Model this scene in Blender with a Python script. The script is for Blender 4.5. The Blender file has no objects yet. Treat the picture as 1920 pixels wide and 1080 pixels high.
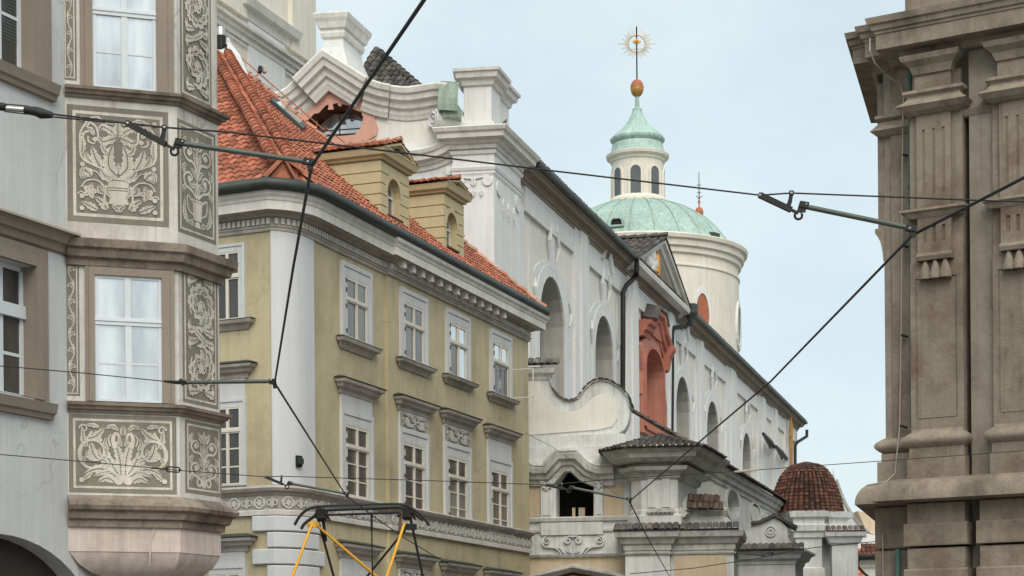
import bpy, bmesh, math, random
from mathutils import Vector
from mathutils.geometry import tessellate_polygon
random.seed(7)
rad = math.radians
scene = bpy.context.scene
col = scene.collection
# ------------------------------------------------------------------ camera geometry (shifted 66 mm lens, slight roll)
F, CX, HY, RO, CZ = 3500.0, 960.0, 1260.0, .008, 2.0
def ab(u, v):
    du, dv = u - CX, v - HY
    return (du - RO*dv)/F, -(dv + RO*du)/F
def at(u, v, Y):
    a, b = ab(u, v)
    return Vector((a*Y, Y, CZ + b*Y))
cam_d = bpy.data.cameras.new('camera'); cam = bpy.data.objects.new('camera', cam_d); col.objects.link(cam)
cam.location = (0, 0, CZ); cam.rotation_euler = (rad(90), RO, 0)
cam_d.sensor_width = 36; cam_d.lens = 36*F/1920; cam_d.shift_y = (HY-540)/1920
cam_d.clip_start = .1; cam_d.clip_end = 3000
scene.camera = cam

class Frame:
    """a vertical plane in plan: origin O, t runs left to right as seen from the street, n points out of the wall"""
    def __init__(s, O, t):
        s.O = Vector((O[0], O[1])); s.t = Vector((t[0], t[1])).normalized(); s.n = Vector((s.t.y, -s.t.x))
    @classmethod
    def vp(c, u, v, Y, vx):
        p = at(u, v, Y); t = Vector(((vx-CX)/F, 1))
        if t.x < 0: t = -t
        return c(p.xy, t)
    def off(s, d): return Frame(s.O + s.n*d, s.t)
    def sz(s, u, v, d=0.0):
        a, b = ab(u, v)
        Y = (d + s.O.dot(s.n))/(a*s.n.x + s.n.y)
        p = Vector((a*Y, Y)) - s.O
        return p.dot(s.t), CZ + b*Y
    def S(s, u, v, d=0.0): return s.sz(u, v, d)[0]
    def Z(s, u, v, d=0.0): return s.sz(u, v, d)[1]
    def P(s, pts, d=0.0): return [s.sz(u, v, d) for u, v in pts]
    def pt(s, a, d, z):
        q = s.O + s.t*a + s.n*d
        return Vector((q.x, q.y, z))
    def xy(s, a, d=0.0): return s.O + s.t*a + s.n*d

# ------------------------------------------------------------------ mesh builder
LOC = {}
class MB:
    def __init__(s): s.v = []; s.f = []; s.m = []; s.cur = 0
    def add(s, vs, fs):
        o = len(s.v); s.v += [Vector(p) for p in vs]
        for f in fs: s.f.append([o+i for i in f]); s.m.append(s.cur)
        return s
    def quad(s, a, b, c, d): return s.add([a, b, c, d], [(0, 1, 2, 3)])
    def tri(s, a, b, c): return s.add([a, b, c], [(0, 1, 2)])
    def box(s, Fr, s0, s1, d0, d1, z0, z1):
        P = Fr.pt
        vs = [P(s0, d0, z0), P(s1, d0, z0), P(s1, d1, z0), P(s0, d1, z0), P(s0, d0, z1), P(s1, d0, z1), P(s1, d1, z1), P(s0, d1, z1)]
        return s.add(vs, [(0, 1, 2, 3), (4, 5, 6, 7), (0, 1, 5, 4), (1, 2, 6, 5), (2, 3, 7, 6), (3, 0, 4, 7)])
    def slab(s, Fr, pts, d0, d1, holes=(), back=False, inner=None):
        """polygon (s,z) extruded from d0 out to d1; holes get jambs back to d0 (or inner)"""
        loops = [list(pts)] + [list(h) for h in holes]
        flat = [p for l in loops for p in l]
        tris = tessellate_polygon([[Vector((a, z, 0)) for a, z in l] for l in loops])
        o = [Fr.pt(a, d1, z) for a, z in flat]
        s.add(o, [tuple(t) for t in tris])
        if back: s.add([Fr.pt(a, d0, z) for a, z in flat], [tuple(t) for t in tris])
        for k, l in enumerate(loops):
            n = len(l); dd = d0 if (k == 0 or inner is None) else inner
            vs = [Fr.pt(a, d1, z) for a, z in l] + [Fr.pt(a, dd, z) for a, z in l]
            s.add(vs, [(i, (i+1) % n, n+(i+1) % n, n+i) for i in range(n)])
        return s
    def plate(s, Fr, pts, d):
        tris = tessellate_polygon([[Vector((a, z, 0)) for a, z in pts]])
        return s.add([Fr.pt(a, d, z) for a, z in pts], [tuple(t) for t in tris])
    def ledge(s, Fr, s0, s1, prof):
        """profile (d,z) extruded along s, capped"""
        n = len(prof)
        vs = [Fr.pt(s0, d, z) for d, z in prof] + [Fr.pt(s1, d, z) for d, z in prof]
        s.add(vs, [(i, (i+1) % n, n+(i+1) % n, n+i) for i in range(n)])
        for a in (s0, s1):
            tr = tessellate_polygon([[Vector((d, z, 0)) for d, z in prof]])
            s.add([Fr.pt(a, d, z) for d, z in prof], [tuple(t) for t in tr])
        return s
    def hood(s, Fr, s0, s1, prof, base=None):
        """moulding with returned ends: (d,z) profile also steps sideways"""
        dm = min(d for d, z in prof)
        loops = []
        for d, z in prof:
            e = d - dm if base is None else max(0., d - base)
            loops.append([Fr.pt(s0-e, dm, z), Fr.pt(s0-e, d, z), Fr.pt(s1+e, d, z), Fr.pt(s1+e, dm, z)])
        vs = [p for l in loops for p in l]; fs = []
        for i in range(len(loops)-1):
            for k in range(3): fs.append((4*i+k, 4*i+k+1, 4*i+5+k, 4*i+4+k))
        fs.append((0, 1, 2, 3)); m = 4*(len(loops)-1); fs.append((m, m+1, m+2, m+3))
        return s.add(vs, fs)
    def sweep(s, path, prof, closed=False, cap=True):
        """plan path (x,y), outward on the right hand of travel; profile (d,z) with mitres"""
        n = len(path); path = [Vector((p[0], p[1])) for p in path]; offs = []
        def nrm(a, b):
            t = (b-a).normalized(); return Vector((t.y, -t.x))
        for i in range(n):
            if closed or 0 < i < n-1:
                n1 = nrm(path[i-1], path[i]); n2 = nrm(path[i], path[(i+1) % n]); m = n1+n2
                if m.length < 1e-6: m = n1
                m.normalize(); m = m/max(.35, m.dot(n1))
            elif i == 0: m = nrm(path[0], path[1])
            else: m = nrm(path[-2], path[-1])
            offs.append(m)
        k = len(prof); vs = []
        for i in range(n):
            for d, z in prof:
                q = path[i] + offs[i]*d; vs.append((q.x, q.y, z))
        fs = []
        for i in range(n if closed else n-1):
            j = (i+1) % n
            for a in range(k-1): fs.append((i*k+a, j*k+a, j*k+a+1, i*k+a+1))
        s.add(vs, fs)
        if cap and not closed:
            for i in (0, n-1):
                tr = tessellate_polygon([[Vector((d, z, 0)) for d, z in prof]])
                s.add([vs[i*k+a] for a in range(k)], [tuple(t) for t in tr])
        return s
    def stack(s, poly, levels, top=True, bottom=True):
        """closed plan polygon (counter-clockwise seen from above has outward right-hand normals reversed; handled) lofted through (offset,z)"""
        poly = [Vector((p[0], p[1])) for p in poly]; n = len(poly)
        A = sum(poly[i].x*poly[(i+1) % n].y - poly[(i+1) % n].x*poly[i].y for i in range(n))
        if A < 0: poly = poly[::-1]
        def nrm(a, b):
            t = (b-a).normalized(); return Vector((t.y, -t.x))
        off = []
        for i in range(n):
            n1 = nrm(poly[i-1], poly[i]); n2 = nrm(poly[i], poly[(i+1) % n]); m = (n1+n2).normalized(); off.append(m/max(.35, m.dot(n1)))
        vs = []
        for o, z in levels:
            for i in range(n):
                q = poly[i]+off[i]*o; vs.append((q.x, q.y, z))
        fs = []
        for L in range(len(levels)-1):
            for i in range(n): fs.append((L*n+i, L*n+(i+1) % n, (L+1)*n+(i+1) % n, (L+1)*n+i))
        if bottom: fs.append(tuple(range(n)))
        if top: fs.append(tuple(range((len(levels)-1)*n, len(levels)*n)))
        return s.add(vs, fs)
    def mould(s, Fr, path, prof, cap=True):
        """profile (d,h) along a path (s,z) lying in the wall plane; h is measured across the path (up for a path going right)"""
        path = [Vector(p) for p in path]; n = len(path); k = len(prof); vs = []
        for i in range(n):
            def nr(a, b):
                t = (b-a).normalized(); return Vector((-t.y, t.x))
            if 0 < i < n-1:
                n1 = nr(path[i-1], path[i]); n2 = nr(path[i], path[i+1]); m = (n1+n2).normalized(); m = m/max(.4, m.dot(n1))
            elif i == 0: m = nr(path[0], path[1])
            else: m = nr(path[-2], path[-1])
            for d, h in prof:
                q = path[i]+m*h; vs.append(Fr.pt(q.x, d, q.y))
        fs = [(i*k+a, (i+1)*k+a, (i+1)*k+a+1, i*k+a+1) for i in range(n-1) for a in range(k-1)]
        s.add(vs, fs)
        if cap:
            tr = tessellate_polygon([[Vector((d, h, 0)) for d, h in prof]])
            for i in (0, n-1): s.add(vs[i*k:(i+1)*k], [tuple(t) for t in tr])
        return s
    def lathe(s, c, prof, n=48, a0=0.0, a1=2*math.pi, sx=1.0):
        full = abs(a1-a0-2*math.pi) < 1e-6; m = n if full else n+1; vs = []
        for r, z in prof:
            for i in range(m):
                a = a0+(a1-a0)*i/n; vs.append((c[0]+r*math.cos(a), c[1]+r*math.sin(a), z))
        fs = [(L*m+i, L*m+(i+1) % m, (L+1)*m+(i+1) % m, (L+1)*m+i) for L in range(len(prof)-1) for i in range(n)]
        return s.add(vs, fs)
    def tube(s, pts, r, n=6, cap=True):
        pts = [Vector(p) for p in pts]; rs = r if isinstance(r, (list, tuple)) else [r]*len(pts)
        vs = []; ref = None
        for i, p in enumerate(pts):
            t = (pts[min(i+1, len(pts)-1)]-pts[max(i-1, 0)]).normalized()
            if ref is None: ref = t.orthogonal().normalized()
            ref = (ref - t*ref.dot(t)); ref = ref.normalized() if ref.length > 1e-6 else t.orthogonal().normalized()
            b = t.cross(ref)
            for k in range(n):
                a = 2*math.pi*k/n; vs.append(p + (ref*math.cos(a)+b*math.sin(a))*rs[i])
        fs = [(i*n+k, i*n+(k+1) % n, (i+1)*n+(k+1) % n, (i+1)*n+k) for i in range(len(pts)-1) for k in range(n)]
        if cap: fs += [tuple(range(n)), tuple(range((len(pts)-1)*n, len(pts)*n))]
        return s.add(vs, fs)
    def ball(s, c, r, n=14, sz=1.0):
        c = Vector(c); vs = []; m = max(6, n//2)
        for j in range(m+1):
            ph = math.pi*j/m
            for i in range(n):
                a = 2*math.pi*i/n; vs.append(c+Vector((r*math.sin(ph)*math.cos(a), r*math.sin(ph)*math.sin(a), -r*sz*math.cos(ph))))
        return s.add(vs, [(j*n+i, j*n+(i+1) % n, (j+1)*n+(i+1) % n, (j+1)*n+i) for j in range(m) for i in range(n)])
    def bar(s, a, b, w, h, up=(0, 0, 1)):
        a = Vector(a); b = Vector(b); t = (b-a).normalized(); x = t.cross(Vector(up)); x = x.normalized() if x.length > 1e-6 else t.orthogonal().normalized(); y = x.cross(t)
        vs = [p + x*(i*w/2) + y*(j*h/2) for p in (a, b) for i, j in ((-1, -1), (1, -1), (1, 1), (-1, 1))]
        return s.add(vs, [(0, 1, 2, 3), (4, 5, 6, 7), (0, 1, 5, 4), (1, 2, 6, 5), (2, 3, 7, 6), (3, 0, 4, 7)])
    def build(s, name, mat, parent=None, smooth=None, weld=False):
        me = bpy.data.meshes.new(name); o = bpy.data.objects.new(name, me)
        off = LOC.get(parent.name, Vector()) if parent else Vector()
        if not parent and s.v:
            lo = Vector((sum(p.x for p in s.v)/len(s.v), sum(p.y for p in s.v)/len(s.v), min(p.z for p in s.v))); off = lo; o.location = lo
        me.from_pydata([p-off for p in s.v], [], s.f); me.validate()
        for k in (mat if isinstance(mat, (list, tuple)) else [mat]): me.materials.append(k)
        if len(me.polygons) == len(s.m):
            for p, i in zip(me.polygons, s.m): p.material_index = i
        bm = bmesh.new(); bm.from_mesh(me)
        if weld: bmesh.ops.remove_doubles(bm, verts=bm.verts, dist=1e-4)
        bmesh.ops.recalc_face_normals(bm, faces=bm.faces); bm.to_mesh(me); bm.free()
        if smooth:
            me.shade_smooth(); me.set_sharp_from_angle(angle=rad(smooth))
        col.objects.link(o)
        if parent: o.parent = parent
        LOC[o.name] = off.copy()
        return o
def tag(o, label=None, cat=None, group=None, kind=None):
    for k, v in (('label', label), ('category', cat), ('group', group), ('kind', kind)):
        if v: o[k] = v
    return o
def thing(name, loc, label, cat, group=None):
    o = bpy.data.objects.new(name, None); o.location = loc; o.empty_display_size = .3; col.objects.link(o); LOC[o.name] = Vector(loc)
    return tag(o, label, cat, group)
def arch(s0, s1, z0, zs, rise, n=10, k=1.0):
    """door-shaped outline: straight jambs z0..zs then an arch of the given rise"""
    c, r = (s0+s1)/2, (s1-s0)/2
    return [(s0, z0), (s1, z0)] + [(c+r*math.cos(math.pi*i/n), zs+rise*abs(math.sin(math.pi*i/n))**k) for i in range(n+1)]
def spline(pts, n=6):
    """Catmull-Rom through 2-D or 3-D points"""
    P = [Vector(p) for p in pts]; P = [P[0]*2-P[1]] + P + [P[-1]*2-P[-2]]; out = []
    for i in range(1, len(P)-2):
        for k in range(n):
            t = k/n; a, b, c, d = P[i-1], P[i], P[i+1], P[i+2]
            out.append(.5*((2*b)+(c-a)*t+(2*a-5*b+4*c-d)*t*t+(3*b-a-3*c+d)*t**3))
    return out+[P[-2]]

# ------------------------------------------------------------------ materials
MATS = {}
def mat(name, c, var=.12, streak=0., bump=.15, rough=.85, metal=0., fine=10., dirt=None, damt=0., dscale=.9, island=0., spec=.3, big=.35, crack=0., runs=0., runc=(.2, .17, .13)):
    """weathered surface: broad blotches, fine grain, rain streaks and a second dirt colour in patches"""
    m = bpy.data.materials.new(name); m.use_nodes = True; N = m.node_tree.nodes; L = m.node_tree.links
    B = N['Principled BSDF']; B.inputs['Roughness'].default_value = rough; B.inputs['Metallic'].default_value = metal; B.inputs['Specular IOR Level'].default_value = spec
    g = N.new('ShaderNodeNewGeometry'); pos = g.outputs['Position']
    def noise(scale, det=4., vec=None, ro=.6):
        n = N.new('ShaderNodeTexNoise'); n.inputs['Scale'].default_value = scale; n.inputs['Detail'].default_value = det; n.inputs['Roughness'].default_value = ro
        L.new(vec or pos, n.inputs['Vector']); return n.outputs['Fac']
    def mr(f, a, b, lo=.3, hi=.7):
        n = N.new('ShaderNodeMapRange'); L.new(f, n.inputs[0]); n.inputs[1].default_value = lo; n.inputs[2].default_value = hi; n.inputs[3].default_value = a; n.inputs[4].default_value = b; return n.outputs[0]
    def mul(a, b):
        n = N.new('ShaderNodeMath'); n.operation = 'MULTIPLY'; L.new(a, n.inputs[0])
        if isinstance(b, float): n.inputs[1].default_value = b
        else: L.new(b, n.inputs[1])
        return n.outputs[0]
    f = mul(mr(noise(big, 5.), 1-var, 1+var), mr(noise(fine, 6., ro=.75), 1-var*.7, 1+var*.7))
    if island: f = mul(f, mr(g.outputs['Random Per Island'], 1-island, 1+island, 0, 1))
    if streak:
        mp = N.new('ShaderNodeVectorMath'); mp.operation = 'MULTIPLY'; L.new(pos, mp.inputs[0]); mp.inputs[1].default_value = (4.5, 4.5, .28)
        f = mul(f, mr(noise(1., 5., mp.outputs[0], .7), 1-streak, 1+streak*.25, .3, .62))
    col0 = N.new('ShaderNodeRGB'); col0.outputs[0].default_value = (*c, 1); base = col0.outputs[0]
    if dirt:
        mx = N.new('ShaderNodeMixRGB'); L.new(mr(noise(dscale, 8., ro=.7), 0, damt, .45, .68), mx.inputs[0]); L.new(base, mx.inputs[1]); mx.inputs[2].default_value = (*dirt, 1); base = mx.outputs[0]
    if runs:     # run-off streaks: thin, long, broken up along the wall
        mp = N.new('ShaderNodeVectorMath'); mp.operation = 'MULTIPLY'; L.new(pos, mp.inputs[0]); mp.inputs[1].default_value = (7., 7., .22)
        k = mul(mr(noise(1., 3., mp.outputs[0], .6), 0, runs, .56, .74), mr(noise(.55, 3.), 0, 1, .42, .62))
        mx = N.new('ShaderNodeMixRGB'); L.new(k, mx.inputs[0]); L.new(base, mx.inputs[1]); mx.inputs[2].default_value = (*runc, 1); base = mx.outputs[0]
    if crack:    # hairline cracks
        nv = N.new('ShaderNodeTexNoise'); nv.inputs['Scale'].default_value = 1.3; L.new(pos, nv.inputs['Vector'])
        av = N.new('ShaderNodeVectorMath'); av.operation = 'ADD'; L.new(pos, av.inputs[0]); L.new(nv.outputs['Color'], av.inputs[1])
        vo = N.new('ShaderNodeTexVoronoi'); vo.feature = 'DISTANCE_TO_EDGE'; vo.inputs['Scale'].default_value = .45; L.new(av.outputs[0], vo.inputs['Vector'])
        k = mul(mr(vo.outputs['Distance'], crack, 0, 0., .012), mr(noise(.5, 2.), 0, 1, .5, .56))
        mx = N.new('ShaderNodeMixRGB'); L.new(k, mx.inputs[0]); L.new(base, mx.inputs[1]); mx.inputs[2].default_value = (*runc, 1); base = mx.outputs[0]
    vm = N.new('ShaderNodeVectorMath'); vm.operation = 'SCALE'; L.new(base, vm.inputs[0]); L.new(f, vm.inputs['Scale']); L.new(vm.outputs[0], B.inputs['Base Color'])
    if bump:
        bp = N.new('ShaderNodeBump'); bp.inputs['Strength'].default_value = bump; bp.inputs['Distance'].default_value = .03; L.new(noise(fine*2.2, 6., ro=.7), bp.inputs['Height']); L.new(bp.outputs[0], B.inputs['Normal'])
    MATS[name] = m; return m
def glass(name, c, mixf=.3, rough=.03, wave=.06, wscale=1.2):
    """window pane: base colour for a dim room, net curtain or painted-in reflection, under a slightly wavy reflection"""
    m = bpy.data.materials.new(name); m.use_nodes = True; N = m.node_tree.nodes; L = m.node_tree.links
    B = N['Principled BSDF']; B.inputs['Base Color'].default_value = (*c, 1); B.inputs['Roughness'].default_value = .6
    g = N.new('ShaderNodeNewGeometry'); n = N.new('ShaderNodeTexNoise'); n.inputs['Scale'].default_value = wscale; n.inputs['Detail'].default_value = 1.; L.new(g.outputs['Position'], n.inputs['Vector'])
    mp = N.new('ShaderNodeVectorMath'); mp.operation = 'MULTIPLY'; L.new(g.outputs['Position'], mp.inputs[0]); mp.inputs[1].default_value = (2.2, 2.2, .5)
    n2 = N.new('ShaderNodeTexNoise'); n2.inputs['Scale'].default_value = 1.; n2.inputs['Detail'].default_value = 3.; L.new(mp.outputs[0], n2.inputs['Vector'])
    r = N.new('ShaderNodeMapRange'); L.new(n2.outputs['Fac'], r.inputs[0]); r.inputs[1].default_value = .35; r.inputs[2].default_value = .65; r.inputs[3].default_value = .45; r.inputs[4].default_value = 1.6
    k = N.new('ShaderNodeVectorMath'); k.operation = 'SCALE'; k.inputs[0].default_value = c; L.new(r.outputs[0], k.inputs['Scale']); L.new(k.outputs[0], B.inputs['Base Color'])  # pane tone varied by noise to paint in uneven reflections
    bp = N.new('ShaderNodeBump'); bp.inputs['Strength'].default_value = wave; bp.inputs['Distance'].default_value = .1; L.new(n.outputs['Fac'], bp.inputs['Height'])
    gl = N.new('ShaderNodeBsdfGlossy'); gl.inputs['Roughness'].default_value = rough; gl.inputs['Color'].default_value = (.95, .97, 1, 1); L.new(bp.outputs[0], gl.inputs['Normal'])
    fr = N.new('ShaderNodeFresnel'); fr.inputs[0].default_value = 1.5
    ad = N.new('ShaderNodeMath'); ad.operation = 'ADD'; ad.use_clamp = True; L.new(fr.outputs[0], ad.inputs[0]); ad.inputs[1].default_value = mixf
    mx = N.new('ShaderNodeMixShader'); L.new(ad.outputs[0], mx.inputs[0]); L.new(B.outputs[0], mx.inputs[1]); L.new(gl.outputs[0], mx.inputs[2])
    L.new(mx.outputs[0], N['Material Output'].inputs['Surface']); MATS[name] = m; return m

grime = (.16, .13, .10)
m_render  = mat('pale_render', (.53, .545, .54), .07, .10, .3, fine=26, dirt=(.43, .43, .41), damt=.5, dscale=.45, crack=.5, runs=.3, runc=(.3, .29, .27))
m_taupe   = mat('taupe_stone', (.25, .21, .168), .10, .10, .2, fine=16)
m_oriel   = mat('oriel_plaster', (.57, .55, .505), .08, .16, .2, dirt=(.27, .21, .16), damt=.5, dscale=.8, runs=.75, runc=(.2, .14, .10), crack=.4)
m_ledge   = mat('sooty_ledge', (.25, .205, .16), .2, .3, .25, dirt=(.06, .05, .04), damt=.8, dscale=1.5)
m_corbel  = mat('pink_corbel', (.56, .48, .425), .1, .22, .2, dirt=(.33, .26, .2), damt=.4, dscale=1.1)
m_sgdark  = mat('sgraffito_ground', (.195, .178, .142), .18, .16, .0)
m_sglight = mat('sgraffito_lime', (.575, .54, .465), .14, .24, .0, dirt=(.30, .25, .20), damt=.6, dscale=2.4, fine=24, runs=.8, runc=(.24, .18, .13))
m_yellow  = mat('ochre_render', (.50, .44, .285), .07, .10, .3, fine=18, dirt=(.31, .265, .165), damt=.7, dscale=.45, crack=.45, runs=.55, runc=(.24, .20, .12))
m_ydorm   = mat('dormer_render', (.50, .43, .26), .06, .08, .3, fine=18)
m_white   = mat('white_render', (.60, .615, .62), .05, .07, .2, fine=18)
m_surr    = mat('white_surround', (.56, .57, .56), .06, .12, .15)
m_sash    = mat('cream_sash_paint', (.62, .585, .50), .05, 0, .05, rough=.5)
m_bluesash= mat('pale_blue_sash_paint', (.56, .60, .62), .05, 0, .05, rough=.45)
m_corn    = mat('grey_cornice', (.44, .405, .36), .12, .2, .2, dirt=(.2, .175, .15), damt=.5, dscale=1.2)
m_cornw   = mat('white_cornice', (.67, .65, .60), .1, .16, .15, dirt=(.36, .33, .28), damt=.35)
m_frieze  = mat('frieze_ground', (.36, .34, .30), .12, .1, .2)
m_relief  = mat('stucco_relief', (.56, .54, .50), .1, .1, .2)
m_zinc    = mat('dark_zinc', (.055, .065, .058), .25, 0, .1, rough=.5, metal=.3)
m_tile    = mat('orange_roof_tile', (.39, .14, .082), .16, 0, .2, island=.36, dirt=(.17, .075, .05), damt=.7, dscale=1.3, fine=14)
m_tilem   = mat('mortar_ridge_tile', (.45, .20, .12), .15, 0, .25, island=.2, dirt=(.5, .45, .4), damt=.6, dscale=3.)
m_tiled   = mat('dark_roof_tile', (.075, .07, .065), .2, 0, .2, island=.45, dirt=(.20, .17, .14), damt=.5, dscale=2.)
m_tiler   = mat('brown_roof_tile', (.12, .052, .034), .25, 0, .25, island=.5, dirt=(.035, .03, .025), damt=.85, dscale=1.4)
m_tileg   = mat('greyed_roof_tile', (.105, .075, .06), .25, 0, .25, island=.5, dirt=(.05, .045, .04), damt=.7, dscale=2.)
m_mortar  = mat('mortar', (.42, .39, .34), .15, 0, .3)
m_chw     = mat('church_white', (.685, .685, .665), .06, .10, .2, dirt=(.45, .44, .41), damt=.5, dscale=.35, runs=.4, runc=(.36, .34, .3))
m_chc     = mat('church_cream', (.69, .665, .605), .06, .09, .2, dirt=(.47, .44, .38), damt=.4, dscale=.4, runs=.4, runc=(.38, .35, .29), crack=.3)
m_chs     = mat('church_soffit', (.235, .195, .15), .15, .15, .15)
m_drum    = mat('drum_cream', (.69, .65, .56), .06, .12, .2, dirt=(.5, .44, .34), damt=.35, dscale=.3)
m_pink    = mat('salmon_render', (.60, .32, .245), .08, .12, .2, dirt=(.5, .35, .28), damt=.4, dscale=1.)
m_red     = mat('red_portal_render', (.44, .165, .115), .12, .15, .15, dirt=(.30, .11, .08), damt=.5, dscale=1.)
m_copper  = mat('verdigris_copper', (.36, .50, .445), .12, .3, .12, rough=.6, dirt=(.27, .35, .29), damt=.55, dscale=.45, runs=.5, runc=(.22, .25, .18))
m_oldcop  = mat('dull_copper', (.235, .30, .235), .15, .4, .15, rough=.6)
m_seam    = mat('browned_copper_seam', (.28, .34, .28), .2, .2, .1, rough=.6)
m_gold    = mat('old_gilding', (.50, .27, .08), .2, 0, .1, rough=.45, metal=.5)
m_rust    = mat('red_gilt', (.38, .13, .07), .2, 0, .1, rough=.6)
m_ann     = mat('annex_white', (.655, .67, .65), .08, .2, .2, dirt=(.3, .29, .26), damt=.5, dscale=.7, runs=.6, runc=(.2, .19, .16))
m_annc    = mat('annex_cream', (.56, .45, .31), .08, .14, .2, dirt=(.4, .33, .25), damt=.4)
m_annl    = mat('annex_ledge', (.55, .55, .51), .12, .26, .2, dirt=(.15, .13, .10), damt=.6, dscale=1.5)
m_stone   = mat('palace_stone', (.25, .208, .16), .16, .12, .5, fine=11, dirt=(.115, .08, .055), damt=.9, dscale=.85, runs=.55, runc=(.10, .085, .065))
m_stonel  = mat('palace_ledge_stone', (.28, .235, .18), .16, .2, .45, fine=11, dirt=(.10, .08, .06), damt=.75, dscale=1.1, runs=.5, runc=(.09, .075, .06))
m_stonew  = mat('palace_wall_stone', (.255, .222, .178), .14, .12, .35, fine=9, dirt=(.13, .10, .075), damt=.6, runs=.5, runc=(.11, .095, .07))
m_green   = mat('green_pipe_paint', (.055, .12, .095), .1, 0, .05, rough=.5)
m_black   = mat('black_iron', (.018, .018, .017), .2, 0, .05, rough=.55, metal=.2)
m_wire    = mat('dark_wire', (.02, .02, .02), .1, 0, 0, rough=.6)
m_arm     = mat('grey_green_steel', (.085, .10, .085), .15, 0, .05, rough=.5, metal=.3)
m_steel   = mat('bright_steel', (.45, .45, .42), .1, 0, .05, rough=.4, metal=.8)
m_yel     = mat('yellow_paint', (.62, .32, .03), .1, 0, .05, rough=.5)
m_cable   = mat('pale_cable', (.36, .32, .26), .1, 0, 0)
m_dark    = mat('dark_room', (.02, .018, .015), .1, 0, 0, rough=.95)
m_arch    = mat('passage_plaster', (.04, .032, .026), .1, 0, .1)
m_ground  = mat('cobbled_street', (.16, .15, .14), .2, 0, .5, fine=4)
m_wood    = mat('brown_timber', (.10, .06, .04), .2, 0, .2)
g_dark    = glass('dim_room_glass', (.03, .026, .021), .0)
g_brown   = glass('reflecting_glass', (.085, .072, .055), .03, wave=.12)  # brown base paints in the reflected house fronts
g_curt    = glass('net_curtain_glass', (.36, .39, .39), .34, wave=.1)
g_lead    = mat("leaded_glass", (.10, .11, .115), .25, 0, .1, rough=.45, fine=3)
g_sky     = glass('bright_glass', (.25, .32, .36), .45)  # pale blue base paints in the reflected sky

# ------------------------------------------------------------------ roof tiles: over-and-under barrel tiles as real geometry
def inside(p, poly):
    x, y = p; c = False; n = len(poly)
    for i in range(n):
        (x1, y1), (x2, y2) = poly[i], poly[(i+1) % n]
        if (y1 > y) != (y2 > y) and x < (x2-x1)*(y-y1)/(y2-y1)+x1: c = not c
    return c
def tiles(mb, O, e1, e2, poly, w=.22, l=.34, h=.07, seed=1, base=True, rag=.012):
    """poly in (e1,e2) metres; every tile a tapered half barrel lifted at its lower end, over a flat underlay"""
    R = random.Random(seed); O = Vector(O); e1 = Vector(e1).normalized(); e2 = Vector(e2).normalized(); nn = e1.cross(e2)
    if nn.z < 0: nn = -nn
    if base: mb.add([O+e1*a+e2*b-nn*.02 for a, b in poly], [tuple(t) for t in tessellate_polygon([[Vector((a, b, 0)) for a, b in poly]])])
    x0, x1 = min(p[0] for p in poly), max(p[0] for p in poly); y0, y1 = min(p[1] for p in poly), max(p[1] for p in poly)
    nx, ny = int((x1-x0)/w)+1, int((y1-y0)/l)+1
    for i in range(nx+1):
        for j in range(ny+1):
            cx, cy = x0+(i+.5)*w, y0+(j+.5)*l
            if not inside((cx, cy), poly): continue
            jx, jy, jh = R.uniform(-rag, rag), R.uniform(-rag, rag)*1.5, R.uniform(-.006, .008)
            vs = []; K = 5
            for e, (yy, rr, up) in enumerate(((cy-l*.5+jy, w*.44, .035+jh), (cy+l*.62+jy, w*.37, 0.))):
                for k in range(K+1):
                    a = math.pi*k/K
                    vs.append(O+e1*(cx+jx-rr*math.cos(a))+e2*yy+nn*(up+h*math.sin(a)))
            fs = [(k, k+1, K+2+k, K+1+k) for k in range(K)] + [tuple(range(K+1))]
            mb.add(vs, fs)
            # trough tile between two barrels
            vs = []
            for yy, up in ((cy-l*.5+jy, .012), (cy+l*.6+jy, -.012)):
                for q, z in ((.32, .03), (.5, 0), (.68, .03)): vs.append(O+e1*(cx+q*w)+e2*yy+nn*(up+z))
            if inside((cx+.5*w, cy), poly): mb.add(vs, [(0, 1, 4, 3), (1, 2, 5, 4)])
def ridge(mb, a, b, r=.12, l=.4, seed=3, up=Vector((0, 0, 1))):
    """overlapping half-round ridge tiles from a (low) to b"""
    a = Vector(a); b = Vector(b); L = (b-a).length; t = (b-a)/L; n = max(1, int(L/l)); x = t.cross(up).normalized(); y = x.cross(t); R = random.Random(seed)
    for i in range(n):
        p = a+t*(L*i/n); q = a+t*(L*(i+1.18)/n); vs = []
        j = R.uniform(-.012, .012)
        for c, rr, lift in ((p, r*1.1, .03), (q, r*.88, 0)):
            for k in range(7):
                an = math.pi*k/6; vs.append(c+x*(rr*math.cos(an)+j)+y*(rr*math.sin(an)+lift))
        mb.add(vs, [(k, k+1, 8+k, 7+k) for k in range(6)]+[tuple(range(7))])
def eave(mb, Fr, s0, s1, d, z, w=.22, r=.075, dep=.2, seed=1):
    """a single course of barrel tile ends along a wall top"""
    R = random.Random(seed); n = max(1, int(abs(s1-s0)/w))
    for i in range(n):
        c = s0+(s1-s0)*(i+.5)/n; j = R.uniform(-.015, .015); vs = []
        for dd, zz in ((d+j, z+j*.5), (d-dep, z+dep*.45)):
            for k in range(6):
                a = math.pi*k/5; vs.append(Fr.pt(c-w*.5*math.cos(a), dd, zz+r*.8*math.sin(a)+R.uniform(-.004, .004)))
        mb.add(vs, [(k, k+1, 7+k, 6+k) for k in range(5)])
    a, b = min(s0, s1), max(s0, s1); mb.add([Fr.pt(a, d-.06, z-.03), Fr.pt(b, d-.06, z-.03), Fr.pt(b, d-.08, z+.045), Fr.pt(a, d-.08, z+.045)], [(0, 1, 2, 3)])
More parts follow.
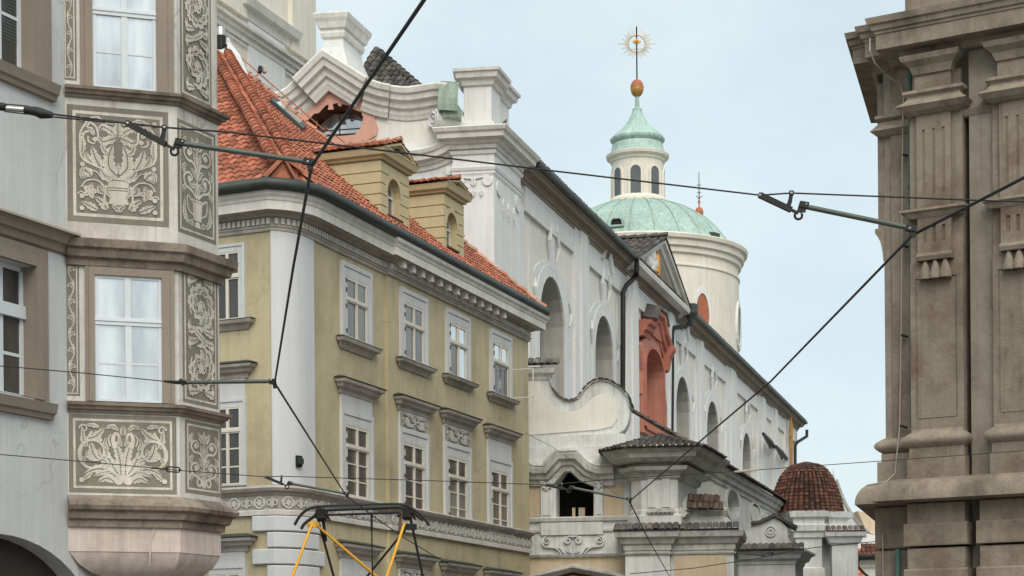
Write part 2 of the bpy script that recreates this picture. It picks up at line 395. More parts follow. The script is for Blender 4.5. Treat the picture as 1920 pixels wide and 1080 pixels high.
# ------------------------------------------------------------------ scroll-and-leaf ornament
class Orn:
    def __init__(s, mb, Fr, s0, s1, z0, z1, d, thick=0., mirror=False):
        s.mb, s.F, s.s0, s.z0, s.W, s.H, s.d, s.th, s.mir = mb, Fr, s0, z0, s1-s0, z1-z0, d, thick, mirror
        s.U = min(abs(s.W), abs(s.H)); s.hatch = False
    def _pts(s, pts, m): return [Vector((s.s0+((1-x) if m else x)*s.W, s.z0+y*s.H)) for x, y in pts]
    def _strip(s, L, R):
        s.d += .00002 if not s.th else .0003; n = len(L)
        vs = [s.F.pt(p.x, s.d, p.y) for p in L]+[s.F.pt(p.x, s.d, p.y) for p in R]
        fs = [(i, i+1, n+i+1, n+i) for i in range(n-1)]
        if s.th:
            vs += [s.F.pt(p.x, s.d-s.th, p.y) for p in L]+[s.F.pt(p.x, s.d-s.th, p.y) for p in R]
            fs += [(i, i+1, 2*n+i+1, 2*n+i) for i in range(n-1)]+[(n+i, n+i+1, 3*n+i+1, 3*n+i) for i in range(n-1)]
        s.mb.add(vs, fs)
    def _edges(s, P, wf):
        L, R = [], []; n = len(P)
        for i, p in enumerate(P):
            t = (P[min(i+1, n-1)]-P[max(i-1, 0)]); t = t.normalized() if t.length else Vector((1, 0)); q = Vector((-t.y, t.x)); a, b = wf(i/(n-1))
            L.append(p+q*a); R.append(p+q*b)
        return L, R
    def stroke(s, pts, w0, w1=None, n=5, raw=False):
        w1 = w0 if w1 is None else w1
        for m in ((0, 1) if s.mir else (0,)):
            P = s._pts(pts, m); P = P if raw else spline(P, n)
            L, R = s._edges(P, lambda t: (s.U*(w0+(w1-w0)*t)/2, -s.U*(w0+(w1-w0)*t)/2)); s._strip(L, R)
    def leaf(s, pts, w, lobes=4, n=9, vein=.12, solo=False):
        for m in ((0, 1) if s.mir and not solo else (0,)):
            P = spline(s._pts(pts, m), n); W = s.U*w*.88
            def env(t): return W*(math.sin(math.pi*min(1, t**.75*.985+.015))**.7)*(1-.34*((t*lobes) % 1.0)*(1 if t < .96 else 0))
            g = W*vein
            L, _ = s._edges(P, lambda t: (max(g*1.2, env(t)), 0)); C, _ = s._edges(P, lambda t: (g, 0)); s._strip(L, C)
            _, R = s._edges(P, lambda t: (0, -max(g*1.2, env(t)))); _, C = s._edges(P, lambda t: (0, -g*.6)); s._strip(C, R)
            if s.hatch and W > .018:      # cut hatching lines in the ground colour
                N = len(P); s.mb.cur = 1; step = max(2, int(N/(lobes*2.2)))
                for i in range(2, N-2, step):
                    t = (P[min(i+2, N-1)]-P[i-1]).normalized(); q = Vector((-t.y, t.x)); h = env(i/(N-1))*.82
                    for sg in (1, -1):
                        a = P[i]+q*sg*g; b = P[i]+q*sg*h+t*h*.55; x = (b-a).normalized(); y = Vector((-x.y, x.x))*.0038
                        s._strip([a+y, b+y*.4], [a-y, b-y*.4])
                s.mb.cur = 0
    def spiral(s, c, r0, r1, a0, turns, w0, w1):
        pts = []; n = int(abs(turns)*14)+2; asp = abs(s.W/s.H)
        for i in range(n+1):
            t = i/n; r = r0+(r1-r0)*t; a = a0+turns*2*math.pi*t
            u = s.U; pts.append((c[0]+r*u*math.cos(a)/abs(s.W), c[1]+r*u*math.sin(a)/abs(s.H)))
        s.stroke(pts, w0, w1, raw=True); return pts
    def disc(s, c, r, ring=0., solo=False, n=14):
        for m in ((0, 1) if s.mir and not solo else (0,)):
            C = s._pts([c], m)[0]; a = [2*math.pi*i/n for i in range(n+1)]
            s._strip([C+Vector((math.cos(x), math.sin(x)))*s.U*r for x in a], [C+Vector((math.cos(x), math.sin(x)))*s.U*r*ring for x in a])
    def flower(s, c, r, k=5, a0=.3, solo=False):
        asx, asy = s.U/abs(s.W), s.U/abs(s.H)
        for i in range(k):
            a = a0+2*math.pi*i/k
            s.leaf([(c[0]+.15*r*math.cos(a)*asx, c[1]+.15*r*math.sin(a)*asy), (c[0]+.6*r*math.cos(a)*asx, c[1]+.6*r*math.sin(a)*asy), (c[0]+r*math.cos(a)*asx, c[1]+r*math.sin(a)*asy)], r*.42, 1.0, 4, .05, solo)
        s.disc(c, r*.22, 0, solo)
    def scroll(s, c, r, a0, turns, w, leaves=6, lw=.3):
        """a rolled acanthus: spiral stem with leaves thrown off its outer side and a flower at its eye"""
        pts = s.spiral(c, r, r*.22, a0, turns, w, w*.45); n = len(pts); sg = 1 if turns > 0 else -1
        for i in range(leaves):
            k = int(n*(.04+.72*i/leaves)); x, y = pts[k]; x2, y2 = pts[min(n-1, k+4)]; cx, cy = c
            dx, dy = x-cx, y-cy; q = (1-.09*i)
            s.leaf([(x, y), (x-dx*.22*q+(x2-x)*.9, y-dy*.22*q+(y2-y)*.9), (x-dx*.52*q+(x2-x)*1.5, y-dy*.52*q+(y2-y)*1.5)], r*lw*q*.6, 3, 6)
        s.flower(c, r*.26, 5)

def candelabrum(o, vase=True):
    o.mir = True
    if vase:
        o.stroke([(.5, .03), (.5, .09)], .22, .12); o.stroke([(.5, .10), (.5, .17), (.5, .25), (.5, .29)], .26, .34); o.stroke([(.5, .295), (.5, .315)], .46); y0 = .33
        o.stroke([(.66, .29), (.82, .33), (.8, .2), (.64, .15)], .045, .03); o.leaf([(.8, .05), (.93, .15), (.9, .32)], .08, 4); o.leaf([(.62, .04), (.72, .07), (.82, .05)], .07, 3)
    else: y0 = .08; o.disc((.66, .09), .1, .5); o.disc((.5, .05), .07, 0, True)
    H = .96-y0; Y = lambda t: y0+H*t
    o.stroke([(.5, y0), (.5, .6), (.5, .95)], .07, .03)
    o.stroke([(.52, Y(0)), (.68, Y(.1)), (.88, Y(.16)), (.94, Y(.3)), (.78, Y(.38)), (.66, Y(.31)), (.74, Y(.25))], .06, .035); o.leaf([(.88, Y(.16)), (.96, Y(.08)), (.93, Y(.01))], .08, 3); o.disc((.76, Y(.28)), .06)
    o.leaf([(.53, Y(.04)), (.57, Y(.2)), (.66, Y(.26))], .07, 4); o.leaf([(.53, Y(.3)), (.6, Y(.4)), (.73, Y(.46))], .08, 4); o.leaf([(.92, Y(.34)), (.95, Y(.44)), (.84, Y(.52))], .08, 4)
    o.stroke([(.52, Y(.42)), (.64, Y(.56)), (.84, Y(.58)), (.94, Y(.7)), (.8, Y(.8)), (.68, Y(.73)), (.76, Y(.66))], .055, .03); o.leaf([(.53, Y(.5)), (.58, Y(.64)), (.62, Y(.76))], .07, 4); o.disc((.78, Y(.7)), .06)
    o.leaf([(.94, Y(.72)), (.95, Y(.84)), (.86, Y(.95))], .08, 4); o.leaf([(.52, Y(.78)), (.62, Y(.86)), (.72, Y(.97))], .09, 4); o.leaf([(.5, Y(.8)), (.5, Y(.9)), (.5, Y(1.01))], .09, 4, solo=True); o.leaf([(.55, Y(.2)), (.7, Y(.18)), (.84, Y(.24))], .06, 3)
def vase_panel(o):
    o.mir = True; S = True
    o.stroke([(.5, .085), (.5, .13), (.5, .20), (.5, .235)], .18, .29, n=4); o.stroke([(.5, .245), (.5, .26)], .28); o.stroke([(.5, .27), (.5, .34)], .25, .27); o.stroke([(.5, .35), (.5, .362), (.5, .378)], .35, .36)
    o.leaf([(.5, .80), (.5, .88), (.5, .975)], .085, 5, solo=S); o.leaf([(.5, .41), (.5, .46), (.5, .54)], .042, 2, solo=S)
    o.leaf([(.53, .40), (.61, .48), (.615, .6), (.565, .72)], .105, 5); o.leaf([(.53, .79), (.60, .77), (.70, .745), (.74, .80)], .075, 4); o.leaf([(.53, .81), (.60, .87), (.70, .9), (.73, .85)], .065, 4)
    o.stroke([(.52, .39), (.60, .37), (.66, .44), (.80, .49), (.94, .55), (.975, .68), (.92, .82), (.86, .84)], .022, .03)
    o.stroke([(.975, .70), (.965, .83), (.88, .93), (.78, .90), (.75, .80), (.80, .72), (.87, .74), (.87, .79)], .03, .02)
    o.leaf([(.72, .47), (.78, .56), (.83, .69)], .085, 4); o.leaf([(.83, .51), (.89, .57), (.90, .63)], .06, 3); o.leaf([(.955, .6), (.94, .7), (.965, .86)], .05, 4); o.leaf([(.66, .955), (.78, .985), (.9, .955)], .035, 3)
    o.leaf([(.57, .37), (.66, .38), (.73, .47)], .075, 4); o.leaf([(.84, .37), (.89, .42), (.96, .44)], .075, 3); o.leaf([(.88, .36), (.91, .38), (.955, .33)], .05, 2); o.stroke([(.70, .35), (.77, .42), (.85, .43)], .016)
    o.stroke([(.70, .03), (.675, .17), (.69, .28), (.78, .335), (.90, .32), (.965, .25)], .03, .016); o.flower((.855, .215), .105, 5, .6)
    o.leaf([(.64, .03), (.70, .1), (.80, .155)], .07, 4); o.leaf([(.76, .02), (.86, .06), (.965, .10)], .06, 4); o.leaf([(.5, .01), (.53, .05), (.6, .09)], .045, 3); o.leaf([(.68, .2), (.735, .235), (.72, .295)], .055, 3)
    o.leaf([(.62, .62), (.68, .66), (.71, .74)], .05, 3); o.leaf([(.9, .88), (.86, .95), (.78, .97)], .045, 3); o.leaf([(.80, .80), (.84, .86), (.9, .87)], .04, 2); o.leaf([(.55, .93), (.6, .95), (.66, .93)], .035, 3); o.leaf([(.60, .16), (.635, .22), (.645, .30)], .04, 3); o.leaf([(.93, .47), (.96, .40), (.965, .33)], .035, 3); o.disc((.79, .76), .03); o.disc((.66, .27), .02); o.disc((.6, .11), .025)
    for c in ((.955, .965), (.955, .03), (.945, .49), (.955, .155)): o.disc(c, .03)
    o.spiral((.96, .17), .045, .012, 0, 1.2, .016, .01)
def fan_panel(o):
    o.mir = True
    o.disc((.55, .075), .075, .0); o.disc((.5, .13), .05, 0, True)
    o.leaf([(.52, .1), (.53, .36), (.56, .56), (.60, .70)], .10, 6); o.stroke([(.59, .6), (.61, .74), (.585, .83), (.545, .80), (.55, .70), (.58, .68)], .07, .03)
    o.leaf([(.55, .16), (.62, .32), (.68, .5), (.70, .66)], .085, 5); o.leaf([(.56, .12), (.70, .24), (.80, .25), (.93, .17)], .10, 5); o.leaf([(.6, .05), (.68, .11), (.78, .04)], .085, 4)
    o.stroke([(.55, .14), (.70, .30), (.86, .27), (.95, .36), (.955, .58), (.90, .72), (.84, .86)], .03, .035); o.leaf([(.9, .6), (.93, .72), (.945, .93)], .07, 4); o.leaf([(.86, .74), (.78, .8), (.70, .93)], .085, 4)
    o.spiral((.82, .52), .27, .06, -1.2, 1.35, .045, .03); o.leaf([(.79, .42), (.83, .52), (.86, .70)], .10, 4); o.leaf([(.82, .40), (.88, .46), (.90, .55)], .06, 2); o.leaf([(.74, .44), (.77, .50), (.75, .60)], .06, 2)
    o.leaf([(.64, .30), (.72, .40), (.76, .38)], .05, 3); o.leaf([(.55, .88), (.62, .95), (.70, .9)], .05, 3); o.leaf([(.5, .80), (.5, .88), (.5, .97)], .07, 3, solo=True)
    o.stroke([(.64, .62), (.66, .74), (.63, .82)], .03, .02); o.spiral((.93, .9), .07, .02, 0, 1.2, .03, .02); o.spiral((.72, .31), .06, .02, 1, 1.3, .025, .015); o.leaf([(.84, .20), (.9, .12), (.96, .05)], .05, 3); o.disc((.955, .07), .04); o.leaf([(.64, .22), (.74, .19), (.82, .13)], .055, 4); o.leaf([(.66, .56), (.70, .66), (.68, .78)], .05, 4); o.leaf([(.91, .45), (.94, .38), (.93, .28)], .05, 3); o.leaf([(.76, .93), (.84, .96), (.92, .95)], .045, 3); o.leaf([(.52, .62), (.535, .7), (.53, .78)], .04, 3); o.disc((.75, .72), .035); o.disc((.66, .45), .03)
def s_scrolls(o, n=2):
    o.mir = False; ay = abs(o.W/o.H)      # circles in panel units
    for k in range(n):
        yc = 1-(k+.5)/n; sg = 1 if k % 2 == 0 else -1
        pol = lambda a, r, c=(.5, yc): (c[0]+r*math.cos(a), c[1]+r*ay*math.sin(a))
        r = min(.46, .47/n/ay)
        o.stroke([pol(sg*(-1.9+.35*i), r*(1-.012*i)) for i in range(17)], .05, .04)
        for i in range(8):       # overlapping acanthus leaves lying along the ring
            a = sg*(-1.7+.62*i); q = r*(.86-.02*i); o.leaf([pol(a, q), pol(a+sg*.34, q*1.0), pol(a+sg*.74, q*.78)], r*.36, 4, 6)
        for i in range(5):
            a = sg*(2.2+.75*i); q = r*(.52-.02*i); o.leaf([pol(a, q), pol(a+sg*.4, q), pol(a+sg*.85, q*.7)], r*.3, 3, 6)
        o.stroke([pol(sg*(3.2+.4*i), r*(.60-.032*i)) for i in range(12)], .045, .03); o.flower((.5, yc), r*.34, 5)
        dy = .5/n
        for cx_, cy_, a in ((.1, yc+dy*.86, 1), (.9, yc+dy*.86, -1), (.1, yc-dy*.86, 1), (.9, yc-dy*.86, -1)):
            o.leaf([(cx_-.05*a, cy_), (cx_+.1*a, cy_+dy*.05*(1 if cy_ < yc else -1)), (cx_+.34*a, cy_+dy*.1)], .11, 3); o.leaf([(cx_-.02*a, cy_), (cx_-.01*a, cy_+dy*.2*(1 if cy_ < yc else -1)), (cx_+.03*a, cy_+dy*.38*(1 if cy_ < yc else -1))], .07, 3); o.disc((cx_, cy_-dy*.14*(1 if cy_ > yc else -1)), .045)
        if k < n-1: o.leaf([(.5-.3*sg, yc-dy*.75), (.5, yc-dy), (.5+.3*sg, yc-dy*1.25)], .1, 5)
def vine(o, n=5):
    o.mir = False
    P = [(.5+.3*math.sin(math.pi*i/2), i/(4*n)) for i in range(4*n+1)]; o.stroke(P, .13, .13, n=3)
    for i in range(2*n):
        y = (i+.5)/(2*n); sg = 1 if i % 2 == 0 else -1
        o.leaf([(.5+.28*sg, y-.01), (.5-.05*sg, y+.022), (.5-.38*sg, y+.008)], .32, 3); o.leaf([(.5+.3*sg, y+.01), (.5+.12*sg, y+.05), (.5-.2*sg, y+.06)], .2, 2); o.disc((.5-.32*sg, y+.01), .12)

# ------------------------------------------------------------------ house with sgraffito oriel, left
LW = Frame.vp(125, 600, 30., 2590)
P0 = LW.O
BF = Frame(P0, (3.07, 1))
P1 = BF.xy(BF.S(335, 600)); BR = Frame(P1, (.466, 1)); P2 = BR.xy(BR.S(411, 600)); P3 = P2 + Vector((-3.07*.55, 1.0))
house = thing('sgraffito_house', (P0.x, P0.y, 0), 'pale grey plastered house with a painted sgraffito oriel on its corner', 'house')
sL = -7.0
bpath = [P0, P1, P2, P3]
zt = CZ+1400/F*31
# wall with two window openings and a street arch
def lz(u, v): return LW.Z(u, v)
wu = (LW.S(-75, 60), LW.S(63, 560)); wl = (LW.S(-75, 600), LW.S(63, 560))
hu = [(wu[0], lz(30, 128)), (wu[1], lz(30, 128)), (wu[1], zt-.3), (wu[0], zt-.3)]
hl = [(wl[0], lz(48, 745)), (wl[1], lz(48, 745)), (wl[1], lz(63, 500)), (wl[0], lz(63, 500))]
ac = LW.sz(2, 1200); top = LW.sz(2, 1001); ar = LW.S(165, 1085)-ac[0]+.25
av = [(ac[0]+ar*math.cos(math.pi*i/24), ac[1]+(top[1]-ac[1])*math.sin(math.pi*i/24)) for i in range(25)]
ha = [(ac[0]-ar, .02), (ac[0]+ar, .02)] + av
w = MB(); w.slab(LW, [(sL, -.05), (1.6, -.05), (1.6, zt), (sL, zt)], -.45, 0, [hu, hl, ha]); w.build('wall', m_render, house)
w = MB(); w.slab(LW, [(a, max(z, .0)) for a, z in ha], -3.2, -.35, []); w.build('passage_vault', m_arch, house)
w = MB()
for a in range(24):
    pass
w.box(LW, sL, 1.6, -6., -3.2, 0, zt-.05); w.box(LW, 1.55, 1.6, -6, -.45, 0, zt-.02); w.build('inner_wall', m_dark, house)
def lwindow(hole, su, tz, name='window'):
    s0, s1 = hole[0][0], hole[1][0]; z0, z1 = hole[0][1], hole[2][1]; b = su
    f = MB(); ot = z1+b if tz else z1+.02
    f.slab(LW, [(s0-b, z0-.06), (s1+b, z0-.06), (s1+b, ot), (s0-b, ot)], -.01, .05, [[(s0, z0-.03), (s1, z0-.03), (s1, z1), (s0, z1)]])
    if tz: f.slab(LW, [(s0-b*.55, z0), (s1+b*.55, z0), (s1+b*.55, z1+b*.55), (s0-b*.55, z1+b*.55)], .04, .075, [[(s0+.002, z0+.002), (s1-.002, z0+.002), (s1-.002, z1-.002), (s0+.002, z1-.002)]])
    f.box(LW, s1-.004, s1+.02, -.3, .045, z0, z1)
    W = f.build(name, m_taupe, house)
    f = MB(); f.ledge(LW, s0-b-.06, s1+b+.07, [(.0, z0-.30), (.08, z0-.29), (.1, z0-.22), (.14, z0-.20), (.16, z0-.12), (.18, z0-.05), (0, z0-.03)]); f.build('sill', m_taupe, W)
    fr = MB(); d0, d1 = -.26, -.20; sw = .075
    fr.box(LW, s1-sw, s1-.004, d0, d1, z0, z1); fr.box(LW, s0+.004, s0+sw, d0, d1, z0, z1); fr.box(LW, s0, s1, d0, d1, z0, z0+sw); fr.box(LW, s0, s1, d0, d1, z1-sw, z1)
    zt_ = z0+(z1-z0)*.655; fr.box(LW, s0, s1, d0-.01, d1+.05, zt_-.1, zt_+.1); fr.box(LW, s0, s1, d0-.005, d1+.012, zt_+.03, zt_+.07)
    fr.box(LW, s0, s1, d0, d1-.015, z0+(zt_-z0)*.5-.025, z0+(zt_-z0)*.5+.025)
    for q in (.35, .68): fr.box(LW, s0+(s1-s0)*q-.06, s0+(s1-s0)*q+.06, d0, d1-.004, z0, z1)
    fr.build('frame', m_bluesash, W)
    p = MB(); p.box(LW, s0, s1, d0+.02, d0+.03, z0, z1); p.build('pane', g_dark, W)
    return W
lwindow(hu, .43, False); lwindow(hl, .30, True)
# blind in the upper window
bl = MB()
for k in range(34): bl.box(LW, hu[0][0], hu[1][0]-.08, -.235, -.225, lz(25, 100)+.28+k*.05, lz(25, 100)+.31+k*.05)
bl.build('slat_blind', m_arm, house)
# string course over the lower window, running into the oriel cornice
z1 = LW.Z(60, 424); z0 = LW.Z(60, 455)
f = MB(); f.ledge(LW, sL, .04, [(0, z0-.05), (.06, z0-.02), (.10, z0+.08), (.16, z0+.10), (.20, z0+.2), (.27, z0+.26), (.30, z1-.02), (.26, z1+.03), (0, z1+.10)]); f.build('string_course', m_taupe, house)
# oriel
zA1 = BF.Z(230, 193); zc1 = BF.Z(230, 455); zc0 = BF.Z(230, 492); zs3 = BF.Z(230, 757); zs3b = BF.Z(230, 776); zk1 = BF.Z(230, 943); zk0 = BF.Z(230, 983)
zup = zt-.1
oriel = MB(); 
o_poly = [P0, P1, P2, P3, P3+Vector((-1.2, .2)), P0+Vector((.2, .9))]
oriel.stack(o_poly, [(0, zk0), (0, zup)]); oriel = oriel.build('oriel', m_oriel, house)
def ring(name, prof, m): 
    f = MB(); f.sweep(bpath, prof); return f.build(name, m, house)
def lp(z0, z1, out, steps=3):
    h = z1-z0; return [(0, z0), (out*.25, z0+h*.02), (out*.32, z0+h*.25), (out*.6, z0+h*.32), (out*.72, z0+h*.58), (out*.95, z0+h*.66), (out, z0+h*.95), (out*.8, z1), (0, z1+h*.12)]
zs1, zs1b = BF.Z(230, 171), BF.Z(230, 190)
ring('oriel_sill', lp(zs1b, zs1, .17), m_ledge); ring('oriel_cornice', lp(zc0-.10, zc1, .25), m_ledge); ring('oriel_lower_sill', lp(zs3b, zs3, .16), m_ledge)
ring('oriel_base_cornice', [(0, zk0-.05), (.05, zk0-.05), (.06, zk0+.06), (.12, zk0+.08), (.15, zk0+.18), (.22, zk0+.22), (.24, zk1-.06), (.20, zk1), (0, zk1+.12)], m_ledge)
f = MB(); zb = BF.Z(230, 1035); h = zk0-zb
f.stack(o_poly, [(-.9, zb-1.6), (-.5, zb-1.2), (-.40, zb-.62), (-.38, zb-.46), (-.34, zb-.40), (-.22, zb-.33), (-.10, zb-.20), (-.03, zb-.06), (-.012, zb), (0, zb+.004), (0, zk0)]); f.build('oriel_corbel', m_corbel, house, smooth=28)
f = MB(); f.tube([BF.pt(BF.S(290, 1000), .004, BF.Z(290, 968)), BF.pt(BF.S(288, 1000), .004, BF.Z(288, 1000)), BF.pt(BF.S(283, 1000), .004, BF.Z(283, 1012)), BF.pt(BF.S(281, 1000), .004, BF.Z(281, 1040)), BF.pt(BF.S(280, 1000), .0, BF.Z(280, 1062))], [.012, .02, .012, .02, .006], 4)
f.build('repaired_crack', m_corbel, house)
# sgraffito panels
def panel(Fr, uL, uR, vT, vB, draw, vref=None, parent=oriel, **k):
    uM = (uL+uR)/2; s0, s1 = Fr.S(uL, (vT+vB)/2), Fr.S(uR, (vT+vB)/2); z1, z0 = Fr.Z(uM, vT), Fr.Z(uM, vB); U = min(s1-s0, z1-z0)
    g = MB(); g.box(Fr, s0, s1, -.01, .004, z0, z1); g = g.build('sgraffito_panel', m_sgdark, parent)
    b = MB(); i0, t = U*.055 if U > .4 else .03, U*.03 if U > .4 else .018
    b.slab(Fr, [(s0+i0, z0+i0), (s1-i0, z0+i0), (s1-i0, z1-i0), (s0+i0, z1-i0)], .004, .008, [[(s0+i0+t, z0+i0+t), (s1-i0-t, z0+i0+t), (s1-i0-t, z1-i0-t), (s0+i0+t, z1-i0-t)]])
    e = i0+t+U*.02
    o = Orn(b, Fr, s0+e, s1-e, z0+e, z1-e, .008); o.hatch = True; draw(o); b.build('lime_ornament', [m_sglight, m_sgdark], g)
panel(BF, 126, 316, 203, 420, vase_panel); panel(BF, 129, 331, 779, 925, fan_panel)
panel(BR, 333, 404, 238, 446, lambda o: candelabrum(o)); panel(BR, 347, 415, 793, 928, lambda o: candelabrum(o, False))
panel(BR, 342, 408, 506, 760, lambda o: s_scrolls(o, 2)); panel(BR, 337, 395, -160, 190, lambda o: s_scrolls(o, 3))
panel(BF, 119, 149, 487, 742, lambda o: vine(o, 4)); panel(BF, 117, 143, -110, 150, lambda o: vine(o, 4))
# oriel windows
def owindow(uL, uR, vT, vB, su, tv, barv):
    s0, s1 = BF.S(uL, (vT+vB)/2), BF.S(uR, (vT+vB)/2); uM = (uL+uR)/2; z1, z0 = BF.Z(uM, vT), BF.Z(uM, vB); q = (s1-s0)/(uR-uL); sl, sr, st = su[0]*q, su[1]*q, su[2]*q
    f = MB(); f.slab(BF, [(s0-sl, z0), (s1+sr, z0), (s1+sr, z1+st), (s0-sl, z1+st)], -.02, .05, [[(s0, z0+.001), (s1, z0+.001), (s1, z1), (s0, z1)]])
    f.slab(BF, [(s0-sl*.62, z0), (s1+sr*.62, z0), (s1+sr*.62, z1+st*.62), (s0-sl*.62, z1+st*.62)], .045, .075, [[(s0+.002, z0+.001), (s1-.002, z0+.001), (s1-.002, z1-.002), (s0+.002, z1-.002)]])
    W = f.build('oriel_window', m_taupe, house)
    fr = MB(); a, b = .006, .035; sw = .06; zt_ = BF.Z(uM, tv); zb_ = BF.Z(uM, barv)
    fr.box(BF, s0, s0+sw, a, b, z0, z1); fr.box(BF, s1-sw, s1, a, b, z0, z1); fr.box(BF, s0+.001, s1-.001, a, b-.002, z0, z0+sw*.7); fr.box(BF, s0+.001, s1-.001, a, b-.002, z1-sw*.8, z1)
    fr.box(BF, s0, s1, a, b+.015, zt_-.075, zt_+.05); fr.box(BF, s0, s1, a, b+.03, zt_-.015, zt_+.02); c = (s0+s1)/2; fr.box(BF, c-.05, c+.05, a, b+.004, z0, zt_-.07); fr.box(BF, c-.055, c+.04, a, b+.002, zt_+.04, z1)
    fr.box(BF, s0, s1, a, b-.012, zb_-.014, zb_+.014); fr.build('frame', m_bluesash, W)
    p = MB()
    for x0, x1 in ((s0+sw, c-.05), (c+.05, s1-sw)):
        for y0, y1 in ((z0+.04, zt_-.07), (zt_+.05, z1-.05)): p.box(BF, x0-.01, x1+.01, .008, .012, y0-.01, y1+.01)
    p.build('pane', g_curt, W)
owindow(177, 303, 519, 755, (17, 24, 22), 603, 683); owindow(172, 292, -120, 169, (22, 33, 20), 24, 102)
# ------------------------------------------------------------------ ochre corner house
YR = Frame.vp(587, 700, 45., 2260)
tL = Vector((2.2, -1)).normalized()
PL = at(511, 640, 44.0).xy; YL = Frame(PL, tL); PR = YR.xy(YR.S(576, 700)); PC = PR-YR.t*.62
arc = [PL*(1-q)**2+PC*2*q*(1-q)+PR*q*q for q in [i/10 for i in range(11)]]; CC = PC-YR.n*1.5
def offpath(path, d):
    n = len(path); out = []
    for i in range(n):
        ns = [Vector(((b-a).normalized().y, -(b-a).normalized().x)) for a, b in ((path[max(i-1, 0)], path[max(i, 1)]), (path[min(i, n-2)], path[min(i+1, n-1)]))]
        m = (ns[0]+ns[1]).normalized(); out.append(path[i]+m*(d/max(.35, m.dot(ns[0]))))
    return out
YEND = YR.S(986, 800); YLEN = 13.0
yz = lambda v, u=549: CZ + (-(v-HY)-RO*(u-CX))/F*44.6
Y0 = CC
yh = thing('corner_house', (CC.x, CC.y, 0), 'ochre corner house with white rounded corner, orange tiled hip roof and two dormers', 'house')
back = [YR.xy(YEND, -10), YL.xy(-YLEN, -10)]
Z = dict(top=yz(440), eave=13.45)
w = MB(); w.stack([YL.xy(-YLEN), YL.xy(0)] + arc[1:-1] + [YR.xy(0), YR.xy(YEND), YR.xy(YEND, -11.5), YL.xy(-YLEN, -8)], [(0, 0), (0, Z['top']+.35)]); w.build('wall', m_yellow, yh)
sR = YR.S(722, 700)
w = MB(); w.box(YR, sR, YEND+.01, -.05, .09, 0, Z['top']+.3); w.build('projecting_bay_wall', m_yellow, yh)
# white rounded corner strip and quoins
zb1, zb0 = yz(913), yz(969)
w = MB(); w.sweep([YL.xy(-.02)]+arc+[YR.xy(.03)], [(0, zb1), (.03, zb1), (.03, Z['top']), (0, Z['top'])]); w.build('corner_strip', m_white, yh, smooth=30)
zq = zb0-.02; qh = (yz(969)-yz(1078))/3.55; k = 0
w = MB()
while zq > .2:
    e = .55 if k % 2 == 0 else .14; z2 = max(0.05, zq-qh+.035)
    w.sweep([YL.xy(-e)]+arc+[YR.xy(.1 if k % 2 else .38)], [(0, z2), (.07, z2), (.085, z2+.02), (.085, zq-.02), (.07, zq), (0, zq)])
    zq -= qh; k += 1
w.build('quoin_corner', m_white, yh, smooth=30)
# cornice
ypath = [YL.xy(-YLEN)]+[YL.xy(0)]+arc[1:-1]+[YR.xy(0), YR.xy(sR-.001), YR.xy(sR+.001, .10), YR.xy(YEND, .10), YR.xy(YEND, -9)]
zt0 = Z['top']
f = MB(); f.sweep(ypath, [(0, zt0-.06), (.05, zt0-.04), (.06, zt0+.02), (.09, zt0+.05), (.09, zt0+.08), (.055, zt0+.09), (.055, zt0+.26), (.13, zt0+.28), (.15, zt0+.33), (.17, zt0+.36), (.42, zt0+.385)]); f.build('lower_cornice', m_corn, yh)
f = MB(); f.sweep(ypath, [(.42, zt0+.38), (.44, zt0+.36), (.44, zt0+.56), (.46, zt0+.58), (.48, zt0+.64), (.53, zt0+.70), (.55, zt0+.78), (.5, zt0+.80), (.1, zt0+.86)]); f.build('upper_cornice', m_cornw, yh)
f = MB()
def along(path, step):
    acc = 0; out = []
    for a, b in zip(path[:-1], path[1:]):
        a = Vector(a); b = Vector(b); L = (b-a).length; t = (b-a).normalized() if L > 1e-4 else None
        if L < .01: continue
        while acc < L: out.append((a+t*acc, Frame(a+t*acc, t))); acc += step
        acc -= L
    return out
for p, fr in along(ypath[:-1], .135): f.box(fr, -.04, .045, .05, .115, zt0+.105, zt0+.245)
f.build('dentil_course', m_cornw, yh)
f = MB()
s = YR.S(738, 500, .1); e = YR.S(928, 560, .1); n = 13
for i in range(n):
    c = s+(e-s)*i/(n-1); f = MB(); f.ledge(YR, c-.09, c+.09, [(.2, zt0+.28), (.27, zt0+.24), (.33, zt0+.17), (.44, zt0+.17), (.44, zt0+.375), (.2, zt0+.38)]); f.build('cornice_bracket', m_cornw, yh)
# gutter
ze = zt0+.98
gpath = [YL.xy(-YLEN-.2)]+[YL.xy(0)]+arc[1:-1]+[YR.xy(0), YR.xy(YEND+.35)]
f = MB(); f.sweep(gpath, [(.60+.125*math.cos(a), ze-.06+.14*math.sin(a)) for a in [math.pi+2*math.pi*i/10 for i in range(11)]]); f.sweep(gpath, [(.42, zt0+.80), (.55, zt0+.80), (.55, ze-.12), (.42, ze-.05)]); f.build('gutter', m_zinc, yh, smooth=40)
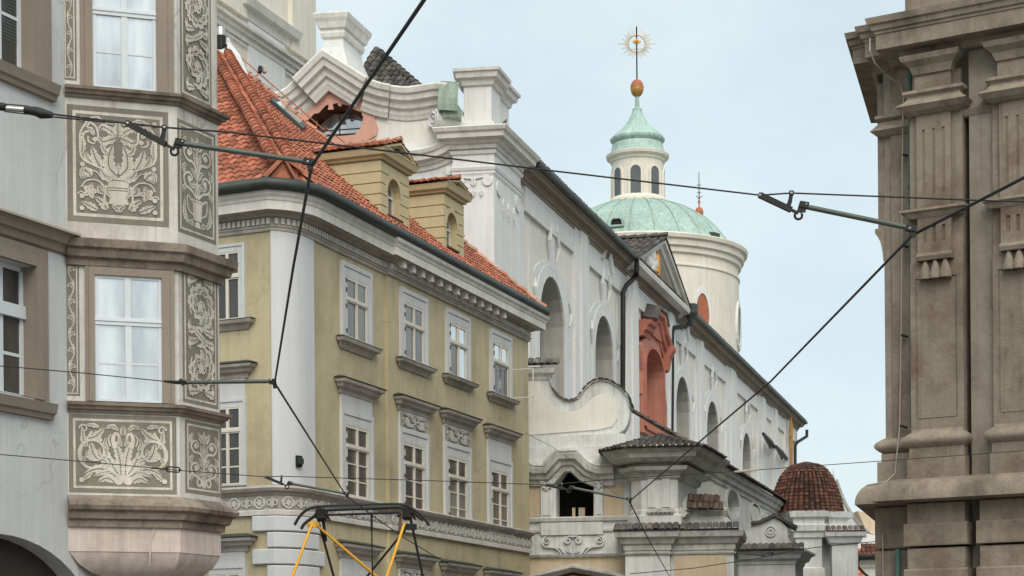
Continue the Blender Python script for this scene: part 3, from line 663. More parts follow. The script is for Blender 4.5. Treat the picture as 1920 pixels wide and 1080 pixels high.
# belt frieze with stucco rosettes
bp_ = [YL.xy(-YLEN)]+[YL.xy(0)]+arc[1:-1]+[YR.xy(0), YR.xy(sR-.001), YR.xy(sR+.001, .10), YR.xy(YEND, .10)]
zf1, zf0 = yz(932), yz(959)
f = MB(); f.sweep(bp_, [(0, zf1), (.05, zf1), (.08, zf1+.06), (.16, zf1+.09), (.20, zf1+.16), (.17, zf1+.2), (0, zf1+.24)]); f.build('belt_cornice', m_corn, yh)
f = MB(); f.sweep(bp_, [(0, zb0), (.08, zb0), (.09, zf0-.02), (.04, zf0), (0, zf0)]); f.build('belt_moulding', m_cornw, yh)
fz = MB(); fz.sweep(bp_, [(0, zf0), (.03, zf0), (.03, zf1), (0, zf1)]); fz = fz.build('belt_frieze', m_frieze, yh)
f = MB(); hh = zf1-zf0
for k, (p, fr) in enumerate(along(bp_, hh*1.02)):
    o = Orn(f, fr, -hh*.5, hh*.5, zf0+.01, zf1-.01, .06, .035)
    if k % 2 == 0: o.disc((.5, .5), .46, .72); o.flower((.5, .5), .3, 6, k*.7); o.leaf([(.9, .2), (.99, .5), (.9, .8)], .08, 2); o.leaf([(.1, .2), (.01, .5), (.1, .8)], .08, 2)
    else:
        o.spiral((.3, .42), .26, .07, .3, 1.2, .1, .06); o.spiral((.72, .42), .26, .07, 2.8, -1.2, .1, .06); o.leaf([(.5, .1), (.5, .5), (.5, .93)], .2, 3)
f.build('frieze_relief', m_relief, fz)
# windows
def ywin(Fr, uL, uR, vT, vB, rows, d=0., hood=None, orn=False, sill=None, name='window', gl=None, openr=False, top_uv=None):
    uM = uL; s0, s1 = Fr.S(uL, (vT+vB)/2, d), Fr.S(uR, (vT+vB)/2, d); z1, z0 = Fr.Z(uL, vT, d), Fr.Z(uL, vB, d); G = Fr.off(d); w_ = s1-s0; b = w_*.155; tb = b*1.25
    f = MB(); f.slab(G, [(s0, z0), (s1, z0), (s1, z1), (s0, z1)], -.01, .05, [[(s0+b, z0+.02), (s1-b, z0+.02), (s1-b, z1-tb), (s0+b, z1-tb)]])
    f.slab(G, [(s0-.0, z0), (s1, z0), (s1, z1), (s0, z1)], .045, .075, [[(s0+b*.42, z0+.001), (s1-b*.42, z0+.001), (s1-b*.42, z1-b*.42), (s0+b*.42, z1-b*.42)]])
    if hood:
        zh = Fr.Z(uL, hood[0], d); f.box(G, s0+.02, s1-.02, 0, .04, z1-.001, zh-.05)
    W = f.build(name, m_surr, yh)
    x0, x1, y0, y1 = s0+b, s1-b, z0+.03, z1-tb; sw = (x1-x0)*.055; zt_ = y0+(y1-y0)*(.635 if rows == 1 else .70); c = (x0+x1)/2
    fr = MB(); A, B = .008, .045
    fr.box(G, x0, x0+sw, A, B, y0, y1); fr.box(G, x1-sw, x1, A, B, y0, y1); fr.box(G, x0, x1, A, B-.002, y0, y0+sw); fr.box(G, x0, x1, A, B-.002, y1-sw, y1)
    fr.box(G, x0, x1, A, B+.03, zt_-.03, zt_+.035); fr.box(G, x0+.005, x1-.005, A, B+.008, zt_-.065, zt_+.07)
    fr.box(G, c-.036, c+.036, A, B+.012, zt_, y1-.01)
    if not openr: fr.box(G, c-.036, c+.036, A, B+.013, y0, zt_)
    for r in range(1, rows): fr.box(G, x0, x1, A, B-.012, y0+(zt_-y0)*r/rows-.018, y0+(zt_-y0)*r/rows+.018)
    fr.build('sash_frame', m_sash, W)
    glm = gl or g_brown; glm = glm if isinstance(glm, tuple) else (glm,)*4; gi = iter(glm)
    for (a, e) in ((x0+sw, c-.03), (c+.03, x1-sw)):
        p = MB(); p.box(G, a-.01, e+.01, .010, .014, zt_+.06, y1-sw+.01); p.build('pane', next(gi), W)
        p = MB(); p.box(G, a-.01, e+.01, .010, .014, y0+sw-.01, zt_-.05); p.build('pane', g_dark if openr else next(gi), W)
    hg = MB()
    for q in (.12, .52, .78, .93): hg.box(G, x0-.03, x0+.02, .045, .068, y0+(y1-y0)*q-.05, y0+(y1-y0)*q+.05)
    hg.build('hinge', m_wood, W)
    if sill:
        zs, hs = z0-.005, Fr.Z(uL, sill[0], d)-Fr.Z(uL, sill[0]+sill[1], d)
        q = MB(); q.hood(G, s0-.07, s1+.07, [(.03, zs-hs), (.06, zs-hs*.8), (.10, zs-hs*.5), (.19, zs-hs*.35), (.22, zs-hs*.05), (.2, zs), (.03, zs+.03)]); q.build('sill', m_corn, W)
        q = MB(); q.hood(G, s0-.09, s1+.09, [(.03, zs+.0), (.22, zs-.012), (.225, zs+.012), (.03, zs+.055)]); q.build('sill_flashing', m_zinc, W)
    if hood:
        zh = Fr.Z(uL, hood[0], d); hh = hood[1]
        q = MB(); q.hood(G, s0-.02, s1+.02, [(.02, zh-hh), (.06, zh-hh*.9), (.08, zh-hh*.62), (.17, zh-hh*.5), (.2, zh-hh*.28), (.27, zh-hh*.2), (.29, zh), (.02, zh+.03)]); q.build('hood', m_corn, W)
        q = MB(); q.hood(G, s0-.05, s1+.05, [(.02, zh+.031), (.30, zh+.006), (.31, zh+.03), (.02, zh+.12)]); q.build('hood_flashing', m_zinc, W)
        if orn:
            q = MB(); q.box(G, s0+.06, s1-.06, .03, .045, z1+.03, zh-hh-.01); q = q.build('stucco_field', m_frieze, W)
            o_ = MB(); o = Orn(o_, G, s0+.08, s1-.08, z1+.05, zh-hh-.03, .07, .03, True)
            o.flower((.5, .55), .3, 6, .2, True); o.scroll((.78, .5), .36, 2.8, 1.4, .1, 4, .4); o.leaf([(.55, .25), (.68, .12), (.9, .1)], .16, 3); o.leaf([(.55, .85), (.7, .92), (.9, .88)], .16, 3); o.leaf([(.55, .5), (.62, .6), (.66, .8)], .12, 3); o.disc((.95, .5), .08)
            o_.build('relief', m_relief, q)
    return W, (G, x0, x1, y0, zt_, c)
ywin(YR, 637, 694, 487, 632, 1, 0, None, sill=(632, 20))
ywin(YR, 748, 799, 537, 672, 1, .09, None, sill=(672, 17))
ywin(YR, 834, 879, 576, 703, 1, .09, None, sill=(703, 15), gl=(g_sky, g_brown, g_sky, g_sky))
W4, g4 = ywin(YR, 917, 957, 615, 737, 1, .09, None, sill=(737, 14), openr=True, gl=(g_sky, g_sky, g_sky, g_sky))
G, x0, x1, y0, zt_, c = g4   # the open casement swung out over the street
hx, hy = G.xy(x1-.02, .07), None
cas = Frame(G.xy(x1-.02, .09), (.93, -.36)); cw = (x1-x0)*.62
q = MB(); zz = zt_-.1
for a, b_, c0, c1 in ((0, .03, y0, zz), (cw-.03, cw, y0, zz), (0, cw, y0, y0+.03), (0, cw, zz-.03, zz)): q.box(cas, a, b_, 0, .035, c0, c1)
q.build('open_casement', m_sash, W4)
q = MB(); q.box(G, x0+.02, x1-.1, -.004, .006, y0+.03, zt_-.1); q.build('dark_opening', m_dark, W4)
q = MB(); q.box(G, c-.25, c-.2, .012, .02, y0+.1, zt_-.2); q.add([G.pt(c-.28, .016, y0+.25), G.pt(c+.05, .016, y0+.2), G.pt(c+.08, .016, zt_-.55), G.pt(c-.1, .016, zt_-.45)], [(0, 1, 2, 3)]); q.build('curtain', m_corn, W4)
H = .36
ywin(YR, 637, 697, 765, 931, 3, 0, (712, H)); ywin(YR, 747, 801, 800, 960, 3, .09, (745, H), True); ywin(YR, 831, 881, 827, 979, 3, .09, (771, H), True); ywin(YR, 913, 958, 853, 1000, 3, .09, (800, H))
ywin(YR, 637, 695, 1072, 1240, 3, 0, (1020, H)); ywin(YR, 747, 801, 1094, 1250, 3, .09, (1040, H), True); ywin(YR, 831, 881, 1104, 1260, 3, .09, (1056, H), True); ywin(YR, 913, 958, 1110, 1265, 3, .09, (1070, H))
ywin(YL, 395, 461, 463, 606, 1, 0, None, sill=(608, 18), gl=g_dark); ywin(YL, 395, 463, 752, 914, 3, 0, (690, .34), gl=g_dark); ywin(YL, 395, 463, 1062, 1220, 3, 0, (1012, .34), gl=g_dark)
# ------------------------------------------------------------------ hip roof
dE = .52; p_ = .90
eR = YR.pt(0, dE, ze); e1 = Vector((YR.t.x, YR.t.y, 0)); up = Vector((-YR.n.x, -YR.n.y, p_)).normalized(); nR = e1.cross(up); nR = nR if nR.z > 0 else -nR
def onplane(u, v, P, n):
    a, b = ab(u, v); d = Vector((a, 1, b)); C = Vector((0, 0, CZ)); k = (P-C).dot(n)/d.dot(n); return C+d*k
apex = onplane(413, 100, eR, nR)
eL = YL.pt(0, dE, ze); l1 = Vector((YL.t.x, YL.t.y, 0))
mid = onplane(530, 305, eR, nR)
def rc(p, O, a, b): q = p-O; return (q.dot(a), q.dot(b))
m1 = onplane(608, 264, eR, nR); m2 = onplane(872, 462, eR, nR); far = YR.pt(YEND+.35, dE, ze); 
f = MB(); tiles(f, eR, e1, up, [rc(p, eR, e1, up) for p in (eR, far, m2, m1, apex, mid)], w=.2, l=.33, h=.06, seed=4)
la = Vector((apex - eL)); l2 = (la - l1*la.dot(l1)).normalized()
midL = mid; lfar = YL.pt(-YLEN, dE, ze)
apL = rc(apex, eL, l1, l2)
tiles(f, eL, l1, l2, [(-YLEN, 0), (0, 0), rc(mid, eL, l1, l2), apL, (apL[0]-.6, apL[1])], w=.24, l=.36, h=.075, seed=5)
eo = [Vector((q.x, q.y, ze)) for q in offpath([YL.xy(-1)]+arc+[YR.xy(.6)], dE)][1:-1]
for a, b in ((eo[0], eo[5]), (eo[5], eo[-1])):
    e_ = (b-a).normalized(); n_ = e_.cross(mid-a); u_ = n_.cross(e_).normalized(); u_ = u_ if u_.z > 0 else -u_
    tiles(f, a, e_, u_, [rc(q, a, e_, u_) for q in (a, b, mid)], w=.2, l=.33, h=.06, seed=6)
for i in range(10): f.tri(eo[i], eo[i+1], mid+Vector((0, 0, -.05)))
f.tri(eo[-1], eR, mid); f.tri(eo[0], eL, mid)
for i in (0, 3, 7, 10): ridge(f, eo[i]+Vector((0, 0, .03)), eo[i].lerp(mid, .93)+Vector((0, 0, .05)), .10, .33, i)
# rear slopes close the roof
rb = YR.pt(YEND+.35, -11.5, ze); lb = YL.pt(-YLEN, -9, ze)
low = Vector((0, 0, -.06))
f.add([far, m2+low, m1+low, apex+low, rb], [(0, 1, 2, 3, 4)]); f.add([apex+low, lb, rb], [(0, 1, 2)]); f.add([apex+low, lfar, lb], [(0, 1, 2)])
roof = f.build('roof', m_tile, yh)
f = MB()
hd = (apex-mid).normalized(); sd = hd.cross(Vector((0, 0, 1))).normalized()
ridge(f, mid+sd*.2+Vector((0, 0, .06)), apex+sd*.2+Vector((0, 0, .04)), .13, .36, 1); ridge(f, mid-sd*.22+Vector((0, 0, .06)), apex-sd*.22+Vector((0, 0, .04)), .13, .36, 2)
f.build('hip_ridge', m_tile, roof)
f = MB(); ridge(f, far+Vector((0, 0, .04)), m2+Vector((0, 0, .04)), .12, .36, 8); ridge(f, m2+Vector((0, 0, .04)), m1+Vector((0, 0, .04)), .12, .36, 9); ridge(f, m1+Vector((0, 0, .04)), apex+Vector((0, 0, .04)), .10, .36, 10); f.build('verge_ridge', m_tilem, roof)
f = MB()
for a, b in ((apex, m1), (m1, m2)):
    f.tube([a+Vector((0, 0, .42)), b+Vector((0, 0, .32))], .018, 5)
    for k in range(7):
        c = a.lerp(b, (k+.5)/7); f.tube([c, c+Vector((0, 0, .4))], .014, 4)
f.build('conductor_rail', m_rust, roof)
# skylight
sk = [onplane(u, v, eR, nR) for u, v in ((501, 194), (513, 191), (569, 243), (562, 249))]
f = MB(); hgt = nR*.16
f.add([p-nR*.05 for p in sk]+[p+hgt for p in sk], [(4, 5, 6, 7), (0, 1, 5, 4), (1, 2, 6, 5), (2, 3, 7, 6), (3, 0, 4, 7)]); S = f.build('skylight', m_zinc, yh)
ce = sum(sk, Vector())/4; f = MB(); f.add([ce+(p-ce)*.72+hgt*1.08 for p in sk], [(0, 1, 2, 3)]); f.build('pane', g_sky, S)
# ------------------------------------------------------------------ dormers
def dormer(uL, uR, uTL, uTR, vApex, uApex, vBase, vCor, win, seed):
    G = YR.off(-.1); s0, s1 = YR.S(uL, vBase, -.1), YR.S(uR, vBase, -.1); zc = YR.Z(uL, vCor, -.1); zb_ = ze+.0; za = YR.Z(uApex, vApex, .15); dep = 6.5; cs = (s0+s1)/2
    f = MB(); hw = (s1-s0); nb = 7; hb = (zc-zb_)/nb
    wu0, wu1, wt, wb = win; w0, w1 = YR.S(wu0, (wt+wb)/2, -.1), YR.S(wu1, (wt+wb)/2, -.1); zw1, zw0 = YR.Z((wu0+wu1)/2, wt, -.1), YR.Z((wu0+wu1)/2, wb, -.1)
    hole = arch(w0, w1, zw0, zw1-(w1-w0)*.5, (w1-w0)*.5, 8)
    f.slab(G, [(s0+.02, zb_-.4), (s1-.02, zb_-.4), (s1-.02, zc), (s0+.02, zc)], -.3, -.03, [hole], inner=-.3)
    f.box(G, s0+.02, s1-.02, -dep, -.3, zb_-.4, zc)
    D = f.build('dormer', m_ydorm, yh)
    # banded rustication: courses wrap the side wall and the front, stopping at the window
    f = MB()
    for k in range(nb):
        a, b = zb_-.02+k*hb, zb_-.02+(k+1)*hb-.03
        if k == 0: a -= .4
        f.box(G, s0-.012, s0+.03, -dep+.1, 0, a, b)
        f.box(G, s1-.03, s1+.012, -dep+.1, 0, a, b)
        if b < zw0+.05 or a > zw1: f.box(G, s0+.02, s1-.02, -.04, .004, a, b)
        else:
            o = .06 if b < zw1-(w1-w0)*.5 else .03
            f.box(G, s0+.02, w0-o*.3, -.04, .004, a, b); f.box(G, w1+o*.3, s1-.02, -.04, .004, a, b)
    c_, zA = (w0+w1)/2, zw1-(w1-w0)*.5; rO, rI = (w1-w0)*.5+.14, (w1-w0)*.5+.005
    f.slab(G, [(c_+rO*math.cos(math.pi*k/10), zA+rO*math.sin(math.pi*k/10)) for k in range(11)]+[(c_+rI*math.cos(math.pi*k/10), zA+rI*math.sin(math.pi*k/10)) for k in range(10, -1, -1)], -.02, .012)
    f.build('rustication', m_ydorm, D)
    f = MB(); pr = [(0, zc-.02), (.06, zc), (.08, zc+.06), (.16, zc+.09), (.2, zc+.2), (.22, zc+.24), (0, zc+.27)]
    f.sweep([G.xy(s0, -dep), G.xy(s0, 0), G.xy(s1, 0), G.xy(s1, -dep)], pr); f.build('dormer_cornice', m_ydorm, D)
    z2 = zc+.26; zr = za-.1; hwx = (s1-s0)/2+.2
    T = lambda q, dz=0.: [(cs+(s0-.2-cs)*q, z2+.02+(1-q)*.33*(zr-z2)+dz), (cs+(s1+.2-cs)*q, z2+.02+(1-q)*.33*(zr-z2)+dz), (cs, zr-(1-q)*.67*(zr-z2)+dz)]
    f = MB(); f.slab(G, T(.97), -.3, .10); f.slab(G, T(1.), -.1, .19, [T(.76)]); f.slab(G, T(.74), 0, .125, [T(.60)]); f.build('pediment', m_ydorm, D)
    f = MB(); f.plate(G, T(.46), .108); f.build('pediment_vent', m_dark, D)
    f = MB(); d3 = dep
    n3 = Vector((-G.n.x, -G.n.y, 0))
    for sg in (-1, 1):
        O = G.pt(cs+sg*hwx, .2, z2+.03); e2 = (Vector((G.t.x, G.t.y, 0))*(-sg)*hwx + Vector((0, 0, zr-z2+.02))); L = e2.length
        tiles(f, O, n3, e2.normalized(), [(0, 0), (d3, 0), (d3, L), (0, L)], w=.2, l=.3, h=.055, seed=seed+sg)
    rf = f.build('dormer_roof', m_tile, D); f = MB(); ridge(f, G.pt(cs, .2, zr+.04), G.pt(cs, -d3, zr+.04), .11, .36, seed); f.build('ridge_tiles', m_tilem, rf)
    fr = MB(); c = (w0+w1)/2; fr.slab(G, hole, -.26, -.2, [[(c+(a-c)*.82, zw0+.05+(z-zw0)*.93) for a, z in hole]]); fr.box(G, c-.03, c+.03, -.255, -.19, zw0, zw1-.02); fr.box(G, w0, w1, -.255, -.195, zw0+(zw1-zw0)*.55, zw0+(zw1-zw0)*.55+.06); Wd = fr.build('dormer_window', m_sash, D)
    p = MB(); p.plate(G, hole, -.24); p.build('pane', g_brown, Wd)
    p = MB(); p.box(G, w0-.05, w1+.05, -.1, .06, zw0-.05, zw0); p.build('window_sill', m_wood, Wd)
dormer(715, 767, 700, 783, 256, 749, 408, 298, (727, 751, 337, 408), 31)
dormer(833, 870, 822, 884, 322, 851, 458, 361, (838, 857, 400, 466), 41)
# small things on and by the roof
vb = at(414, 112, apex.y); 
t = thing('roof_ventilator', vb, 'dark metal ventilator cowl with silver cap standing above the orange hip roof apex', 'ventilator')
k = apex.y/F
f = MB(); f.lathe((vb.x, vb.y), [(9*k, vb.z+10*k), (10*k, vb.z+22*k), (10*k, vb.z+42*k), (7*k, vb.z+46*k)], 12); f.build('cowl_body', m_black, t)
f = MB(); f.lathe((vb.x, vb.y), [(10*k, vb.z+44*k), (10*k, vb.z+52*k), (8*k, vb.z+60*k), (.5*k, vb.z+63*k)], 12); f.build('cowl_cap', m_steel, t, smooth=50)
f = MB(); f.tube([vb+Vector((0, 0, 22*k)), vb+Vector((12*k, -.2, 24*k)), vb+Vector((12*k, -.2, 10*k))], 2.2*k, 5); f.tube([vb+Vector((-2*k, 0, -12*k)), vb+Vector((0, 0, 26*k))], 4*k, 6); f.build('cowl_bracket', m_black, t)
f = MB(); q = at(412, 85, apex.y+.3); b = Frame(q.xy, (1, 0)); f.stack([b.xy(-.1, .25), b.xy(.35, .25), b.xy(.35, -.2), b.xy(-.1, -.2)], [(.75, q.z-1.5), (.35, q.z-.5), (0, q.z), (-.02, q.z+.15)]); f.build('chimney_flashing', m_white, yh)
lp_ = onplane(482, 160, eR, nR)
t = thing('roof_floodlight', lp_, 'small twin floodlight on a bent bracket beside the orange roof ridge', 'floodlight')
f = MB(); a = at(475, 144, lp_.y); b = at(487, 138, lp_.y); c = at(491, 128, lp_.y); f.tube([lp_, a, b, c], .025, 5); f.build('bracket', m_mortar, t)
for du in (-5, 5):
    f = MB(); c = at(492+du*.9, 131, lp_.y); fr = Frame(c.xy, (1, .3)); f.stack([fr.xy(-.055, .1), fr.xy(.055, .1), fr.xy(.055, -.08), fr.xy(-.055, -.08)], [(-.02, c.z-.1), (0, c.z-.08), (0, c.z+.07), (-.02, c.z+.1)]); f.build('lamp_head', m_black if du < 0 else m_mortar, t)
q = arc[6]; fr = Frame(q, Vector(((arc[7]-arc[5]).normalized().x, (arc[7]-arc[5]).normalized().y))); zl = yz(868)
t = thing('wall_speaker', (q.x, q.y, zl-.15), 'small black box fixed to the white rounded corner of the ochre house', 'wall box')
f = MB(); f.ledge(fr, -.07, .07, [(.03, zl-.14), (.11, zl-.13), (.14, zl-.06), (.14, zl+.06), (.12, zl+.13), (.03, zl+.14)]); f.build('box_body', m_black, t)
f = MB(); f.hood(fr, -.05, .05, [(.13, zl-.08), (.16, zl-.06), (.16, zl+.06), (.13, zl+.08)]); f.build('box_grille', m_zinc, t)
# ------------------------------------------------------------------ church: gabled front, long nave, drum and dome
pc = at(916, 420, 66.)
CF = Frame(pc.xy, (6.56, -1)); CN = Frame(pc.xy, ((1985-CX)/F, 1))
church = thing('church', (pc.x, pc.y, 0), 'white baroque church with curved gable, long nave and green copper dome', 'church')
k66 = 66./F
fz_ = lambda v: CF.Z(880, v)
cz1 = 20.4; NEND = CN.S(1492, 830)
sW = CF.S(300, 500)
# front wall
f = MB(); f.box(CF, sW, 0, -1.2, 0, 0, fz_(262)); f.build('front_wall', m_chw, church)
# corner pilaster wrapping front and side
sp = CF.S(868, 400); np_ = CN.S(958, 420); np2 = CN.S(984, 440)
ct = fz_(330)
f = MB(); f.stack([CF.xy(sp), CF.xy(0), CN.xy(np_), CN.xy(np_, -.5), CF.xy(sp, -.5)], [(.28, 0), (.28, ct)]); f.box(CF, CF.S(845, 400), sp-.2, 0, .14, 0, ct); f.box(CN, np_+.2, CN.S(975, 440), 0, .16, 0, ct-.2); f.build('corner_pilaster', m_chw, church)
# capitals
f = MB(); f.stack([CF.xy(sp), CF.xy(0), CN.xy(np_), CN.xy(np_, -.5), CF.xy(sp, -.5)], [(.28, ct-.1), (.33, ct), (.33, ct+.08), (.36, ct+.10), (.39, ct+.2), (.32, ct+.22), (.32, ct+.36), (.30, ct+.38), (.30, fz_(296)), (.36, fz_(294)), (.40, fz_(288))]); f.box(CF, CF.S(840, 400), sp-.1, 0, .25, ct+.02, ct+.3); cap = f.build('capital_block', m_chw, church)
f = MB(); o = Orn(f, CF, sp-.25, .22, ct-.95, ct-.02, .34, .1)
for x, sg in ((.14, 1), (.86, -1)): o.disc((x, .72), .19); o.spiral((x, .72), .18, .04, 1.57, -1.8*sg, .06, .04)
o.stroke([(.1, .93), (.5, .84), (.9, .93)], .07); o.leaf([(.5, .55), (.5, .7), (.5, .95)], .12, 3)
for x in (.3, .5, .7): o.leaf([(x, .38), (x, .28), (x, .12)], .09, 3)
f.build('volute_relief', m_chw, cap)
f = MB(); o = Orn(f, CN, -.1, np_+.35, ct-1.6, ct-.05, .34, .12)
for x, sg in ((.12, 1), (.85, -1)): o.disc((x, .76), .18); o.spiral((x, .76), .18, .03, 1.57, -1.8*sg, .07, .05)
for x in (.3, .5, .7): o.leaf([(x, .6), (x, .4), (x, .2)], .1, 3)
f.build('volute_relief', m_chw, cap)
# main cornice: sweeps up out of the concave bay, breaks round the corner
zc = fz_(240); cpath = [CF.sz(u, v, .5) for u, v in ((700, 292), (770, 288), (800, 283), (822, 275), (840, 264), (853, 255), (868, 250))]
cp = [(0, -.98), (.08, -.94), (.11, -.76), (.2, -.7), (.25, -.54), (.45, -.5), (.48, -.28), (.56, -.2), (.62, -.02), (.58, .04), (0, .1)]
f = MB(); f.mould(CF, spline(cpath, 4), [(d*.9, h*.68+.1) for d, h in cp]); f.mould(CF, [CF.sz(868, 250), CF.sz(918, 250)], cp) if False else None
zb_ = CF.sz(868, 252, .6)[1]
f.sweep([CF.xy(sp, -.4), CF.xy(sp), CF.xy(0), CN.xy(np_), CN.xy(np_, -1.4)], [(d+.3, zb_+h*.68+.2) for d, h in cp]); f.build('main_cornice', m_cornw, church)
f = MB(); f.stack([CF.xy(sp), CF.xy(0), CN.xy(np_), CN.xy(np_, -.6), CF.xy(sp, -.6)], [(.25, fz_(300)), (.25, zb_+.3)]); f.build('entablature', m_chw, church)
# attic block on the corner
ab0 = zb_+.3; abt = CF.Z(880, 157, .1); at1 = CF.Z(880, 129, .25)
nA = CN.S(956, 190); ap = [CF.xy(sp, -.5), CF.xy(sp+.06), CF.xy(.14), CN.xy(nA*.45, .1), CN.xy(nA*.5, -.05), CN.xy(nA, -.05), CN.xy(nA, -1.2), CF.xy(sp, -1.2)]
f = MB(); f.stack(ap, [(.12, ab0-.2), (.12, ab0+.25), (0, ab0+.3), (0, abt-.05)]); f.build('attic_block', m_chw, church)
f = MB(); f.stack(ap, [(0, abt-.1), (.08, abt-.05), (.12, abt+.12), (.25, abt+.18), (.3, abt+.38), (.36, at1-.1), (.38, at1), (.2, at1+.06)]); f.build('attic_cap', m_cornw, church)
# gable
edge = [(420, 205), (450, 190), (486, 180), (514, 174), (534, 165), (551, 150), (566, 132), (584, 114), (606, 95), (628, 115), (648, 128), (666, 137), (690, 148), (712, 156), (732, 160), (758, 163), (785, 160), (808, 156), (826, 155), (838, 157)]
ez = [CF.sz(u, v, .6) for u, v in edge]
op = [(578, 226), (590, 214), (598, 213), (612, 198), (634, 194), (655, 199), (664, 206), (678, 211), (682, 222), (677, 240), (667, 253), (622, 258), (590, 262)]
f = MB(); f.slab(CF, [(ez[0][0], fz_(262)-1)]+[(a, z-.12) for a, z in ez]+[(ez[-1][0], fz_(262)-1)], -.9, -.02, [CF.P(op, .03)], back=True); f.build('gable_wall', m_chc, church)
gp = [(-.02, -1.2), (.04, -1.2), (.08, -1.1), (.14, -1.0), (.16, -.84), (.30, -.78), (.33, -.62), (.36, -.58), (.52, -.5), (.56, -.30), (.66, -.24), (.72, -.05), (.68, .02), (-.9, .06)]
sc_ = .86
f = MB(); segs = ((0, 5), (5, 12), (12, 14), (14, 19))
for i, (a, b) in enumerate(segs):
    dd = (.0, .22, .1, .0)[i]; P = [ez[j] for j in range(a, b+1)]; P = spline(P, 3) if i != 1 else [ez[5], ez[8], ez[12]]
    f.mould(CF, P, [(d*sc_+(dd if d > 0 else 0), h*sc_+(.004*i)) for d, h in gp])
f.mould(CF, [ez[5], ez[8], ez[12]], [(d*sc_+.16 if d > 0 else d, h*sc_-.05) for d, h in gp]) if False else None
f.build('gable_cornice', m_cornw, church)
pf = [(545, 215), (566, 200), (588, 176), (604, 152), (612, 148), (622, 154), (645, 168), (672, 184), (705, 197), (708, 206), (703, 224), (709, 240), (706, 254), (690, 264), (640, 276), (560, 278)]
op = [(578, 226), (590, 214), (598, 213), (612, 198), (634, 194), (655, 199), (664, 206), (678, 211), (682, 222), (677, 240), (667, 253), (622, 258), (590, 262)]
f = MB(); f.slab(CF, CF.P(pf), -.02, .06, [CF.P(op)], inner=-1.05); f.build('gable_field', m_pink, church)
f = MB(); f.plate(CF, CF.P(op), -1.0); gw = f.build('gable_window', m_dark, church)
f = MB(); q_ = CF.P(op, .03); n_ = len(q_); cx_, cz__ = sum(a for a, b in q_)/n_, sum(b for a, b in q_)/n_; q_ = [(cx_+(a-cx_)*.99, cz__+(b-cz__)*.99) for a, b in q_]; vs = [CF.pt(a, .05, b) for a, b in q_]+[CF.pt(a, -1., b) for a, b in q_]; f.add(vs, [(q, (q+1) % n_, n_+(q+1) % n_, n_+q) for q in range(n_)]); f.build('window_soffit', m_wood, gw)  # dark lining: shade and dirt of the opening put into its colour
f = MB(); f.slab(CF, CF.P([(590, 262), (600, 235), (625, 214), (668, 212), (682, 222), (677, 240), (667, 253), (622, 260)], -.9), -.92, -.9); f.build('pane', g_curt, gw)
f = MB(); S = lambda u, v, d=-.88: CF.pt(CF.S(u, v, d), d, CF.Z(u, v, d))
f.tube([S(600, 246), S(682, 240)], .02, 4); f.tube([S(637, 205), S(637, 258)], .02, 4); f.tube([S(610, 254), S(668, 251)], .035, 4); f.build('glazing_bar', m_wood, gw)
f = MB(); o = Orn(f, CF, CF.S(600, 190), CF.S(642, 190), fz_(193), fz_(160), .06, .06, True); 
for a, c in ((.6, .6), (.72, .62), (.84, .5), (.92, .3)): o.spiral((a, c), .13, .03, .5, 1.2, .1, .07)
o.leaf([(.5, .3), (.5, .6), (.5, .95)], .16, 3, solo=True); o.stroke([(.5, .02), (.5, .2), (.5, .5)], .34, .2); f.build('keystone_relief', m_pink, church)
# rolled scroll ending the gable, under a curl of copper
sc = CF.sz(814, 223, .5); r = k66*17
ax = (CF.t*.72-CF.n*.70).normalized(); ex = Vector((ax.y, -ax.x)); c0_ = CF.xy(sc[0], .5)
def sp_(t_, rr, a): q = c0_+ax*t_+ex*(rr*math.sin(a)); return Vector((q.x, q.y, sc[1]+rr*math.cos(a)))
f = MB(); K = 22; vs = [sp_(0, r, 2*math.pi*i/K) for i in range(K)]+[sp_(1.6, r*1.05, 2*math.pi*i/K) for i in range(K)]; f.add(vs, [(i, (i+1) % K, K+(i+1) % K, K+i) for i in range(K)]+[tuple(range(K))])
sr = f.build('gable_scroll', m_chw, church, smooth=50)
f = MB(); f.tube([sp_(-.03, r*(1.02-.85*i/30), .6+2*math.pi*i/14) for i in range(31)], [.055-.02*i/30 for i in range(31)], 5); f.build('scroll_spiral', m_chw, sr)
f = MB(); f.slab(CF, CF.P([(802, 236), (812, 246), (822, 258), (842, 262), (866, 250), (866, 205), (830, 210)], .1), -.3, .1); f.build('scroll_bracket', m_chw, church)
f = MB(); pr = []
for i in range(9):
    a = math.pi*.55*i/8; pr.append((math.sin(a)*.75, math.cos(a)*1.05))
s0_, s1_ = CF.S(830, 180), CF.S(866, 180); zz = fz_(202)
vs = [CF.pt(s0_-.02, .1+d, zz+h-.1) for d, h in pr]+[CF.pt(s1_, .1+d, zz+h-.18) for d, h in pr]; f.add(vs, [(i, i+1, 10+i, 9+i) for i in range(8)]); f.add([CF.pt(s0_-.02, -.3, zz)]+vs[:9], [tuple(range(10))]); f.box(CF, s0_+.12, s1_, -.5, .7, zz-.5, zz-.1); f.build('copper_curl', m_oldcop, church)
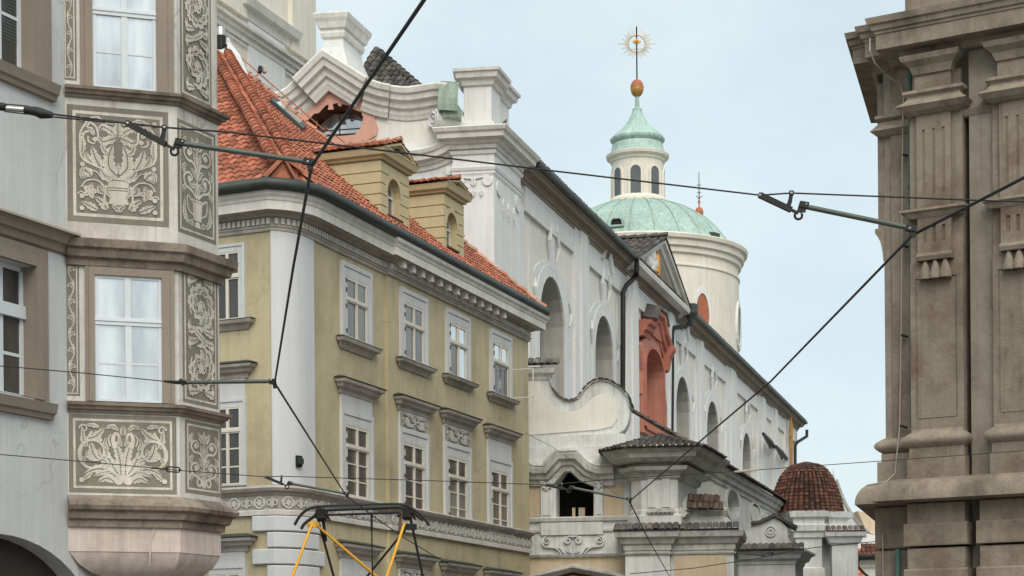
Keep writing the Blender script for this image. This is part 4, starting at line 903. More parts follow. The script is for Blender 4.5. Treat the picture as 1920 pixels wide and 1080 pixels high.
# gable pedestal: flared, moulded, corner turned to the street
kp = 67.6/F; q1 = at(645, 140, 68.3); A = Frame(q1.xy, CF.t); Bn = Frame(q1.xy, CN.t)
pw = 50*kp*.85; pd = 2.0; pp = [A.xy(-pw), A.xy(0), Bn.xy(pd), Bn.xy(pd)-A.t*pw]
pz = lambda v: at(645, v+3, 68.2).z
f = MB(); f.stack(pp, [(.5, pz(170)), (.42, pz(150)), (.22, pz(118)), (.18, pz(112)), (.06, pz(96)), (-.02, pz(82)), (-.05, pz(66))]); f.build('gable_pedestal', m_chw, church)
f = MB(); f.stack(pp, [(-.06, pz(68)), (.02, pz(63)), (.05, pz(56)), (.02, pz(50)), (.10, pz(47)), (.16, pz(36)), (.22, pz(30)), (.26, pz(22)), (.2, pz(19))]); f.build('pedestal_cap', m_cornw, church)
# dark tiled roof behind the gable
ak = at(706, 94, 78.); G1 = Frame(ak.xy, CF.t); G2 = Frame(ak.xy, CN.t)
def kk(u, v, Y=76.): return at(u, v, Y)
b0, b1, b2 = kk(660, 172, 75.5), kk(796, 172, 74.5), kk(812, 172, 90.)
f = MB()
e1_ = (b1-b0); n_ = e1_.cross(ak-b0); e2_ = n_.cross(e1_); e2_ = e2_ if e2_.z > 0 else -e2_
e1n, e2n = e1_.normalized(), e2_.normalized()
tiles(f, b0, e1n, e2n, [rc(p, b0, e1n, e2n) for p in (b0, b1, ak)], w=.26, l=.42, h=.085, seed=9)
f.add([b1, b2, ak], [(0, 1, 2)]); f.add([b0, ak, b2], [(0, 1, 2)]); tr = f.build('turret_roof', m_tiled, church)
f = MB(); ridge(f, b1, ak, .15, .42, 4); ridge(f, b0, ak, .14, .42, 5); f.build('ridge_tiles', m_tiled, tr)

# ---- nave
NL = NEND
wins = [(1010, 1058, 520, 900, 606), (1114, 1150, 593, 900, 674), (1266, 1293, 707, 990, 772), (1324, 1347, 753, 1000, 812), (1391, 1408, 812, 1000, 860)]
holes = []; spec = []
for (uL, uR, vT, vB, vb) in wins:
    uM = (uL+uR)/2; s0, s1 = CN.S(uL, vT+60), CN.S(uR, vT+60); zt_, z0_ = CN.Z(uM, vT), CN.Z(uM, vB); r_ = (s1-s0)/2
    rise = min(r_*1.35, 2.4); h = arch(s0, s1, max(z0_, 4.), zt_-rise, rise, 12, .85); holes.append(h); spec.append((s0, s1, z0_, zt_, rise, CN.Z(uM, vb)))
pr_ = (CN.S(1198, 730), CN.S(1231, 730)); pzt, pz0 = CN.Z(1212, 655), CN.Z(1212, 812); ph = arch(pr_[0], pr_[1], pz0, pzt-1.1, 1.1, 10)
m_rev = mat('shaded_reveal', (.40, .385, .35), .1, .15, .2)  # shade of the deep window recesses put into the plaster colour
f = MB(); f.slab(CN, [(.3, 0), (NL, 0), (NL, cz1+.6), (.3, cz1+.6)], -1.6, -.02, holes+[[((pr_[0]+pr_[1])/2+(a-(pr_[0]+pr_[1])/2)*1.06, z+.06) for a, z in ph]], inner=-1.5); f.build('nave_wall', m_chc, church)
for i, ((s0, s1, z0_, zt_, rise, zb), h) in enumerate(zip(spec, holes)):
    f = MB(); c = (s0+s1)/2; big = [(c+(a-c)*1.28, zt_+.45+(z-zt_)*1.0 if z > zt_-rise-.01 else z) for a, z in h]
    f.slab(CN, big, -.03, .05, [h]); f.slab(CN, [(c+(a-c)*1.36, z+.1 if z > zt_-rise else z) for a, z in big], -.03, .02, [[(c+(a-c)*.995, z) for a, z in big]])
    for sg in (-1, 1):       # ears and drops of the stucco surround
        f.tube([CN.pt(c+sg*.5, .05, zt_+.65), CN.pt(c+sg*.75, .12, zt_+1.3), CN.pt(c+sg*.45, .12, zt_+1.9), CN.pt(c+sg*.5, .06, zt_+2.3)], [.03, .085, .085, .03], 6)
        f.tube([CN.pt(c+sg*(s1-s0)*.66, .05, zb+1.3), CN.pt(c+sg*(s1-s0)*.72, .1, zb+.9), CN.pt(c+sg*(s1-s0)*.66, .05, zb+.3)], [.03, .085, .03], 6)
    f.slab(CN, [(c-.42, zt_+.3), (c+.42, zt_+.3), (c+.32, zt_+2.4), (c-.32, zt_+2.4)], -.02, .055)
    if i in (1, 2):
        f.mould(CN, [(c-.95, zt_+2.4), (c-.3, zt_+3.0), (c+.35, zt_+3.0), (c+.95, zt_+2.1)], [(0, -.2), (.25, -.15), (.3, 0), (0, .06)])
    W = f.build('nave_window', m_chw, church)
    f = MB(); f.plate(CN, h, -1.45); f.build('pane', g_lead, W)
    f = MB(); f.tube([CN.pt(s0+.02, -1.38, zb), CN.pt(s1-.02, -1.38, zb)], .05, 4); f.tube([CN.pt(c, -1.4, z0_), CN.pt(c, -1.4, zt_-.1)], .05, 4); f.box(CN, s1-.012, s1+.02, -1.4, -.1, zb-.06, zb+.06); f.build('iron_bar', m_wood, W)
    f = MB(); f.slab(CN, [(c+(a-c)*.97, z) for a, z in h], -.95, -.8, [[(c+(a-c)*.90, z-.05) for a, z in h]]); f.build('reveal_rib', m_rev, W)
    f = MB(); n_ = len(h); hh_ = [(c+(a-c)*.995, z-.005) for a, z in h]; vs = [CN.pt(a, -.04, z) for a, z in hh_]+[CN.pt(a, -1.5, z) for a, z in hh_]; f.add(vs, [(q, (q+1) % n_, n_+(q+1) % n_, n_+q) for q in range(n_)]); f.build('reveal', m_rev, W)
# flat bands and pilaster strips
def strip(u0, u1, vref, d, zt=None, z0=0): 
    g = MB(); g.box(CN, CN.S(u0, vref), CN.S(u1, vref), -.02, d, z0, (zt or cz1)); g.build('pilaster_strip', m_chw, church)
for u0, u1, vr in ((1072, 1099, 560), (1171, 1192, 650), (1241, 1262, 690), (1302, 1316, 740), (1358, 1378, 800), (1419, 1433, 830), (1444, 1455, 840), (1468, 1478, 850)): strip(u0, u1, vr, .16); strip(u0+(u1-u0)*.3, u1-(u1-u0)*.25, vr, .26)
f = MB(); f.box(CN, np2-.3, NL, -.02, .12, cz1-1.05, cz1+.4); f.build('nave_frieze', m_chw, church)
f = MB()
ed = [np2+.2]+[CN.S(u, v) for u, v in ((1068, 560), (1103, 560), (1168, 650), (1264, 690), (1300, 740), (1318, 740), (1356, 800), (1380, 800), (1417, 830))]
for a, b in ((0, 1), (2, 3), (4, 5), (6, 7), (8, 9)):
    s0, s1 = ed[a]+.25, ed[b]-.25
    mid_ = [(x, y) for x, y in zip([q[0] for q in spec], [q[1] for q in spec]) if s0 < (x+y)/2 < s1]
    for m0, m1_ in mid_:
        c = (m0+m1_)/2
        hwm = (m1_-m0)*.5*1.42
        for x0, x1 in ((s0, c-hwm), (c+hwm, s1)):
            if x1-x0 > .15: f = MB(); f.box(CN, x0, x1, -.02, .035, cz1-8.5, cz1-1.5); f.build('wall_panel', m_chc, church)
# cornice and eaves
f = MB(); NP = [CN.xy(np2-1.2), CN.xy(NL), CN.xy(NL, -8)]
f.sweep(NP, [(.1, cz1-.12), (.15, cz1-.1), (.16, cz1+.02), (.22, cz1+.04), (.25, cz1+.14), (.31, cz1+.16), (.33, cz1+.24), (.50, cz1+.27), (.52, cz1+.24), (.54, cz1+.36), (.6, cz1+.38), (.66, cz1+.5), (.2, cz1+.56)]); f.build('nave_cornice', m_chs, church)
for a_, b_ in ((np2-.9, CN.S(1194, 484, .74)), (CN.S(1294, 584, .74), NL+.5)):
    f = MB(); f.sweep([CN.xy(a_), CN.xy(b_)], [(.74+.13*math.cos(a), cz1+.56+.13*math.sin(a)) for a in [2*math.pi*i/8 for i in range(9)]]); f.build('nave_gutter', m_zinc, church)
f = MB(); O_ = CN.pt(np2-.7, .72, cz1+.68); e2_ = Vector((-CN.n.x*.94, -CN.n.y*.94, .34))
tiles(f, O_, Vector((CN.t.x, CN.t.y, 0)), e2_, [(0, 0), (NL-np2+1.2, 0), (NL-np2+1.2, 1.2), (0, 1.2)], w=.3, l=.45, h=.09, seed=12, base=False)
p0, p1 = CN.pt(np2+4, .72, cz1+.66), CN.pt(NL+.4, .72, cz1+.66); q = Vector((-CN.n.x*.94, -CN.n.y*.94, -.34))
f.add([p0, p1, p1+e2_*10, p0+e2_*10], [(0, 1, 2, 3)]); f.add([p0+e2_*10, p1+e2_*10, p1+e2_*10+q*10, p0+e2_*10+q*10], [(0, 1, 2, 3)])
f.build('nave_roof', m_tiled, church)
f = MB(); f.box(CN, 1.0, NL, -19, -1.6, 0, cz1); f.build('nave_body', m_chc, church)
# cross gable with its pediment
g0 = CN.S(1197, 487, .8); g1 = CN.S(1291, 580, .8); ga = CN.S(1247, 447, .8); gb = cz1+.5; gzA = CN.Z(1247, 447, .9); gc = (g0+g1)/2
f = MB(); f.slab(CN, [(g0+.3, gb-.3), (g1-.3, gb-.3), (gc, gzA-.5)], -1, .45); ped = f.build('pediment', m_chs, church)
f = MB()
f.mould(CN, [(g0-.3, gb+.1), (gc, gzA), (g1+.3, gb+.1)], [(.2, -.6), (.42, -.56), (.46, -.4), (.6, -.36), (.66, -.18), (.82, -.12), (.86, .0), (-.2, .02)]); f.build('raking_cornice', m_cornw, ped)
f = MB(); f.ledge(CN, g0-.3, g1+.3, [(.2, gb-.3), (.6, gb-.26), (.84, gb-.22), (.88, gb-.02), (.8, gb+.1), (.2, gb+.2)]); f.build('pediment_ledge', m_cornw, ped)
f = MB()
for x, y, r_, s_ in ((-1.6, .9, .5, 1.3), (-.9, 1.5, .55, 1.6), (-.2, 1.2, .45, 1.2), (-1.2, .5, .5, .8)): f.ball(CN.pt(gc-1.0+x, .45, gb+y*.62+.1), r_*.6, 10, s_)
f.tube([CN.pt(gc-1.9, .55, gb+.3), CN.pt(gc-2.0, .6, gb+.7), CN.pt(gc-1.7, .55, gb+1.1)], [.14, .2, .08], 6); f.build('tympanum_relief', m_chw, ped, smooth=60)
f = MB(); f.tube([CN.pt(gc-1.0, .6, gb+.25), CN.pt(gc-.9, .66, gb+.7), CN.pt(gc-1.1, .6, gb+1.2), CN.pt(gc-.8, .55, gb+1.5)], [.12, .12, .17, .05], 6); f.ball(CN.pt(gc-1.25, .62, gb+.5), .16, 8); f.build('gilt_figure', m_gold, ped, smooth=60)
f = MB(); inn = Vector((-CN.n.x, -CN.n.y, 0)); tt = Vector((CN.t.x, CN.t.y, 0)); hwd = (g1-g0)/2+.5
for sg in (-1, 1):
    O_ = CN.pt(gc+sg*hwd, .92, gb+.0); e = tt*(-sg*hwd)+Vector((0, 0, gzA+.12-gb)); L_ = e.length
    tiles(f, O_, inn, e.normalized(), [(0, 0), (8.5, 0), (8.5, L_), (0, L_)], w=.36, l=.5, h=.1, seed=20+sg)
pr2 = f.build('pediment_roof', m_tiled, ped); f = MB(); ridge(f, CN.pt(gc, .95, gzA+.2), CN.pt(gc, -8, gzA+.2), .17, .5, 3); f.build('ridge_tiles', m_tiled, pr2)
# red portal niche
c = (pr_[0]+pr_[1])/2; hw = (pr_[1]-pr_[0])/2
w0, w1 = CN.S(1194, 730), CN.S(1240, 730)
out = [(w0, pz0-.2), (w1, pz0-.2), (w1-.1, pz0+.8), (c+hw*1.25, pz0+2.2), (c+hw*1.3, pzt-2.5), (w1-.1, pzt-2.2), (c+hw*1.2, pzt-.6), (c+hw*.8, pzt+.3), (c+hw*.9, pzt+1.2), (c-hw*.9, pzt+1.2), (c-hw*.85, pzt+.3), (c-hw*1.35, pzt-.2), (w0+.1, pzt-1.4), (c-hw*1.3, pzt-2.5), (c-hw*1.25, pz0+1.6)]
f = MB(); f.slab(CN, out, -.02, .3, [ph], inner=-1.45); m_por = mat('portal_render', (.47, .205, .15), .1, .15, .15, dirt=(.34, .14, .10), damt=.5, dscale=1.)
por = f.build('red_portal', m_por, church)
f = MB(); f.plate(CN, ph, -1.35); f.build('niche_back', m_red, por)
f = MB(); c0 = [(c+(a-c)*1.01, z) for a, z in ph]; f.slab(CN, [(c+(a-c)*1.14, z+.12) for a, z in ph], .28, .4, [c0]); f.tube([CN.pt(c, -1.3, pz0), CN.pt(c, -1.3, pzt-.2)], .07, 5); f.tube([CN.pt(pr_[0], -1.3, CN.Z(1212, 727)), CN.pt(pr_[1], -1.3, CN.Z(1212, 727))], .07, 5); f.build('niche_rib', m_red, por)
zh = pzt+1.95; zl_ = pzt+1.25
f = MB(); mp_ = [(w0-.1, zl_-.25), (c-hw*.55, zl_-.2), (c-hw*.25, zh-.15), (c+hw*.45, zh-.15), (c+hw*.8, zl_-.15), (w1-.35, zl_-.8)]
f.mould(CN, mp_, [(.1, -.75), (.34, -.7), (.38, -.5), (.52, -.44), (.56, -.24), (.7, -.18), (.76, 0), (0, .05)]); f.slab(CN, [(c-hw*.7, pzt+.6), (c+hw*.8, pzt+.6), (c+hw*.5, zh-.3), (c-hw*.35, zh-.3)], -.02, .42); f.build('portal_hood', m_red, por)
f = MB(); f.mould(CN, [(c-hw*.6, zl_-.05), (c-hw*.25, zh-.08), (c+hw*.45, zh-.08), (c+hw*.75, zl_+.1)], [(0, 0), (.8, .0), (.8, .12), (0, .35)]); f.build('portal_roof', m_tiled, por)
f = MB(); f.ledge(CN, w1-1.0, w1-.35, [(.2, zl_-2.0), (.5, zl_-1.9), (.62, zl_-1.3), (.85, zl_-.9), (.85, zl_-.7), (.2, zl_-.6)]); f.build('portal_console', m_red, por)
# downpipes
def dpipe(pts, r): 
    g = MB(); g.tube([CN.pt(CN.S(u, v, d), d, CN.Z(u, v, d)) for u, v, d in pts], r, 7); g.build('downpipe', m_black, church, smooth=60)
dpipe([(1194, 486, .78), (1194, 508, .78), (1192, 518, .6), (1174, 536, .35), (1168, 548, .3), (1168, 640, .3), (1167, 880, .3)], .12)
dpipe([(1296, 596, .8), (1295, 606, .8), (1285, 612, .6), (1263, 615, .3), (1260, 622, .25), (1260, 700, .25), (1258, 900, .25)], .12)
f = MB(); a, z = CN.sz(1296, 588, .85); b = CN.xy(a, .85); f.lathe(b, [(.12, z-.6), (.2, z-.3), (.38, z), (.38, z+.45), (.3, z+.5)], 8); f.build('rain_hopper', m_zinc, church)
dpipe([(1513, 806, .78), (1513, 818, .78), (1494, 830, .3), (1491, 836, .25), (1490, 1000, .25)], .12)
f = MB(); a, z = CN.sz(1483, 800, .5); f.tube([CN.pt(a, .5, z-4.), CN.pt(a, .5, z)], [.1, .16], 6); f.tube([CN.pt(a-.35, .5, z-.7), CN.pt(a+.35, .5, z-.7)], .1, 5); f.tube([CN.pt(a, .5, z), CN.pt(a-.1, .5, z+.8)], [.14, .04], 6); f.build('gilt_cross', m_gold, church)
# iron arms sticking out of the east bay
for (u0, v0), (u1, v1), (u2, v2) in (((1431, 813), (1443, 829), (1452, 838)), ((1455, 837), (1465, 850), (1475, 860))):
    P = lambda u, v, d: CN.pt(CN.S(u, v, d), d, CN.Z(u, v, d)); g = MB()
    g.tube([P(u0, v0, 1.3), P(u1, v1, .8), P(u2, v2, .15)], [.1, .22, .12], 6); g.tube([P(u1, v1, .8), P(u1+1, v1+11, .1)], [.16, .08], 5); g.build('iron_bracket', m_black, church)

# ---- drum, dome and lantern
YD = 128.; kd = YD/F; dc = at(1197, 485, YD); dxy = (dc.x, dc.y)
dz = lambda v, u=1197: at(u, v, YD).z
def Lz(v): return dz(v)
f = MB(); R1 = 186*kd; zd = dz(485)
f.lathe(dxy, [(R1, 8), (R1, zd-7.6), (R1+.02, zd-1.9), (R1+.1, zd-1.85), (R1+.1, zd-1.75), (R1, zd-1.7), (R1, zd-1.0)], 96); f.build('drum', m_drum, church, smooth=25)
f = MB(); f.lathe(dxy, [(R1, zd-1.1), (R1+.18, zd-1.0), (R1+.2, zd-.7), (R1+.38, zd-.6), (R1+.42, zd-.25), (R1+.6, zd-.15), (R1+.66, zd+.08), (R1+.6, zd+.14), (R1-1.5, zd+.75)], 96); f.build('drum_cornice', m_drum, church, smooth=25)
RL = 50*kd; RD = 150*kd
prof = [(q.x*kd, dz(q.y)) for q in spline([(183, 484), (166, 459), (148, 437), (128, 419), (103, 403), (75, 391), (50, 383)], 3)]
f = MB(); f.lathe(dxy, prof, 72); dome = f.build('dome', m_copper, church, smooth=40)
for j in range(24):
    a = 2*math.pi*j/24+.1; g = MB(); g.tube([(dxy[0]+(r_+.02)*math.cos(a), dxy[1]+(r_+.02)*math.sin(a), z) for r_, z in prof], .038, 4); g.build('dome_seam', m_seam, dome)
# dome vent and corner spout
def polar(az, r_): return Vector((dxy[0]+r_*math.sin(az), dxy[1]-r_*math.cos(az)))
az = -.62*.52; 
def dome_hit(u, v):
    a, b = ab(u, v); Y = YD-9.
    while Y < YD:
        p = Vector((a*Y, Y, CZ+b*Y)); q = math.hypot(p.x-dxy[0], p.y-dxy[1])
        for (r0, z0_), (r1, z1_) in zip(prof[:-1], prof[1:]):
            if z0_ <= p.z <= z1_ and q < r0+(r1-r0)*(p.z-z0_)/(z1_-z0_): return p
        Y += .05
    return Vector((a*YD, YD, CZ+b*YD))
p = dome_hit(1157, 423); V = Frame(p.xy, (math.cos(-.25), math.sin(-.25))); zv = p.z
f = MB(); f.slab(V, [(-.5, zv-.1), (.5, zv-.1), (.45, zv+.35), (.25, zv+.5), (-.25, zv+.5), (-.45, zv+.35)], -1.6, .3, [[(-.38, zv), (.38, zv), (.32, zv+.3), (.2, zv+.4), (-.2, zv+.4), (-.32, zv+.3)]]); vt = f.build('dome_vent', m_copper, dome); f = MB(); f.plate(V, [(-.38, zv), (.38, zv), (.2, zv+.42), (-.2, zv+.42)], .2); f.build('vent_opening', m_dark, vt)
p = dome_hit(1336, 440); V = Frame(p.xy, (math.cos(.9), math.sin(.9))); f = MB(); f.ledge(V, -.3, .3, [(-.3, p.z-.4), (.35, p.z-.35), (.4, p.z+.05), (-.8, p.z+.3)]); f.build('eaves_spout', m_zinc, dome)
# lantern
zl0, zl1 = dz(383), dz(302); rl = 48.5*kd; NLn = 8
f = MB(); f.lathe(dxy, [(rl+.3, zl0-.8), (rl+.25, zl0+.1), (rl+.08, zl0+.3), (rl, zl0+.35), (rl, zl1-.1)], 48); lan = f.build('lantern', m_drum, church, smooth=25)
f = MB(); f.lathe(dxy, [(rl, zl1-.2), (rl+.1, zl1-.15), (rl+.12, zl1), (rl+.35, zl1+.12), (rl+.40, zl1+.3), (rl+.28, zl1+.36)], 48); f.build('lantern_cornice', m_drum, lan, smooth=25)
for j in range(NLn):
    a = -2.02+2*math.pi*j/NLn+.30; c0 = Vector((math.cos(a), math.sin(a))); V = Frame(Vector(dxy)+c0*rl, (-c0.y, c0.x)); wv = 10.5*kd
    h0, h1 = dz(374), dz(322)
    f = MB(); f.slab(V, arch(-wv*1.3, wv*1.3, h0-.1, h1-wv, wv*1.35, 8), -.1, .05, [arch(-wv*.92, wv*.92, h0, h1-wv, wv, 8)]); lw_ = f.build('lantern_window', m_drum, lan)
    f = MB(); f.plate(V, arch(-wv*.92, wv*.92, h0, h1-wv, wv, 8), .01); f.build('pane', g_lead, lw_)
f = MB()
f.lathe(dxy, [(rl+.36, dz(297)), (rl+.18, dz(291)), (50*kd, dz(284)), (47*kd, dz(272))], 8*4); f.build('lantern_skirt', m_copper, lan)
f = MB(); f.lathe(dxy, [(46*kd, dz(272)), (51*kd, dz(266)), (52*kd, dz(262)), (48*kd, dz(257)), (36*kd, dz(247)), (25*kd, dz(237)), (17*kd, dz(226)), (11*kd, dz(215)), (9*kd, dz(209)), (9*kd, dz(205)), (4.5*kd, dz(202)), (3.6*kd, dz(181))], 12); f.build('lantern_roof', m_copper, lan)
zb_ = dz(166); f = MB(); f.ball((dxy[0], dxy[1], zb_), 12.5*kd, 20, 1.32); orb = f.build('gilt_orb', m_gold, lan, smooth=60)
f = MB(); f.lathe(dxy, [(12.3*kd, zb_+1.5*kd), (11.8*kd, zb_+7*kd), (8*kd, zb_+14*kd), (2*kd, zb_+17.3*kd)], 20); f.build('red_cap', m_rust, orb, smooth=60)
f = MB(); f.lathe(dxy, [(12.4*kd, zb_+1*kd), (13*kd, zb_+2*kd), (12.4*kd, zb_+3*kd)], 20); f.build('orb_band', m_gold, orb)
f = MB(); f.tube([(dxy[0], dxy[1], zb_+16*kd), (dxy[0], dxy[1], dz(50))], .05, 5); f.build('finial_rod', m_wire, lan)
m_brass = mat('pale_brass', (.48, .42, .33), .1, 0, 0, rough=.4, metal=.3)
zs_ = dz(82); V = Frame(dxy, (1, 0)); rr = 16*kd
f = MB(); f.tube([V.pt(rr*math.cos(2*math.pi*i/32), -.02, zs_+rr*math.sin(2*math.pi*i/32)) for i in range(33)], .05, 5, cap=False)
ry = random.Random(5)
for i in range(40):
    a = 2*math.pi*i/40; o_ = (30 if i % 2 == 0 else 24)*kd*(1.2 if i % 10 == 0 else 1)*ry.uniform(.92, 1.05); f.tube([V.pt(rr*math.cos(a), -.02, zs_+rr*math.sin(a)), V.pt(o_*math.cos(a), -.02, zs_+o_*math.sin(a))], [.055, .03], 4)
f.tube([V.pt(-rr*.8, -.02, zs_-rr*.6), V.pt(rr*.8, -.02, zs_-rr*.6)], .04, 4); f.build('sunburst_rays', m_brass, lan)
f = MB(); f.slab(V, [(-8*kd, zs_+4*kd), (-4*kd, zs_+6.8*kd), (0, zs_+9.5*kd), (4*kd, zs_+6.8*kd), (8*kd, zs_+4*kd), (4*kd, zs_+.5*kd), (0, zs_-1*kd), (-4*kd, zs_+.5*kd)], -.1, .06, back=True); f.ball(V.pt(0, .06, zs_+4*kd), .11, 8); f.build('sunburst_eye', m_gold, lan)
# drum windows
def dwin(u, v, hu, hv, ins, red):
    th = math.asin(max(-1, min(1, (u-1197)/186))); c0 = Vector((math.sin(th), -math.cos(th))); V = Frame(Vector(dxy)+c0*R1, (math.cos(th), math.sin(th))); z = dz(v)+0; z = at(u, v, YD-R1*math.cos(th)).z
    wv = hu*kd/max(.3, math.cos(th)); hv_ = hv*kd
    el = lambda k_: [(wv*k_*math.cos(2*math.pi*i/20), z+hv_*k_*math.sin(2*math.pi*i/20)) for i in range(20)]
    f = MB(); f.slab(V, el(1.3), -.5, .1, [el(1)]); W = f.build('drum_window', m_chw, church); f = MB(); f.plate(V, el(1), .03); f.build('pane', m_rust if red else g_lead, W)
dwin(1299, 592, 13, 40, 0, True); dwin(1378, 612, 7, 36, 0, False)
# distant turret finial behind the drum
tq = at(1311, 397, 150.); kt = 150./F
t = thing('turret_finial', (tq.x, tq.y, tq.z-6*kt), 'slender spire with small red ball and wire cross behind the green dome', 'finial')
f = MB(); f.lathe((tq.x, tq.y), [(3*kt, tq.z-70*kt), (5*kt, tq.z-12*kt), (7.5*kt, tq.z-5*kt), (8*kt, tq.z), (6*kt, tq.z+6*kt), (1.5*kt, tq.z+9*kt), (1.2*kt, tq.z+14*kt), (2.6*kt, tq.z+18*kt), (1*kt, tq.z+24*kt)], 14); f.build('ball', m_rust, t, smooth=60)
f = MB(); z = tq.z; f.tube([(tq.x, tq.y, z+22*kt), (tq.x, tq.y, z+75*kt)], [.06, .03], 4); f.tube([(tq.x-6*kt, tq.y, z+30*kt), (tq.x, tq.y, z+24*kt), (tq.x+6*kt, tq.y, z+30*kt)], .035, 4)
for q in (36, 44, 50): f.tube([(tq.x-4*kt, tq.y, z+q*kt), (tq.x+4*kt, tq.y, z+q*kt)], .03, 4)
f.build('wire_cross', m_wire, t)
# ---- tower wall on the left
TW = Frame.vp(585, 120, 85., 2230)
tower = thing('bell_tower', (TW.O.x, TW.O.y, 0), 'tall cream church tower with banded cornices rising behind the orange roof', 'tower')
f = MB(); f.box(TW, -16, 0, -10, 0, 0, TW.Z(560, -420)); f.build('wall', m_drum, tower)
f = MB(); sB = TW.S(488, 60); f.box(TW, TW.S(540, 20), 0, -.02, .22, TW.Z(575, 118), TW.Z(560, -410)); f.box(TW, -16, TW.S(455, 60), -.02, .22, TW.Z(575, 118), TW.Z(560, -410)); f.build('corner_lesene', m_drum, tower)
def tcorn(u0, v0, hgt, out, s1):
    z = TW.Z(u0, v0, out); g = MB(); g.sweep([TW.xy(-16), TW.xy(s1), TW.xy(s1, -6)], [(0, z-hgt), (out*.3, z-hgt*.95), (out*.35, z-hgt*.62), (out*.6, z-hgt*.55), (out*.65, z-hgt*.3), (out*.95, z-hgt*.22), (out, z), (0, z+.15)]); g.build('tower_cornice', m_cornw, tower)
tcorn(500, 70, .58, .45, -.0); tcorn(500, 112, .12, .08, -.0)
z = TW.Z(505, 18, .5); f = MB(); s0_ = TW.S(540, 45); f.hood(TW, TW.S(455, 0), s0_, [(.0, z-.8), (.12, z-.75), (.16, z-.4), (.4, z-.32), (.5, z), (0, z+.1)]); f.build('tower_window_hood', m_cornw, tower)
f = MB(); f.box(TW, TW.S(462, 0), TW.S(530, 45), -.02, .1, z-.8-5.2, z-.8); f.build('tower_panel', m_chw, tower)
# ------------------------------------------------------------------ white priory annex below the nave: porch, tiled pavilion, aisle, half-domed chapel
pa = at(1077, 930, 61.)
PF = Frame(pa.xy, CF.t)
ann = thing('priory_annex', (pa.x, pa.y, 0), 'weathered white baroque annex with tiled pavilion and scrolled wall below the church nave', 'annex')
def Q(pts, d=0.): return PF.P(pts, d)
sA0, sA1 = PF.S(960, 930), PF.S(1200, 930)
opn = Q([(1043, 970), (1113, 970), (1113, 905), (1092, 874), (1062, 876), (1043, 905)])
f = MB(); f.slab(PF, [(sA0, 0), (sA1, 0), (sA1, PF.Z(1077, 838)), (sA0, PF.Z(1077, 838))], -1.2, 0, [opn], inner=-.9); f.build('porch_wall', m_ann, ann)
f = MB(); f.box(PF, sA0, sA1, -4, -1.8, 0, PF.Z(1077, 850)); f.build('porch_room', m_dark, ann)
f = MB()
for u in (1076, 1088, 1094): a = PF.S(u, 960, -.7); f.box(PF, a-.05, a+.05, -.75, -.65, PF.Z(1077, 970), PF.Z(u, 952, -.7))
f.build('porch_baluster', m_annc, ann)
f = MB()
f.slab(PF, Q([(962, 908), (1008, 908), (1013, 918), (1013, 968), (962, 972)]), -.02, .03); f.build('cream_panel', m_annc, ann); f = MB(); f.slab(PF, Q([(1132, 972), (1132, 922), (1140, 908), (1170, 905), (1170, 972)]), -.02, .03); f.build('cream_panel', m_annc, ann)
for u0, u1 in ((1015, 1037), (1116, 1131)):
    f = MB(); a0_, a1_ = PF.S(u0, 940), PF.S(u1, 940); f.box(PF, a0_, a1_, -.02, .12, PF.Z(1077, 972), PF.Z(1077, 895)); f.box(PF, a0_+.06, a1_-.06, .1, .15, PF.Z(1077, 966), PF.Z(1077, 922)); f.hood(PF, a0_-.02, a1_+.02, [(.0, PF.Z(1077, 898)), (.14, PF.Z(1077, 897)), (.2, PF.Z(1077, 891)), (0, PF.Z(1077, 889))])
    pl = f.build('porch_pilaster', m_ann, ann)
    f = MB(); o = Orn(f, PF, PF.S(u0, 910)-.02, PF.S(u1, 910)+.02, PF.Z(1077, 922), PF.Z(1077, 899), .2, .09, True); o.spiral((.8, .7), .2, .05, .5, 1.3, .12, .08); o.leaf([(.5, .1), (.5, .4), (.5, .9)], .2, 3, solo=True); o.leaf([(.55, .3), (.7, .4), (.85, .3)], .12, 2)
    f.build('pilaster_capital', m_ann, pl)
hp = Q([(962, 864), (985, 868), (1001, 876), (1018, 876), (1042, 849), (1082, 848), (1105, 870), (1120, 876), (1150, 875)], .4)
f = MB(); f.mould(PF, hp, [(0, -.62), (.14, -.58), (.17, -.42), (.28, -.38), (.32, -.26), (.46, -.2), (.5, -.04), (.44, .04), (0, .16)]); f.build('porch_cornice', m_annl, ann)
f = MB(); f.mould(PF, [(a, z+.1) for a, z in hp], [(-.6, 0), (.3, -.0), (.5, -.08), (.5, -.04), (.3, .06), (-.6, .1)]); f.build('cornice_flashing', m_annl, ann)
